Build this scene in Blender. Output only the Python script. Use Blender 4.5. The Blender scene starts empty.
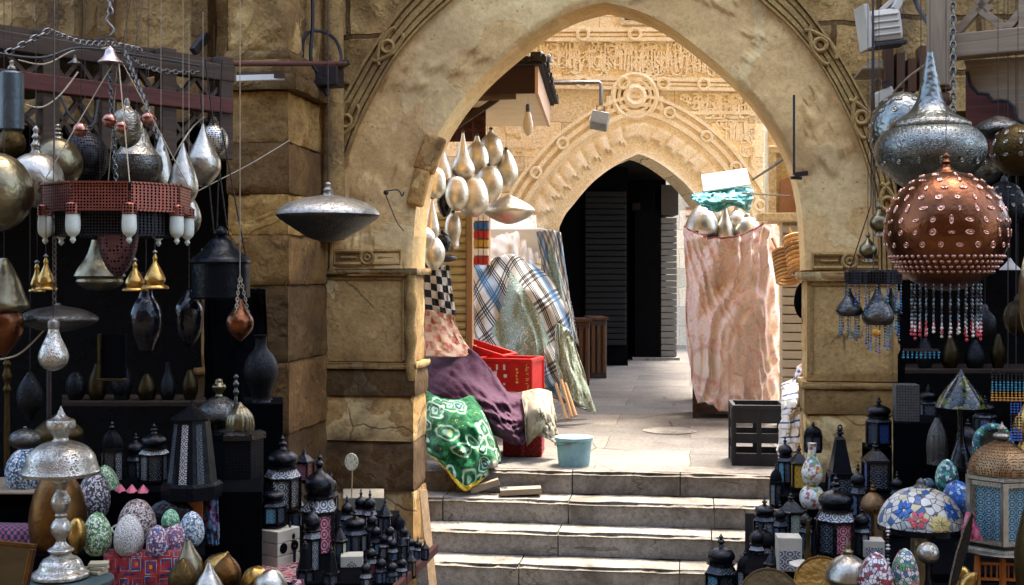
import bpy, math, random
from mathutils import Vector, Matrix, noise
R = math.radians
PI = math.pi
random.seed(7)
scene = bpy.context.scene
COL = scene.collection
F = 1230.0; TH = R(8.23); CZ = 1.53; HY = 275.0
cT, sT = math.cos(TH), math.sin(TH)

# ---------------------------------------------------------------- camera maths (camera stands at x=0, y=0, z=CZ)
def ray(px, py):
    a = (px - 512.0) / F
    return Vector((-sT + a * cT, cT + a * sT, -(py - HY) / F))
def at(px, py, Y):                       # point at world depth Y
    r = ray(px, py); t = Y / r.y
    return Vector((r.x * t, Y, CZ + r.z * t))
def atd(px, py, D):                      # point at distance D along the viewing axis
    r = ray(px, py)
    return Vector((r.x * D, r.y * D, CZ + r.z * D))
def dist_on(py, z):                      # distance at which height z shows at row py
    return (CZ - z) * F / (py - HY)

class Frame:                             # a vertical plane turned by ang: local x along it, -y towards the camera, z up
    def __init__(s, px, Y, ang):
        p = at(px, HY, Y); s.o = Vector((p.x, p.y)); s.a = ang
        s.d = Vector((math.cos(ang), math.sin(ang))); s.n = Vector((math.sin(ang), -math.cos(ang)))
    def uz(s, px, py, v=0.0):
        r = ray(px, py); r2 = Vector((r.x, r.y))
        t = (v + s.o.dot(s.n)) / r2.dot(s.n)
        p = r2 * t
        return ((p - s.o).dot(s.d), CZ + r.z * t)
    def root(s, name, label, cat, group=None):
        return thing(name, label, cat, (s.o.x, s.o.y, 0), s.a, group)

# ---------------------------------------------------------------- objects
def tag(o, label=None, cat=None, group=None, kind=None):
    if label: o['label'] = label
    if cat: o['category'] = cat
    if group: o['group'] = group
    if kind: o['kind'] = kind
    return o
def thing(name, label, cat, loc=(0, 0, 0), rz=0.0, group=None):
    o = bpy.data.objects.new(name, None); COL.objects.link(o)
    o.empty_display_size = 0.05
    o.location = loc; o.rotation_euler = (0, 0, rz)
    return tag(o, label, cat, group)
def children(o): return [c for c in bpy.data.objects if c.parent is o]

def perp(d):
    a = Vector((0, 0, 1)) if abs(d.z) < 0.9 else Vector((1, 0, 0))
    u = d.cross(a).normalized(); return u, d.cross(u).normalized()

class MB:
    def __init__(s): s.v = []; s.f = []; s.t = []; s.uv = {}; s.m = []
    def face(s, idx, tint=1.0, uv=None, mi=0):
        if uv is not None: s.uv[len(s.f)] = uv
        s.f.append(tuple(idx)); s.t.append(tint); s.m.append(mi)
    def box(s, x0, x1, y0, y1, z0, z1, tint=1.0, mi=0, rot=None):
        if x0 > x1: x0, x1 = x1, x0
        if y0 > y1: y0, y1 = y1, y0
        if z0 > z1: z0, z1 = z1, z0
        b = len(s.v)
        pts = [Vector(p) for p in ((x0,y0,z0),(x1,y0,z0),(x1,y1,z0),(x0,y1,z0),(x0,y0,z1),(x1,y0,z1),(x1,y1,z1),(x0,y1,z1))]
        if rot is not None:
            c = Vector(((x0+x1)/2, (y0+y1)/2, (z0+z1)/2)); pts = [c + rot @ (p - c) for p in pts]
        s.v += pts
        for q in ((0,3,2,1),(4,5,6,7),(0,1,5,4),(1,2,6,5),(2,3,7,6),(3,0,4,7)): s.face([b+i for i in q], tint, None, mi)
        return s
    def bar(s, p, q, w, h=None, tint=1.0, up=None):
        h = h or w; p = Vector(p); q = Vector(q); d = (q - p).normalized()
        if up is not None:
            u = d.cross(Vector(up)).normalized(); k = u.cross(d).normalized()
        else: u, k = perp(d)
        b = len(s.v)
        for c in (p, q):
            for a, e in ((-1,-1),(1,-1),(1,1),(-1,1)): s.v.append(c + u * (a*w/2) + k * (e*h/2))
        for i in range(4):
            j = (i+1) % 4; s.face((b+i, b+j, b+4+j, b+4+i), tint)
        s.face((b+3,b+2,b+1,b), tint); s.face((b+4,b+5,b+6,b+7), tint)
        return s
    def tube(s, pts, r, n=6, closed=False, tint=1.0, cap=True):
        pts = [Vector(p) for p in pts]; N = len(pts); b = len(s.v); u0 = None
        for i, p in enumerate(pts):
            if closed: d = pts[(i+1) % N] - pts[i-1]
            else: d = pts[min(i+1, N-1)] - pts[max(i-1, 0)]
            d = d.normalized() if d.length > 1e-9 else Vector((0,0,1))
            if u0 is None: u, k = perp(d)
            else:
                u = (u0 - d * u0.dot(d))
                u = u.normalized() if u.length > 1e-6 else perp(d)[0]
                k = d.cross(u)
            u0 = u; rr = r[i] if isinstance(r, (list, tuple)) else r
            for j in range(n):
                a = 2*PI*j/n; s.v.append(p + u*(math.cos(a)*rr) + k*(math.sin(a)*rr))
        for i in range(N if closed else N-1):
            i2 = (i+1) % N
            for j in range(n):
                j2 = (j+1) % n
                s.face((b+i*n+j, b+i*n+j2, b+i2*n+j2, b+i2*n+j), tint)
        if not closed and cap:
            s.face([b+j for j in reversed(range(n))], tint); s.face([b+(N-1)*n+j for j in range(n)], tint)
        return s
    def lathe(s, prof, n=28, c=(0,0,0), flute=None, tint=1.0, squash=1.0, phase=0.0, cap=True):
        # prof: list of (r, z), top or bottom first
        if prof[0][1] > prof[-1][1]: prof = prof[::-1]
        b = len(s.v); c = Vector(c); L = len(prof)
        for (r, z) in prof:
            for j in range(n):
                a = 2*PI*j/n + phase; rr = max(r, 1e-4)
                if flute: rr *= 1 - flute[1] * (1 - abs(math.cos(a*flute[0]/2)))
                s.v.append(c + Vector((math.cos(a)*rr, math.sin(a)*rr*squash, z)))
        for i in range(L-1):
            for j in range(n):
                j2 = (j+1) % n; s.face((b+i*n+j, b+i*n+j2, b+(i+1)*n+j2, b+(i+1)*n+j), tint)
        if cap:
            s.face([b+j for j in reversed(range(n))], tint); s.face([b+(L-1)*n+j for j in range(n)], tint)
        return s
    def prism(s, poly, z0, z1, tint=1.0):        # poly counter-clockwise in xy
        b = len(s.v); n = len(poly)
        for z in (z0, z1):
            for p in poly: s.v.append(Vector((p[0], p[1], z)))
        for i in range(n):
            j = (i+1) % n; s.face((b+i, b+j, b+n+j, b+n+i), tint)
        s.face([b+i for i in reversed(range(n))], tint); s.face([b+n+i for i in range(n)], tint)
        return s
    def rough_prism(s, poly, z0, z1, tint=1.0, amp=0.010, seed=0.0, res=0.035, skip=()):
        # a dressed block course: every side is a fine grid with worn face and chipped arrises
        n = len(poly); Z = z1 - z0
        for i in range(n):
            p = Vector((poly[i][0], poly[i][1], 0)); q = Vector((poly[(i+1) % n][0], poly[(i+1) % n][1], 0)); L = (q-p).length
            if L < 1e-4: continue
            t = (q-p)/L; nr = Vector((t.y, -t.x, 0)); nu = max(2, int(L/res)) if i not in skip else 1; nv = max(3, int(Z/res)) if i not in skip else 1
            def fn(u, v):
                P = p + t*(L*u); z = z0 + Z*v
                e = min(v, 1-v)*Z; eh = min(u, 1-u)*L
                d = amp*fbm(P.x+seed, P.y*1.3, z, 3.5, 4)*min(1, eh/0.05)
                ch = max(0.0, fbm(P.x*1.0, P.y+seed, z*0.6, 6.0, 3)+0.25)
                d -= 0.016*ch*math.exp(-e/0.016) + 0.005*math.exp(-e/0.008)
                d -= 0.010*max(0.0, fbm(seed, P.y, z, 7.0, 3)+0.15)*math.exp(-eh/0.02)
                return P + nr*d + Vector((0, 0, z))
            s.grid(fn, nu, nv, tint)
        ins = [tuple(c) for c in poly]
        b = len(s.v)
        cx_ = sum(c[0] for c in ins)/n; cy_ = sum(c[1] for c in ins)/n
        for z in (z0+0.004, z1-0.004):
            for c in ins: s.v.append(Vector((c[0]+(cx_-c[0])*0.02, c[1]+(cy_-c[1])*0.02, z)))
        s.face([b+i for i in reversed(range(n))], tint); s.face([b+n+i for i in range(n)], tint)
        return s
    def plate(s, poly, y0, y1, tint=1.0):        # poly in xz, extruded along y
        b = len(s.v); n = len(poly)
        for y in (y0, y1):
            for p in poly: s.v.append(Vector((p[0], y, p[1])))
        for i in range(n):
            j = (i+1) % n; s.face((b+i, b+n+i, b+n+j, b+j), tint)
        s.face([b+i for i in range(n)], tint); s.face([b+n+i for i in reversed(range(n))], tint)
        return s
    def grid(s, fn, nu, nv, tint=1.0, closed_u=False):
        b = len(s.v)
        for j in range(nv+1):
            for i in range(nu+1): s.v.append(Vector(fn(i/nu, j/nv)))
        for j in range(nv):
            for i in range(nu):
                a = b + j*(nu+1) + i
                s.face((a, a+1, a+nu+2, a+nu+1), tint, ((i/nu, j/nv), ((i+1)/nu, j/nv), ((i+1)/nu, (j+1)/nv), (i/nu, (j+1)/nv)))
        return s
    def ribbon(s, A, B, y0, y1, nv=1, disp=None, tint=None, front=True):
        # solid band between polylines A (inner) and B (outer), lists of (x, z); front at y0 (towards the camera), back at y1
        N = len(A); b = len(s.v)
        for j in range(nv+1):
            t = j/nv
            for i in range(N):
                x = A[i][0]*(1-t) + B[i][0]*t; z = A[i][1]*(1-t) + B[i][1]*t
                y = y0 - (disp(i/(N-1), t, x, z) if disp else 0.0)
                s.v.append(Vector((x, y, z)))
        for j in range(nv):
            for i in range(N-1):
                a = b + j*N + i
                s.face((a, a+1, a+N+1, a+N), tint(i, j) if tint else 1.0)
        c = len(s.v)
        for P in (A, B):
            for i in range(N): s.v.append(Vector((P[i][0], y1, P[i][1])))
        for i in range(N-1):
            s.face((b+i, c+i, c+i+1, b+i+1)); o = b + nv*N
            s.face((o+i, o+i+1, c+N+i+1, c+N+i))
            s.face((c+i, c+N+i, c+N+i+1, c+i+1))
        for i, rev in ((0, 1), (N-1, 0)):
            idx = [b + j*N + i for j in range(nv+1)] + [c+N+i, c+i]
            s.face(idx[::-1] if rev else idx)
        return s
    def build(s, name, mat, parent=None, smooth=None, bevel=0.0, center=False, loc=None, rot=None, solid=0.0):
        me = bpy.data.meshes.new(name)
        vs = s.v
        off = None
        if center and parent is None:
            xs = [p.x for p in vs]; ys = [p.y for p in vs]; zs = [p.z for p in vs]
            off = Vector(((min(xs)+max(xs))/2, (min(ys)+max(ys))/2, min(zs))); vs = [p - off for p in vs]
        me.from_pydata([tuple(p) for p in vs], [], s.f); 
        at_ = me.color_attributes.new('tint', 'FLOAT_COLOR', 'CORNER')
        buf = []
        for k, f in enumerate(s.f):
            t = s.t[k]
            t = (t, t, t) if not isinstance(t, tuple) else t
            for _ in f: buf += [t[0], t[1], t[2], 1.0]
        at_.data.foreach_set('color', buf)
        if s.uv:
            uvl = me.uv_layers.new(name='uv')
            k = 0
            for fi, f in enumerate(s.f):
                u = s.uv.get(fi)
                for q in range(len(f)):
                    if u: uvl.data[k].uv = u[q]
                    k += 1
        mats = mat if isinstance(mat, (list, tuple)) else [mat]
        for m in mats: me.materials.append(m)
        if any(s.m): me.polygons.foreach_set('material_index', s.m)
        if smooth is not None:
            me.polygons.foreach_set('use_smooth', [True]*len(me.polygons))
            me.set_sharp_from_angle(angle=R(smooth))
        me.update(); me.validate()
        o = bpy.data.objects.new(name, me); COL.objects.link(o)
        if parent is not None: o.parent = parent
        if off is not None: o.location = off
        if loc is not None: o.location = loc
        if rot is not None: o.rotation_euler = rot
        if bevel:
            bv = o.modifiers.new('bevel', 'BEVEL'); bv.width = bevel; bv.segments = 2; bv.limit_method = 'ANGLE'; bv.angle_limit = R(35)
        if solid:
            sd = o.modifiers.new('thickness', 'SOLIDIFY'); sd.thickness = solid; sd.offset = 0
        return o

def resamp(pts, n):
    L = [0.0]
    for a, b in zip(pts, pts[1:]): L.append(L[-1] + math.hypot(b[0]-a[0], b[1]-a[1]))
    out = []; k = 0
    for i in range(n):
        d = L[-1]*i/(n-1)
        while k < len(L)-2 and L[k+1] < d: k += 1
        t = (d - L[k]) / max(L[k+1]-L[k], 1e-9)
        out.append(tuple(pts[k][q]*(1-t) + pts[k+1][q]*t for q in range(len(pts[0]))))
    return out
def smooth_prof(pts, sub=4):
    # catmull-rom through the points; a repeated point makes a sharp corner
    segs = [[]]
    for p in pts:
        if segs[-1] and abs(segs[-1][-1][0]-p[0]) < 1e-9 and abs(segs[-1][-1][1]-p[1]) < 1e-9: segs.append([p])
        else: segs[-1].append(p)
    out = []
    for sg in segs:
        if len(sg) < 3:
            out += sg; continue
        for i in range(len(sg)-1):
            p0 = sg[max(i-1,0)]; p1 = sg[i]; p2 = sg[i+1]; p3 = sg[min(i+2,len(sg)-1)]
            for k in range(sub):
                t = k/sub
                out.append(tuple(0.5*((2*p1[q]) + (-p0[q]+p2[q])*t + (2*p0[q]-5*p1[q]+4*p2[q]-p3[q])*t*t + (-p0[q]+3*p1[q]-3*p2[q]+p3[q])*t**3) for q in range(len(p1))))
        out.append(sg[-1])
    res = [out[0]]
    for p in out[1:]:
        if any(abs(p[q]-res[-1][q]) > 1e-7 for q in range(len(p))): res.append(p)
    return res
def nz(x, y, z, s=1.0): return noise.noise(Vector((x*s, y*s, z*s)))
def fbm(x, y, z, s=1.0, o=4): return noise.fractal(Vector((x*s, y*s, z*s)), 0.6, 2.1, o)

# ---------------------------------------------------------------- materials
def lin(c):
    if isinstance(c, str):
        c = c.lstrip('#'); c = tuple(int(c[i:i+2], 16) for i in (0, 2, 4))
        c = tuple((x/255/12.92) if x/255 <= 0.04045 else ((x/255+0.055)/1.055)**2.4 for x in c)
    return (c[0], c[1], c[2], 1.0)
class NM:
    def __init__(s, name):
        s.m = bpy.data.materials.new(name); s.m.use_nodes = True
        s.t = s.m.node_tree; s.N = s.t.nodes; s.L = s.t.links
        s.b = s.N['Principled BSDF']
        s.tc = s.N.new('ShaderNodeTexCoord')
    def n(s, ty, **kw):
        x = s.N.new(ty)
        for k, v in kw.items():
            if k.startswith('_'): setattr(x, k[1:], v)
            else:
                key = k.replace('__', ' ')
                s.put(x.inputs[key], v)
        return x
    def put(s, inp, v):
        if isinstance(v, bpy.types.NodeSocket): s.L.new(v, inp)
        else: inp.default_value = v
    def noise(s, scale, detail=4, rough=0.6, vec=None, dist=0.0):
        x = s.N.new('ShaderNodeTexNoise'); x.inputs['Scale'].default_value = scale; x.inputs['Detail'].default_value = detail
        x.inputs['Roughness'].default_value = rough; x.inputs['Distortion'].default_value = dist
        s.L.new(vec or s.tc.outputs['Object'], x.inputs['Vector']); return x.outputs['Fac']
    def voro(s, scale, feature='F1', out='Distance', vec=None, rnd=1.0):
        x = s.N.new('ShaderNodeTexVoronoi'); x.feature = feature; x.inputs['Scale'].default_value = scale
        x.inputs['Randomness'].default_value = rnd
        s.L.new(vec or s.tc.outputs['Object'], x.inputs['Vector']); return x.outputs[out]
    def ramp(s, fac, stops, interp='LINEAR'):
        x = s.N.new('ShaderNodeValToRGB'); x.color_ramp.interpolation = interp
        e = x.color_ramp.elements
        while len(e) < len(stops): e.new(0.5)
        for i, (p, c) in enumerate(stops):
            e[i].position = p; e[i].color = lin(c) if not isinstance(c, (int, float)) else (c, c, c, 1)
        s.L.new(fac, x.inputs['Fac']); return x.outputs['Color']
    def mix(s, fac, a, b, mode='MIX'):
        x = s.N.new('ShaderNodeMix'); x.data_type = 'RGBA'; x.blend_type = mode; x.clamp_factor = True
        s.put(x.inputs[0], fac)
        for i, v in ((6, a), (7, b)):
            if isinstance(v, (str, tuple)): v = lin(v)
            s.put(x.inputs[i], v)
        return x.outputs[2]
    def math(s, op, a, b=0.0, c=None):
        x = s.N.new('ShaderNodeMath'); x.operation = op
        s.put(x.inputs[0], a); s.put(x.inputs[1], b)
        if c is not None: s.put(x.inputs[2], c)
        return x.outputs[0]
    def xyz(s, vec=None):
        x = s.N.new('ShaderNodeSeparateXYZ'); s.L.new(vec or s.tc.outputs['Object'], x.inputs[0]); return x.outputs
    def comb(s, a, b, c=0.0):
        x = s.N.new('ShaderNodeCombineXYZ')
        for i, v in enumerate((a, b, c)): s.put(x.inputs[i], v)
        return x.outputs[0]
    def tint(s):
        x = s.N.new('ShaderNodeAttribute'); x.attribute_name = 'tint'; return x.outputs['Color']
    def bump(s, h, strength=0.5, dist=0.01, normal=None):
        x = s.N.new('ShaderNodeBump'); x.inputs['Strength'].default_value = strength; x.inputs['Distance'].default_value = dist
        s.L.new(h, x.inputs['Height'])
        if normal is not None: s.L.new(normal, x.inputs['Normal'])
        return x.outputs[0]
    def out(s, color=None, rough=None, metal=None, normal=None, **kw):
        if color is not None: s.put(s.b.inputs['Base Color'], lin(color) if isinstance(color, (str, tuple)) else color)
        if rough is not None: s.put(s.b.inputs['Roughness'], rough)
        if metal is not None: s.put(s.b.inputs['Metallic'], metal)
        if normal is not None: s.L.new(normal, s.b.inputs['Normal'])
        for k, v in kw.items(): s.put(s.b.inputs[k.replace('__', ' ')], v)
        return s.m

def m_stone(name, c0, c1, c2, sc=2.0, bump=0.6, blocks=None, stain=None, patch=None, rough=0.9, use_tint=True, pits=True, cracks=None, grain=0.7):
    q = NM(name)
    f = q.noise(sc, 6, 0.65, dist=0.3)
    col = q.ramp(f, [(0.3, c0), (0.5, c1), (0.7, c2)])
    fine = q.noise(sc*22, 5, 0.7)
    col = q.mix(grain, col, q.ramp(fine, [(0.28, 0.35), (0.5, 1.0), (0.72, 1.4)]), 'MULTIPLY')
    col = q.mix(grain*0.7, col, q.ramp(q.noise(70, 3, 0.7), [(0.32, 0.55), (0.5, 1.0), (0.68, 1.25)]), 'MULTIPLY')
    h = q.math('ADD', q.math('MULTIPLY', q.noise(sc*4, 6, 0.7), 1.0), q.math('MULTIPLY', fine, 0.5))
    if patch:
        pf = q.noise(patch[1], 5, 0.55, dist=0.6)
        e = q.ramp(pf, [(patch[2]-0.004, 0.0), (patch[2]+0.006, 1.0)])
        col = q.mix(q.math('MULTIPLY', e, patch[3] if len(patch) > 3 else 0.85), col, q.mix(0.5, patch[0], q.ramp(fine, [(0.3, 0.5), (0.7, 1.2)]), 'MULTIPLY'))
        h = q.math('ADD', h, q.math('MULTIPLY', e, 0.7))
    if stain:
        sf = q.noise(stain[1], 5, 0.6, dist=0.8)
        col = q.mix(q.math('MULTIPLY', q.ramp(sf, [(0.48, 0.0), (0.66, 1.0)]), stain[2] if len(stain) > 2 else 0.7), col, stain[0])
    if cracks:
        wv = q.N.new('ShaderNodeVectorMath'); wv.operation = 'ADD'; q.L.new(q.tc.outputs['Object'], wv.inputs[0])
        nv_ = q.N.new('ShaderNodeTexNoise'); nv_.inputs['Scale'].default_value = 3.5; nv_.inputs['Detail'].default_value = 5
        sc_ = q.N.new('ShaderNodeVectorMath'); sc_.operation = 'SCALE'; q.L.new(nv_.outputs['Color'], sc_.inputs[0]); sc_.inputs['Scale'].default_value = 0.35
        q.L.new(sc_.outputs[0], wv.inputs[1])
        ck = q.ramp(q.voro(cracks, 'DISTANCE_TO_EDGE', vec=wv.outputs[0]), [(0.0, 1.0), (0.012, 0.0)])
        ck = q.math('MULTIPLY', ck, q.ramp(q.noise(1.7, 3), [(0.45, 0.0), (0.55, 1.0)]))
        col = q.mix(q.math('MULTIPLY', ck, 0.75), col, (0.05, 0.035, 0.02)); h = q.math('SUBTRACT', h, q.math('MULTIPLY', ck, 1.2))
    if pits:
        vp = q.voro(sc*16); p = q.ramp(vp, [(0.05, 0.0), (0.22, 1.0)])
        mask = q.ramp(q.noise(sc*3, 3), [(0.52, 0.0), (0.62, 1.0)])
        col = q.mix(q.math('MULTIPLY', q.math('SUBTRACT', 1.0, p), q.math('MULTIPLY', mask, 0.7)), col, (0.05, 0.035, 0.02))
        h = q.math('ADD', h, q.math('MULTIPLY', p, q.math('MULTIPLY', mask, 0.8)))
    if blocks:
        o = q.xyz()
        wob = q.math('MULTIPLY', q.math('SUBTRACT', q.noise(3.0, 3), 0.5), 0.06)
        vec = q.comb(q.math('ADD', o[0], wob), q.math('ADD', o[2] if blocks[2] == 'xz' else o[1], wob))
        br = q.N.new('ShaderNodeTexBrick'); q.L.new(vec, br.inputs['Vector'])
        br.inputs['Scale'].default_value = 1.0; br.inputs['Brick Width'].default_value = blocks[0]; br.inputs['Row Height'].default_value = blocks[1]
        br.inputs['Mortar Size'].default_value = blocks[3]; br.inputs['Mortar Smooth'].default_value = 0.4
        br.inputs['Color1'].default_value = (0.62, 0.62, 0.62, 1); br.inputs['Color2'].default_value = (1.12, 1.08, 1.0, 1)
        br.inputs['Mortar'].default_value = (0.32, 0.28, 0.24, 1); br.inputs['Bias'].default_value = 0.1
        col = q.mix(1.0, col, br.outputs['Color'], 'MULTIPLY')
        h = q.math('SUBTRACT', h, q.math('MULTIPLY', br.outputs['Fac'], 1.6))
    if use_tint: col = q.mix(1.0, col, q.tint(), 'MULTIPLY')
    return q.out(col, rough, 0.0, q.bump(h, bump, 0.02), Specular__IOR__Level=0.2)

def m_metal(name, col, rough=0.3, tarnish=None, engrave=0.0, esc=90.0, holes=None, metal=1.0, tar_amt=0.6, hammer=0.0, spec=0.5):
    q = NM(name)
    c = q.mix(0.0, col, col)
    f = q.noise(14, 5, 0.65)
    tarnish = tarnish or tuple(x*0.35 for x in (lin(col)[:3]))
    c = q.mix(q.math('MULTIPLY', q.ramp(f, [(0.35, 0.0), (0.7, 1.0)]), tar_amt), col, tarnish)
    r = q.math('ADD', rough, q.math('MULTIPLY', q.noise(30, 4), 0.18))
    nrm = None
    if engrave:
        v = q.voro(esc, 'DISTANCE_TO_EDGE'); w = q.noise(esc*0.35, 3, 0.6, dist=2.5)
        pat = q.math('MULTIPLY', q.ramp(v, [(0.03, 0.0), (0.13, 1.0)]), q.ramp(w, [(0.43, 0.0), (0.5, 1.0), (0.57, 0.0)]))
        pat = q.math('MAXIMUM', pat, q.ramp(w, [(0.3, 1.0), (0.36, 0.0)]))
        c = q.mix(q.math('MULTIPLY', pat, engrave), c, tuple(x*0.12 for x in lin(col)[:3]))
        nrm = q.bump(pat, 0.5, 0.004)
    if holes:
        v = q.voro(holes[0], rnd=holes[1] if len(holes) > 1 else 0.3)
        e = q.ramp(v, [(holes[2] if len(holes) > 2 else 0.3, 1.0), ((holes[2] if len(holes) > 2 else 0.3)+0.06, 0.0)])
        c = q.mix(e, c, (0.004, 0.004, 0.005))
        r = q.math('ADD', r, q.math('MULTIPLY', e, 0.5))
        nrm = q.bump(q.math('SUBTRACT', 1.0, e), 0.7, 0.004)
    if hammer:
        nrm = q.bump(q.voro(hammer, 'SMOOTH_F1'), 0.35, 0.01)
    if nrm is None: nrm = q.bump(q.math('ADD', q.noise(11, 3), q.math('MULTIPLY', q.noise(45, 4), 0.25)), 0.3, 0.02)
    return q.out(c, r, metal, nrm, Specular__IOR__Level=spec)

def m_paint(name, col, rough=0.5, var=0.35, sc=8, bump=0.15, col2=None, spec=0.4):
    q = NM(name)
    f = q.noise(sc, 5, 0.65)
    col2 = col2 or tuple(x*(1-var) for x in lin(col)[:3])
    c = q.ramp(f, [(0.35, col), (0.7, col2)])
    return q.out(c, q.math('ADD', rough, q.math('MULTIPLY', q.noise(sc*3, 3), 0.15)), 0.0, q.bump(q.noise(sc*5, 4), bump, 0.01), Specular__IOR__Level=spec)
def m_wood(name, c0, c1, axis=0, sc=6, rough=0.7):
    q = NM(name)
    mp = q.N.new('ShaderNodeMapping'); q.L.new(q.tc.outputs['Object'], mp.inputs[0])
    s = [1.0, 1.0, 1.0]; s[axis] = 0.08; mp.inputs['Scale'].default_value = s
    f = q.noise(sc*6, 5, 0.6, vec=mp.outputs[0], dist=0.8); g = q.noise(sc*0.4, 3)
    c = q.mix(q.math('MULTIPLY', g, 0.5), q.ramp(f, [(0.3, c0), (0.7, c1)]), tuple(x*0.5 for x in lin(c0)[:3]))
    c = q.mix(1.0, c, q.tint(), 'MULTIPLY')
    return q.out(c, rough, 0.0, q.bump(f, 0.35, 0.01), Specular__IOR__Level=0.25)
def m_mosaic(name, palette, scale=70, grout=(0.03,0.03,0.035), gw=0.06, rough=0.35):
    q = NM(name)
    cell = q.voro(scale, 'F1', 'Color'); s3 = q.N.new('ShaderNodeSeparateColor'); q.L.new(cell, s3.inputs[0])
    n = len(palette)
    c = q.ramp(s3.outputs[0], [(i/n, p) for i, p in enumerate(palette)], 'CONSTANT')
    e = q.ramp(q.voro(scale, 'DISTANCE_TO_EDGE'), [(gw*0.6, 0.0), (gw*1.4, 1.0)])
    c = q.mix(q.math('SUBTRACT', 1.0, e), c, grout)
    return q.out(c, rough, 0.0, q.bump(e, 0.5, 0.003))
def m_cloth(name, fn, rough=0.85, bump=0.25, weave=160):
    q = NM(name)
    uv = q.xyz(q.tc.outputs['UV'])
    c = fn(q, uv[0], uv[1])
    w = q.noise(weave, 3, 0.6)
    c = q.mix(0.35, c, q.ramp(w, [(0.3, 0.6), (0.7, 1.2)]), 'MULTIPLY')
    return q.out(c, rough, 0.0, q.bump(w, bump, 0.004), Specular__IOR__Level=0.15, Sheen__Weight=0.1)
# ================================================================= the place: materials of the setting
M = {}
M['plaster'] = m_stone('lime_plaster', '#d3aa6c', '#dbb579', '#c9a062', 1.3, 0.2, stain=('#a07a52', 1.1, 0.5), patch=('#e6c88e', 1.3, 0.54, 0.75), pits=True, grain=0.4)
M['mason'] = m_stone('rough_masonry', '#876c44', '#a38452', '#b79861', 1.8, 0.6, blocks=(0.62, 0.36, 'xz', 0.022), stain=('#4a3c2c', 1.2, 0.6))
M['pier'] = m_stone('dressed_stone', '#9a7a4e', '#b3915c', '#a38354', 1.6, 0.25, stain=('#59432f', 1.5, 0.85), patch=('#ddc48e', 1.5, 0.53, 0.8), cracks=1.2, grain=0.55)
M['molding'] = m_stone('carved_stone', '#8d7048', '#a3844f', '#917246', 2.5, 0.4, stain=('#6a5138', 2.0, 0.6), pits=False)
M['cream'] = m_stone('cream_limestone', '#eee0c2', '#f3e8cf', '#e8d8b4', 1.5, 0.3, blocks=(0.9, 0.42, 'xz', 0.004), stain=('#dcc49a', 1.0, 0.4), pits=False)
M['cream_carved'] = m_stone('carved_limestone', '#efe0c0', '#f3e7cc', '#e6d4ae', 4, 0.3, stain=('#d2b384', 2.5, 0.35), pits=False)
M['leftwall'] = m_stone('weathered_shaded_stone', '#6d5436', '#8b6d42', '#a98a56', 1.5, 0.6, stain=('#4b3b2b', 0.9, 0.8), patch=('#b0935f', 1.2, 0.58, 0.6))  # weathered stone, its base darkened to carry the shade of the canopies
M['darkstone'] = m_stone('near_black_stone', '#0b0a08', '#0e0c0a', '#080706', 1.5, 0.6)  # near-black stone: shade at the back of the shops put into the colour
M['deep_black'] = m_paint('deep_black_boards', (0.003, 0.003, 0.0035), 0.9, 0.5, 5, 0.3, spec=0.05)  # near-black so the open interiors stay dark; their shade is in the colour
M['blackcloth'] = m_paint('black_cloth', (0.002, 0.0022, 0.003), 0.95, 0.5, 20, 0.4, spec=0.03)
M['flag'] = m_stone('flagstones', '#716c66', '#7c7771', '#67625d', 1.1, 0.2, blocks=(1.5, 0.9, 'xy', 0.004), stain=('#5c5751', 0.8, 0.5), pits=False, cracks=0.8)
M['step'] = m_stone('worn_step_stone', '#827c72', '#8e887d', '#767064', 1.3, 0.25, stain=('#544c42', 1.6, 0.75), patch=('#a19a8c', 1.3, 0.6, 0.5), cracks=1.3)
M['street'] = m_stone('street_stone', '#4b463e', '#5a544a', '#3d3831', 1.4, 0.6, blocks=(0.5, 0.5, 'xy', 0.01))
M['wood_dark'] = m_wood('dark_timber', '#33281f', '#514030', 0)
M['wood_red'] = m_wood('red_brown_timber', '#46251f', '#64352c', 0)
M['wood_grey'] = m_wood('weathered_grey_timber', '#80705c', '#a8967c', 0)
M['wood_greyv'] = m_wood('weathered_grey_timber_upright', '#80705c', '#a8967c', 2)
M['wood_tan'] = m_wood('pale_raw_timber', '#a5825a', '#c9a677', 2)
M['wood_brown'] = m_wood('brown_timber', '#4c301d', '#6e4a2d', 2)
M['iron'] = m_metal('dark_iron', (0.035, 0.036, 0.04), 0.45, (0.06, 0.03, 0.02), metal=0.8)
M['steel'] = m_metal('dull_steel', (0.20, 0.19, 0.175), 0.4, (0.07, 0.06, 0.05))
M['white_metal'] = m_paint('white_enamel', '#b9b2a3', 0.45, 0.25, 6, 0.1)
M['cable'] = m_paint('cable_rubber', (0.02, 0.02, 0.022), 0.6)
M['string'] = m_paint('pale_string', '#a0937c', 0.9)

# ================================================================= sky, sun, camera
world = bpy.data.worlds.new('World'); scene.world = world; world.use_nodes = True
wt = world.node_tree
sky = wt.nodes.new('ShaderNodeTexSky'); sky.sky_type = 'NISHITA'; sky.sun_disc = False
SUN = Vector((0.17, 0.37, 0.90)).normalized()
el = math.asin(SUN.z); az = math.atan2(SUN.x, SUN.y)
sky.sun_elevation = el; sky.sun_rotation = az; sky.dust_density = 4.0; sky.air_density = 1.0; sky.ozone_density = 0.6; sky.altitude = 0
bg = wt.nodes['Background']; wt.links.new(sky.outputs[0], bg.inputs[0]); bg.inputs[1].default_value = 0.15
ld = bpy.data.lights.new('sun', 'SUN'); ld.energy = 1.5; ld.angle = R(11); ld.color = (1.0, 0.93, 0.82)
lo = bpy.data.objects.new('sun', ld); COL.objects.link(lo); lo.rotation_euler = (-SUN).to_track_quat('-Z', 'Y').to_euler(); lo.location = (0, 0, 30)
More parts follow.
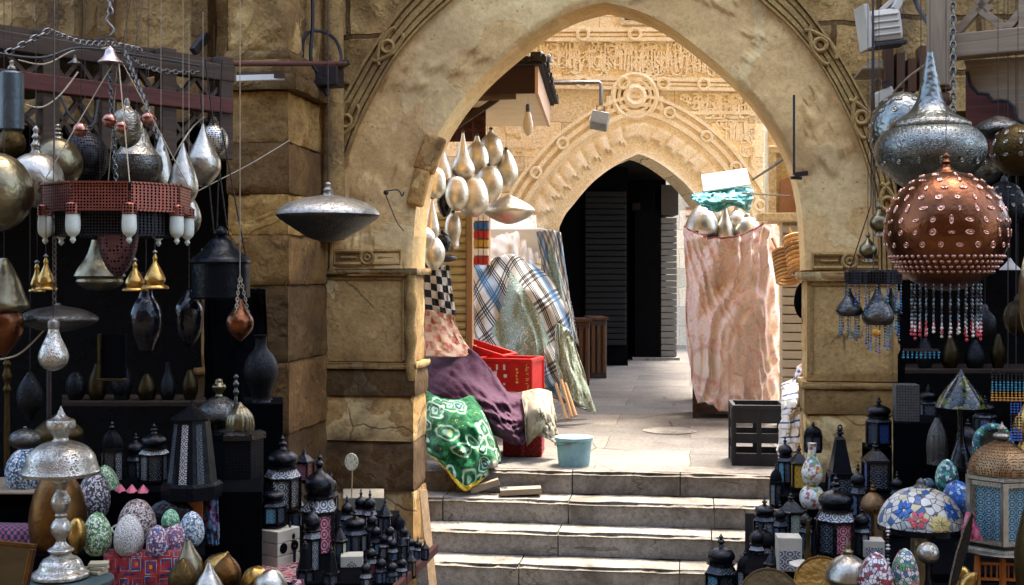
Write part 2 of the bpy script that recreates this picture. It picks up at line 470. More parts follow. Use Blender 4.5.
cam = bpy.data.cameras.new('camera'); co = bpy.data.objects.new('camera', cam); COL.objects.link(co)
cam.sensor_width = 36; cam.lens = 36*F/1024; cam.shift_y = -(292.5-HY)/1024; cam.clip_end = 500; cam.clip_start = 0.05
co.location = (0, 0, CZ); co.rotation_euler = (R(90), 0, TH)
scene.camera = co
scene.view_settings.view_transform = 'Standard'; scene.view_settings.look = 'None'; scene.view_settings.gamma = 1.0
scene.view_settings.exposure = 2.85
scene.render.engine = 'CYCLES'
scene.cycles.max_bounces = 8; scene.cycles.diffuse_bounces = 5; scene.cycles.glossy_bounces = 4; scene.cycles.caustics_reflective = False; scene.cycles.caustics_refractive = False
scene.cycles.sample_clamp_indirect = 6.0
scene.cycles.use_denoising = True

# ================================================================= ground and stairs
ZS = -0.875
mb = MB(); mb.box(-60, 60, -40, 8.2, ZS-0.2, ZS); tag(mb.build('street', M['street']), kind='structure')
mb = MB()
def floor_fn(u, v):
    x = -30 + 60*u; y = 9.62 + 40*v
    return (x, y, 0.0)
mb.box(-30, 30, 9.64, 70, -0.3, 0.0)
tag(mb.build('courtyard_floor', M['flag']), kind='structure')
st = thing('stone_stairs', 'worn grey stone steps rising through the pointed archway', 'stairs', (-0.6, 9.0, ZS))
rs, td = 0.175, 0.30
random.seed(3)
for n in range(5):
    yf = 9.55 - td*n; zt = -rs*n
    mb = MB(); x = -1.963
    xa, xb = (-2.6, 1.3) if n < 2 else (-1.963, 0.775)
    xs = [xa]
    while xs[-1] < xb-0.005:
        xs.append(min(xs[-1] + random.uniform(0.65, 1.15), xb))
    if xs[-1] - xs[-2] < 0.2: xs.pop(-2)
    for a, b in zip(xs, xs[1:]):
        bow = 0.0
        nx = 26
        t = random.uniform(0.8, 1.08)
        dy = random.uniform(-0.012, 0.012)
        # slab with a slightly worn, uneven front edge
        def top(u, v, a=a, b=b, dy=dy):
            X = a + 0.004 + (b-a-0.008)*u; back = yf + td + (0.0 if n else 0.1)
            wear = 0.016*abs(nz(X*2.3, n*7.1, 0)) + 0.016*max(0, fbm(X*1.7, n*3.3, 0, 3.0)) + 0.012*math.exp(-((X+0.7)/0.6)**2)
            edge = yf + dy
            if v < 0.22: return (X, edge + 0.006*nz(X*9, n, v*5) + 0.01, zt - rs + (rs-0.022)*v/0.22)
            if v < 0.36: return (X, edge - 0.006 + wear*0.4, zt - 0.020 - wear*0.5 + 0.0)
            if v < 0.5: return (X, edge + 0.012 + wear, zt - 0.004 - wear)
            w = (v-0.5)/0.5
            return (X, edge + 0.02 + (back-edge-0.02)*w, zt + 0.006*fbm(X, w+n, 0, 3)-0.002)
        mb.grid(top, nx, 14, tint=(t, t*0.99, t*0.97))
        mb.box(a+0.006, b-0.006, yf+0.05, yf+td, zt-rs-0.1, zt-0.03, tint=t)
    mb.build('step', M['step'], st, smooth=50, loc=(0.6, -9.0, -ZS))

# ================================================================= the gateway: pointed arch of the near wall
G = Frame(605, 8.6, 0.0)
GY = 8.6; WT = 0.42
gate = G.root('arched_gateway', 'tall weathered tan stone gateway with a plastered pointed arch over steps', 'gateway')
def gp(pts): return [G.uz(*p) for p in pts]
hw = [(0,2),(30,10),(60,25),(95,52),(130,84),(158,120),(177,157),(188,200),(192,250),(192.5,270)]
half = smooth_prof([(float(a), float(b)) for a, b in hw], 5)
intr = gp([(605 - a, b) for a, b in half[::-1]] + [(605 + a*1.04, b) for a, b in half[1:]])
bh = [(0,-112),(60,-82),(110,-42),(150,-2),(185,30),(215,68),(244,122),(262,172),(270,210),(272,270)]
bhalf = smooth_prof([(float(a), float(b)) for a, b in bh], 5)
bin_ = gp([(606 - a, b) for a, b in bhalf[::-1]] + [(606 + a, b) for a, b in bhalf[1:]])
bo = [(0,-155),(70,-118),(130,-65),(187,-8),(214,24),(241,64),(270,118),(287,168),(296,210),(298,270)]
bohalf = smooth_prof([(float(a), float(b)) for a, b in bo], 5)
bout = gp([(606 - a, b) for a, b in bohalf[::-1]] + [(606 + a*0.985, b) for a, b in bohalf[1:]])
NA = 181
A = resamp(intr, NA); B1 = resamp(bin_, NA); B2 = resamp(bout, NA)
lerp2 = lambda P, Q, t: [(p[0]*(1-t)+q[0]*t, p[1]*(1-t)+q[1]*t) for p, q in zip(P, Q)]
def pl_disp(u, v, x, z):
    d = 0.014*fbm(x, 0, z, 1.6, 4)
    e = fbm(x+3.1, 5.0, z, 1.1, 5)
    d += 0.018 if e > 0.06 else 0.0

    k = min(v/0.05, 1.0)                    # eased back at the arch edge
    return d*k
mb = MB(); mb.ribbon(A, lerp2(B1, B2, 0.15), 0.0, WT, 56, pl_disp)
mb.build('spandrel', M['plaster'], gate, smooth=60)
# the carved archivolt band
mb = MB()
for a, b, y in ((0.0,0.08,-0.06),(0.08,0.16,-0.025),(0.16,0.32,-0.05),(0.32,0.40,-0.028),(0.40,0.60,-0.048),(0.60,0.68,-0.028),(0.68,0.84,-0.05),(0.84,0.90,-0.025),(0.90,1.0,-0.07)):
    mb.ribbon(lerp2(B1, B2, a), lerp2(B1, B2, b), y, 0.05, 1, lambda u, v, x, z: 0.006*fbm(x, 1, z, 5, 3))
def ring_pts(cx, cz, r, n=24, y=-0.07): return [(cx + r*math.cos(2*PI*i/n), y, cz + r*math.sin(2*PI*i/n)) for i in range(n)]
for px, py in ((390,50),(349,120),(822,47),(861,118),(868,205),(340,205)):
    u, z = G.uz(px, py)
    mb.lathe([(0.085, 0), (0.085, 0.0)], 4) if 0 else None
    k_ = min(range(NA), key=lambda i: (0.5*(B1[i][0]+B2[i][0])-u)**2 + (0.5*(B1[i][1]+B2[i][1])-z)**2); k_ = min(max(k_, 1), NA-2)
    tx, tz = B1[k_+1][0]-B1[k_-1][0], B1[k_+1][1]-B1[k_-1][1]; tl_ = math.hypot(tx, tz); tx, tz = tx/tl_, tz/tl_
    u, z = 0.5*(B1[k_][0]+B2[k_][0]), 0.5*(B1[k_][1]+B2[k_][1]); nx_, nz_ = -tz, tx
    mb.tube(ring_pts(u, z, 0.042, y=-0.058), 0.016, 8, closed=True)
    for sg_ in (-1, 1):       # the two mouldings cross over and wrap the ring
        pts = []
        for q_ in range(17):
            t_ = -1 + 2*q_/16; w_ = 0.062*math.cos(t_*PI/2)**0.7 if abs(t_) < 1 else 0.0
            w_ = 0.062*(1 - abs(t_))**0.45*sg_ + 0.03*abs(t_)*sg_*(1 if t_ > 0 else -1)
            pts.append((u + tx*0.14*t_ + nx_*w_, -0.058, z + tz*0.14*t_ + nz_*w_))
        mb.tube(pts, 0.015, 6)
mb.build('archivolt', M['molding'], gate, smooth=45)
# rough masonry beyond the band
XL, XR, ZT = G.uz(283, 0)[0], G.uz(900, 0)[0], 4.6
def to_rect(p):
    c = (0.0, 1.6); d = (p[0]-c[0], p[1]-c[1]); ks = []
    if d[0] > 1e-6: ks.append((XR-c[0])/d[0])
    if d[0] < -1e-6: ks.append((XL-c[0])/d[0])
    if d[1] > 1e-6: ks.append((ZT-c[1])/d[1])
    k = max(1.0, min(ks)); return (c[0]+d[0]*k, c[1]+d[1]*k)
Bm = lerp2(B1, B2, 0.85); Rc = [to_rect(p) for p in Bm]
mb = MB(); mb.ribbon(Bm, Rc, 0.02, WT, 26, lambda u, v, x, z: 0.03*fbm(x, 2, z, 2.2, 4))
mb.build('masonry', M['mason'], gate, smooth=60)
mb = MB(); mb.box(-9, 11, 0.0, 0.85, ZT, 15.0); mb.build('upper_wall', M['mason'], gate)  # unseen storeys, carried this high to keep the sun off the street

def wxy(px, Y): p = at(px, HY, Y); return (p.x - G.o.x, p.y - G.o.y)
def zz(py, px=360, Y=8.6): return at(px, py, Y).z
def inset(poly, d):                        # grow (d>0) a ccw polygon roughly by moving away from its centroid along x and towards the camera
    n = len(poly); out = []
    for i in range(n):
        p0 = Vector(poly[i-1]); p1 = Vector(poly[i]); p2 = Vector(poly[(i+1) % n])
        a = (p1-p0).normalized(); b = (p2-p1).normalized()
        n1 = Vector((a.y, -a.x)); n2 = Vector((b.y, -b.x))
        m = (n1+n2); k = m.length
        m = m/k if k > 1e-6 else n1
        out.append(tuple(p1 + m * (d / max(0.4, m.dot(n1)))))
    return out
random.seed(11)
def pier(name, poly, courses, parent):
    mb = MB()
    for (y0, y1, d, t) in courses:
        z1, z0 = zz(y0), zz(y1)
        mb.rough_prism(inset(poly, d), z0 + 0.002, z1 - 0.002, tint=t, amp=0.012 if z1-z0 > 0.2 else 0.006, seed=y0*0.7)
    return mb.build(name, M['pier'], parent, smooth=50)
PLx = [wxy(316, 8.58), wxy(411, 8.58), wxy(411, 9.47)]
jl = G.uz(412, 300)[0]; jr = G.uz(807, 300)[0]
xl = G.uz(316, 300)[0]
c1 = wxy(272, 7.95)
polyL = [(c1[0]-0.5, c1[1]), c1, (xl, 0.0), (jl, 0.0), (jl, WT), (c1[0]-0.5, WT)]
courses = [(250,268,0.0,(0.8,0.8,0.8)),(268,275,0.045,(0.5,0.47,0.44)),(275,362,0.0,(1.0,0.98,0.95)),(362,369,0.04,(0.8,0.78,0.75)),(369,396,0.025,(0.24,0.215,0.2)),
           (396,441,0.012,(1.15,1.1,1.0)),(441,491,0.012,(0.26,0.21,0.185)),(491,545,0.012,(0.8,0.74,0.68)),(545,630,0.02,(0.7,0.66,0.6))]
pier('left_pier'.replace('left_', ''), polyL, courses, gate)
xr = G.uz(900, 300)[0]
polyR = [(jr, 0.0), (xr, 0.0), (xr, WT), (jr, WT)]
courses2 = [(252,272,0.0,(0.85,0.85,0.83)),(272,280,0.045,(0.7,0.68,0.64)),(280,376,0.0,(1.05,1.03,0.98)),(376,383,0.035,(0.8,0.77,0.72)),(383,407,0.02,(0.62,0.57,0.5)),
            (407,470,0.01,(1.15,1.1,1.0)),(470,540,0.01,(1.0,0.95,0.85)),(540,640,0.015,(0.8,0.75,0.7))]
pier('pier', polyR, courses2, gate)
# carved panels and corner colonnettes on the piers
def carved_panel(x0, x1, y0, y1):
    ua, zb = G.uz(x0, y1); ub, za = G.uz(x1, y0)
    mb = MB(); cx = (ua+ub)/2; cz = (za+zb)/2; h = (za-zb)/2; r = h*0.62; Y = -0.016
    for sx in (-1, 1):
        e = ua if sx < 0 else ub
        pts = [(cx+sx*r*1.0, Y, cz+h*0.62), (e-sx*-0.0, Y, cz+h*0.62), (e, Y, cz-h*0.62), (cx+sx*r*1.0, Y, cz-h*0.62)]
        mb.tube(pts, 0.017, 6)
        mb.tube([(cx+sx*r*1.7, Y, cz), (e-sx*0.05, Y, cz)], 0.011, 6)
        mb.box(cx+sx*r*1.4, e, -0.01, 0.03, cz-h*0.8, cz+h*0.8, tint=0.85)
    mb.tube(ring_pts(cx, cz, r, y=Y), 0.014, 6, closed=True); mb.tube(ring_pts(cx, cz, r*0.4, y=Y), 0.012, 6, closed=True)
    return mb.build('carved_panel', M['molding'], gate, smooth=40)
carved_panel(335, 401, 247, 268); carved_panel(813, 886, 250, 272)
mb = MB()
for x in (414.5,):
    u = jl
    ys = [270,282,300,318,336,352,366,380]
    prof = []
    for k, y in enumerate(ys): prof.append((0.03 if k % 2 else 0.045, zz(y)))
    mb.lathe(smooth_prof(prof), 12, (u-0.005, -0.005, 0))
mb.build('colonnette', M['molding'], gate, smooth=40)
# thin moulded frame of the recessed pier panels
mb = MB()
for (x0, x1, y0, y1) in ((322, 405, 277, 360), (810, 893, 283, 374)):
    ua, zb = G.uz(x0, y1); ub, za = G.uz(x1, y0); w = 0.022
    for q in ((ua, ub, za-w, za), (ua, ua+w, zb, za-w), (ub-w, ub, zb, za-w)): mb.box(q[0], q[1], -0.014, 0.02, q[2], q[3], tint=0.85)
mb.build('panel_frame', M['molding'], gate, bevel=0.006)
# broken wedge of stone left hanging on the jamb
mb = MB()
for (p, q, w, h, t) in (((437,136),(424,172),0.07,0.16,(0.95,0.75,0.55)), ((424,170),(415,206),0.09,0.12,(1.0,0.85,0.65))):
    a = G.uz(*p); b = G.uz(*q); mb.bar((a[0], -0.02, a[1]), (b[0], -0.02, b[1]), w, h, tint=t)
mb.build('broken_edge', M['pier'], gate, bevel=0.02)

# ================================================================= left shop building: pilaster, ledges, upper wall, dark interior
LB = Frame(262, 7.95, 0.0)
lb = LB.root('shop_building', 'weathered sandstone shop building with ledged pilaster and black open interior, left of the gateway', 'building')
def lxy(px, Y): p = at(px, HY, Y); return (p.x - LB.o.x, p.y - LB.o.y)
def lz(py, px=262, Y=7.95): return at(px, py, Y).z
f0 = lxy(228, 7.75); f1 = lxy(288, 7.75); f2 = lxy(318, 8.4)
polyP = [(f0[0], f0[1]), f1, f2, (f2[0]+0.02, 1.5), (f0[0], 1.5)]
mb = MB(); random.seed(5)
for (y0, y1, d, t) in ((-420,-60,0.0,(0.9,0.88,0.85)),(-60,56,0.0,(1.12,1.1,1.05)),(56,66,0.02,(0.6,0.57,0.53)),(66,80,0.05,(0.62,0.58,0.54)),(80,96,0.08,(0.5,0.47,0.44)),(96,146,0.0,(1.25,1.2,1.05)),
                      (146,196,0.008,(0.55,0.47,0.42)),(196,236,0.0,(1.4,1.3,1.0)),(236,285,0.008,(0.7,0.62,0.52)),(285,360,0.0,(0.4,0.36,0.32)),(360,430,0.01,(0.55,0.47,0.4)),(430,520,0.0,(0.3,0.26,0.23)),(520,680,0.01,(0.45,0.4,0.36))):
    z1, z0 = lz(y0), lz(y1)
    mb.rough_prism(inset(polyP, d), z0+0.002, z1-0.002, tint=t, amp=0.035 if (z1-z0 > 0.2 and t[0] > 0.8) else 0.012, seed=y0*0.37, res=0.03)
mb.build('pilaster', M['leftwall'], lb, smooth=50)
# engaged shaft between pilaster and arch
mb = MB()
for (x, w) in ((321, 0.05), (333, 0.085)):
    p = lxy(x, 8.5)
    mb.lathe([(w, lz(240, x, 8.5)), (w, lz(190, x, 8.5)), (w*0.9, lz(100, x, 8.5)), (w*0.9, lz(-60, x, 8.5))], 14, (p[0], p[1], 0))
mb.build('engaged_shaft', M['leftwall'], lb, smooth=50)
# wall above the shop opening with a shallow buttress
wx0, wx1 = lxy(-260, 8.1)[0], lxy(229, 8.1)[0]
zt = lz(128, 100, 8.1)
mb = MB()
def wall_fn(u, v):
    x = wx0 + (wx1-wx0)*u; z = zt + (3.9-zt)*v
    return (x, 0.12 - 0.03*fbm(x, 0, z, 2.0, 4), z)
mb.grid(wall_fn, 60, 24)
mb.box(wx0, wx1, 0.16, 1.3, zt, 3.9); mb.box(-7, wx1, 0.1, 1.3, 3.9, 15)
for (xa, xb, d, t) in ((52, 78, 0.10, 0.72), (100, 112, 0.08, 0.6), (196, 212, 0.12, 0.55)):
    a = lxy(xa, 8.0)[0]; b = lxy(xb, 8.0)[0]
    mb.box(a, b, 0.15-d-0.06, 0.15, zt, 3.9, tint=(t, t*0.95, t*0.9))
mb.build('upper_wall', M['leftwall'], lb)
# black interior: back, ceiling, side
mb = MB()
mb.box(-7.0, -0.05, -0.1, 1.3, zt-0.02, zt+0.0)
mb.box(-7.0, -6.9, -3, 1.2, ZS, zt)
mb.build('interior', M['deep_black'], lb)
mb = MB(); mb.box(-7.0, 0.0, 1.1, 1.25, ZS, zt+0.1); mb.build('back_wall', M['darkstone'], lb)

# ================================================================= right shop building
RB = Frame(960, 7.6, 0.0)
rb = RB.root('shop_building', 'dark open-fronted shop building with rough stone upper wall, right of the gateway', 'building')
def rxy(px, Y): p = at(px, HY, Y); return (p.x - RB.o.x, p.y - RB.o.y)
def rz_(py, px=960, Y=7.6): return at(px, py, Y).z
a0 = rxy(899, 8.55)[0]; a1 = rxy(1300, 8.55)[0]
ztr = rz_(112, 900, 8.5)
mb = MB()
def rwall(u, v):
    x = a0 + (a1-a0)*u; z = ztr + (4.2-ztr)*v
    return (x, 0.9 - 0.03*fbm(x, 3, z, 2.0, 4), z)
mb.grid(rwall, 40, 20); mb.box(a0, a1, 0.93, 1.9, ztr, 4.2); mb.box(a0, 12, 0.9, 1.9, 4.2, 15)
mb.build('upper_wall', M['mason'], rb)
mb = MB()
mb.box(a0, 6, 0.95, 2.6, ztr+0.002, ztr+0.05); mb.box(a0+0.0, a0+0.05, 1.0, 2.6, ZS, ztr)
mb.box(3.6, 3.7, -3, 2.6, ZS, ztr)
mb.build('interior', M['deep_black'], rb)
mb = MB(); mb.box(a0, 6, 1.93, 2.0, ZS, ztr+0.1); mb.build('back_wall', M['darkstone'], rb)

# ================================================================= unseen building behind the viewer, added to cut the sky light on the street
ob = thing('unseen_light_blocker', 'unseen dark stone building added behind the viewer to shape the street light', 'building', (0, -7.5, ZS))
mb = MB(); mb.box(-20, 20, -1.0, 0.0, 0, 12.5)
for i in range(-4, 5): mb.box(i*2.2-0.55, i*2.2+0.55, -0.05, 0.06, 1.0, 2.9, tint=0.3)
mb.build('wall', m_stone('light_blocker_masonry', '#4a3c2b', '#5a4a36', '#3b3023', 1.8, 0.5, blocks=(0.62, 0.36, 'xz', 0.02)), ob)  # wall of the added unseen building that cuts the sky light
# ================================================================= second building: cream carved front with a smaller pointed arch
S = Frame(637, 14.8, R(11))
sb = S.root('carved_building', 'sunny cream stone building with carved inscription bands round a dark pointed doorway', 'building')
su = lambda px, py, v=0.0: S.uz(px, py, v)
hw2 = [(0,154),(20,163),(46,182),(66,205),(77,221),(81,252),(81,440)]
h2 = smooth_prof([(float(a), float(b)) for a, b in hw2], 4)
i2 = [su(639 - a, b) for a, b in h2[::-1]] + [su(639 + a*0.95, b) for a, b in h2[1:]]
i2[0] = (i2[0][0], -0.02); i2[-1] = (i2[-1][0], -0.02)
SN = 121
A2 = resamp(i2, SN)
SXL, SXR, SZT = su(380, 200)[0], su(763, 200)[0], 5.5
def rect2(p):
    c = (0.0, 1.2); d = (p[0]-c[0], p[1]-c[1]); ks = []
    if d[0] > 1e-6: ks.append((SXR-c[0])/d[0])
    if d[0] < -1e-6: ks.append((SXL-c[0])/d[0])
    if d[1] > 1e-6: ks.append((SZT-c[1])/d[1])
    if d[1] < -1e-6: ks.append((-0.02-c[1])/d[1])
    k = max(1.0, min(ks)); return (c[0]+d[0]*k, c[1]+d[1]*k)
Rc2 = [rect2(p) for p in A2]
mb = MB(); mb.ribbon(A2, Rc2, 0.0, 0.7, 16, lambda u, v, x, z: 0.012*fbm(x, 7, z, 2.5, 4))
# square off the top corners
mb.build('facade_wall', M['cream'], sb, smooth=60)
mb = MB(); mb.box(SXL, SXR, 0.08, 0.68, 3.3, SZT); mb.build('wall_core', M['cream'], sb)
# scalloped voussoir ring
arch_in = [p for p in A2 if p[1] > 1.35]
def offset_poly(P, d):
    out = []
    for i in range(len(P)):
        a = Vector(P[max(i-1,0)]); b = Vector(P[min(i+1,len(P)-1)]); t = (b-a).normalized()
        out.append((P[i][0] - t.y*d, P[i][1] + t.x*d))
    return out
NV = 241
ain = resamp(arch_in, NV)
sg = -1 if False else 1
o1 = offset_poly(ain, 0.46)
if max(p[1] for p in o1) < max(p[1] for p in ain): o1 = offset_poly(ain, -0.46); sg = -1
def scal(u, v, x, z):
    k = 27; ph = (u*k + 0.12*math.sin(v*5)) % 1.0
    lobe = math.sqrt(max(0.0, 1 - (2*ph-1)**2))
    edge = 0.30 + 0.16*lobe + 0.05*math.sin(u*170)
    if v < 0.06: return 0.05
    if v > 0.92: return 0.055
    if v < edge: return 0.02
    return 0.015 + 0.06*(0.35+0.65*lobe)*(1.0 if v < 0.85 else 0.6)
mb = MB(); mb.ribbon(ain, o1, 0.0, 0.1, 14, scal); mb.build('voussoirs', M['cream_carved'], sb, smooth=50)
# outer moulding round the ring, with looped knots
def offp(d): return offset_poly(ain, d*sg)
mb = MB()
for a, b, y in ((0.46,0.52,-0.09),(0.52,0.57,-0.04),(0.57,0.62,-0.08),(0.62,0.67,-0.04),(0.67,0.71,-0.09)):
    mb.ribbon(offp(a), offp(b), y, 0.05)
for i in range(18, NV-10, 22):
    p = offp(0.585)[i]; mb.tube(ring_pts(p[0], p[1], 0.06, 16, -0.09), 0.02, 5, closed=True)
mb.build('arch_molding', M['cream_carved'], sb, smooth=45)
# string courses with knots
mb = MB()
def course(px0, py0, px1, py1, h, d, n_knots):
    a = su(px0, py0); b = su(px1, py1)
    for f0, f1, dd in ((0,0.3,d),(0.3,0.42,d*0.5),(0.42,0.62,d*0.85),(0.62,0.74,d*0.5),(0.74,1.0,d)):
        mb.bar((a[0], -dd/2, a[1]+h*(0.5-(f0+f1)/2)), (b[0], -dd/2, b[1]+h*(0.5-(f0+f1)/2)), h*(f1-f0), dd, up=(0, 1, 0))
    for i in range(n_knots):
        t = (i+0.5)/n_knots; x = a[0]+(b[0]-a[0])*t; z = a[1]+(b[1]-a[1])*t
        mb.tube(ring_pts(x, z, h*0.42, 14, -d-0.005), 0.022, 5, closed=True)
course(400, 36, 762, 35, 0.16, 0.08, 7); course(400, 81, 762, 86, 0.15, 0.08, 9)
# big looped medallion above the apex and its curling arms
u, z = su(634, 97)
for r, t in ((0.26, 0.035), (0.19, 0.022), (0.10, 0.05)): mb.tube(ring_pts(u, z, r, 32, -0.06), t, 6, closed=True)
mb.lathe([(0.11, 0.0), (0.10, 0.03), (0.0, 0.06)], 16, (u, -0.02, z)) if 0 else None
mb.plate([(u+0.09*math.cos(2*PI*i/18), z+0.09*math.sin(2*PI*i/18)) for i in range(18)], -0.07, 0.0)
for sx in (-1, 1):
    pts = []
    for i in range(14):
        t = i/13; ang = PI*0.5 - sx*(PI*0.5 + t*PI*0.42)
        pts.append((u + math.cos(ang)*0.31 + sx*0.32*t*t, -0.05, z + math.sin(ang)*0.31 + 0.0*t))
    mb.tube(pts, 0.035, 6)
mb.build('string_course', M['cream_carved'], sb, smooth=45)
# carved inscription bands: raised strokes of interlaced lettering-like arabesque
random.seed(21)
def arabesque(mb, x0, x1, z0, z1, n, mask=None):
    for k in range(n):
        x = random.uniform(x0, x1); z = random.uniform(z0+0.02, z1-0.02)
        if mask and not mask(x, z): continue
        kind = random.random(); w = random.uniform(0.016, 0.026)
        if kind < 0.3:
            h = random.uniform(0.5, 0.95)*(z1-z0); zb = z0 + random.uniform(0.02, 0.06)*(z1-z0)*4
            zt_ = min(zb+h, z1-0.01)
            pts = [(x, zb), (x+random.uniform(-0.02, 0.02), zt_)]
        else:
            r = random.uniform(0.04, 0.11); a0 = random.uniform(0, 2*PI); sw = random.uniform(2.0, 5.0)*random.choice((-1, 1))
            pts = [(x + r*(1-0.5*i/7)*math.cos(a0+sw*i/7), z + r*(1-0.5*i/7)*math.sin(a0+sw*i/7)) for i in range(8)]
        pts = [(min(max(p[0], x0), x1), min(max(p[1], z0), z1)) for p in pts]
        yy = -random.uniform(0.022, 0.034)
        for p, q in zip(pts, pts[1:]):
            if math.hypot(p[0]-q[0], p[1]-q[1]) < 1e-3: continue
            mb.bar((p[0], yy/2, p[1]), (q[0], yy/2, q[1]), abs(yy), w, up=(0, 1, 0)) if 0 else mb.bar((p[0], yy/2, p[1]), (q[0], yy/2, q[1]), w, abs(yy), up=(0, -1, 0))
fu0 = su(520, 60)[0]; fu1 = su(762, 60)[0]
mb = MB(); z0 = su(640, 76)[1]; z1 = su(640, 43)[1]
arabesque(mb, fu0, fu1, z0, z1, 330)
mb.build('inscription_band', M['cream_carved'], sb)
mb = MB(); z0 = su(700, 172)[1]; z1 = su(700, 93)[1]
o3 = offp(0.72)
def outside(x, z):
    for p in o3:
        if (p[0]-x)**2 + (p[1]-z)**2 < 0.09**2: return False
    cx = 0.0; # inside test by height of the moulding at x
    best = min(o3, key=lambda p: abs(p[0]-x) + (100 if p[1] < 2.2 else 0))
    return z > best[1] + 0.08
for zz0 in (z0, z0+(z1-z0)/3, z0+2*(z1-z0)/3):
    arabesque(mb, su(668, 100)[0], su(755, 100)[0], zz0+0.015, zz0+(z1-z0)/3-0.015, 120, outside)
for q in (su(657, 130), ): pass
a = su(676, 113); b = su(748, 113)
mb.bar((a[0], -0.02, a[1]), (b[0], -0.02, b[1]), 0.03, 0.04)
mb.build('carved_field', M['cream_carved'], sb)
# dressed block courses on the left of the arch are shallow relief
mb = MB(); random.seed(9)
for k in range(60):
    px = random.uniform(505, 540); py = random.uniform(90, 235)
    u, z = su(px, py); mb.box(u-random.uniform(0.04,0.13), u+random.uniform(0.04,0.13), -random.uniform(0.012,0.03), 0.05, z-0.05, z+0.05)
mb.build('worn_blocks', M['cream'], sb, bevel=0.012)
# barred window under the top edge
mb = MB(); a = su(624, 21); b = su(653, 4)
w = 0.05
for q in ((a[0]-w, b[0]+w, a[1]-w, a[1]), (a[0]-w, b[0]+w, b[1], b[1]+w), (a[0]-w, a[0], a[1], b[1]), (b[0], b[0]+w, a[1], b[1])): mb.box(q[0], q[1], -0.05, 0.02, q[2], q[3], tint=0.8)
win = mb.build('window_frame', M['cream'], sb)
mb = MB(); mb.box(a[0], b[0], -0.012, 0.01, a[1], b[1]); mb.build('shutter', M['wood_dark'], win)
for i in range(1, 5): pass

# passage behind the second arch: dark walls, vault and a bright far end
pw = thing('covered_passage', 'black covered passage beyond the cream pointed doorway', 'passage', (S.o.x, S.o.y, 0), S.a)
L = i2[0][0]; Rr = su(742, 300)[0]
mb = MB()
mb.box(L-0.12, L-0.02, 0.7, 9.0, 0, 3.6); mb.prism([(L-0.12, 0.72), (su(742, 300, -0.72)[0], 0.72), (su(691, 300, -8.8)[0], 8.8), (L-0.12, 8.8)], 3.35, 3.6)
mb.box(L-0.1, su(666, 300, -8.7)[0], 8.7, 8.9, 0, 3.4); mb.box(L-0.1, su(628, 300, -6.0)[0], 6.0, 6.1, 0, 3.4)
mb.build('wall', M['deep_black'], pw)
mb = MB(); xs0, xs1 = su(585, 300, -5.95)[0], su(626, 300, -5.95)[0]
for k in range(26): mb.box(xs0, xs1, 5.93, 5.985, 0.35+k*0.1, 0.35+k*0.1+0.085)
mb.build('roller_shutter', m_paint('dim_shutter', (0.006, 0.006, 0.007), 0.8, 0.4, 5), pw, bevel=0.01)
mb = MB(); xs0, xs1 = su(632, 300, -8.6)[0], su(640, 300, -8.6)[0]
mb.box(xs0, xs1, 8.55, 8.69, 0, 2.9); mb.build('door_post', M['wood_dark'], pw)
# ================================================================= helpers for goods
def ppm(D): return F / D
def spun(name, label, cat, px, D, parts, group=None, n=30, hang=None, tilt=None, wire_mat=None, roll=0.0):
    """parts: list of (part name, material, [(row, half width in pixels), ...], options); turned bodies placed at distance D on the column px"""
    ys = [p[0] for q in parts for p in q[2]]
    base = atd(px, max(ys), D); root = thing(name, label, cat, base, random.uniform(0, 6.28), group)
    s = 1.0 / ppm(D); yb = max(ys)
    for q in parts:
        o = q[3] if len(q) > 3 else {}
        prof = [(r*s, (yb - y)*s) for (y, r) in q[2]]
        if not o.get('raw'): prof = smooth_prof(prof, 4)
        prof = [(max(r, 0.0004), z) for r, z in prof]
        mb = MB(); mb.lathe(prof, o.get('n', n), flute=o.get('flute'), squash=o.get('squash', 1.0))
        mb.build(q[0], q[1], root, smooth=o.get('smooth', 42))
    if hang:
        top = min(ys); mb = MB(); h = (yb - top)*s; zt = hang - base.z
        if hang > 0 and zt > h: mb.tube([(0, 0, h-0.002), (0, 0, zt)], 0.0014, 5); mb.build('wire', wire_mat or M['iron'], root)
    if tilt: root.rotation_euler = tilt
    return root
def single(name, label, cat, px, D, mat, prof, group=None, n=28, flute=None, tilt=None, hang=None, smooth=42, squash=1.0, raw=False):
    yb = max(p[0] for p in prof); base = atd(px, yb, D); s = 1.0/ppm(D)
    pr = [(r*s, (yb-y)*s) for y, r in prof]
    if not raw: pr = smooth_prof(pr, 4)
    pr = [(max(r, 0.0004), z) for r, z in pr]
    mb = MB(); mb.lathe(pr, n, flute=flute, squash=squash)
    o = mb.build(name, mat, None, smooth=smooth, loc=base, rot=tilt)
    return tag(o, label, cat, group)
def chain(mb, p, q, link=0.03, r=0.003):
    p = Vector(p); q = Vector(q); L = (q-p).length; n = max(1, int(L/(link*0.72))); d = (q-p).normalized(); u, k = perp(d)
    for i in range(n):
        c = p + d*(L*(i+0.5)/n); a = u if i % 2 else k
        mb.tube([c + d*(math.cos(2*PI*j/8)*link*0.5) + a*(math.sin(2*PI*j/8)*link*0.28) for j in range(8)], r, 4, closed=True)
def catgrid(rows, u, v):
    nv = len(rows); 
    def cr(P, t):
        n = len(P); x = t*(n-1); i = min(int(x), n-2); f = x - i
        p0 = P[max(i-1,0)]; p1 = P[i]; p2 = P[i+1]; p3 = P[min(i+2,n-1)]
        return 0.5*((2*p1)+(p2-p0)*f+(2*p0-5*p1+4*p2-p3)*f*f+(3*p1-p0-3*p2+p3)*f**3)
    return cr([cr(r, u) for r in rows], v)
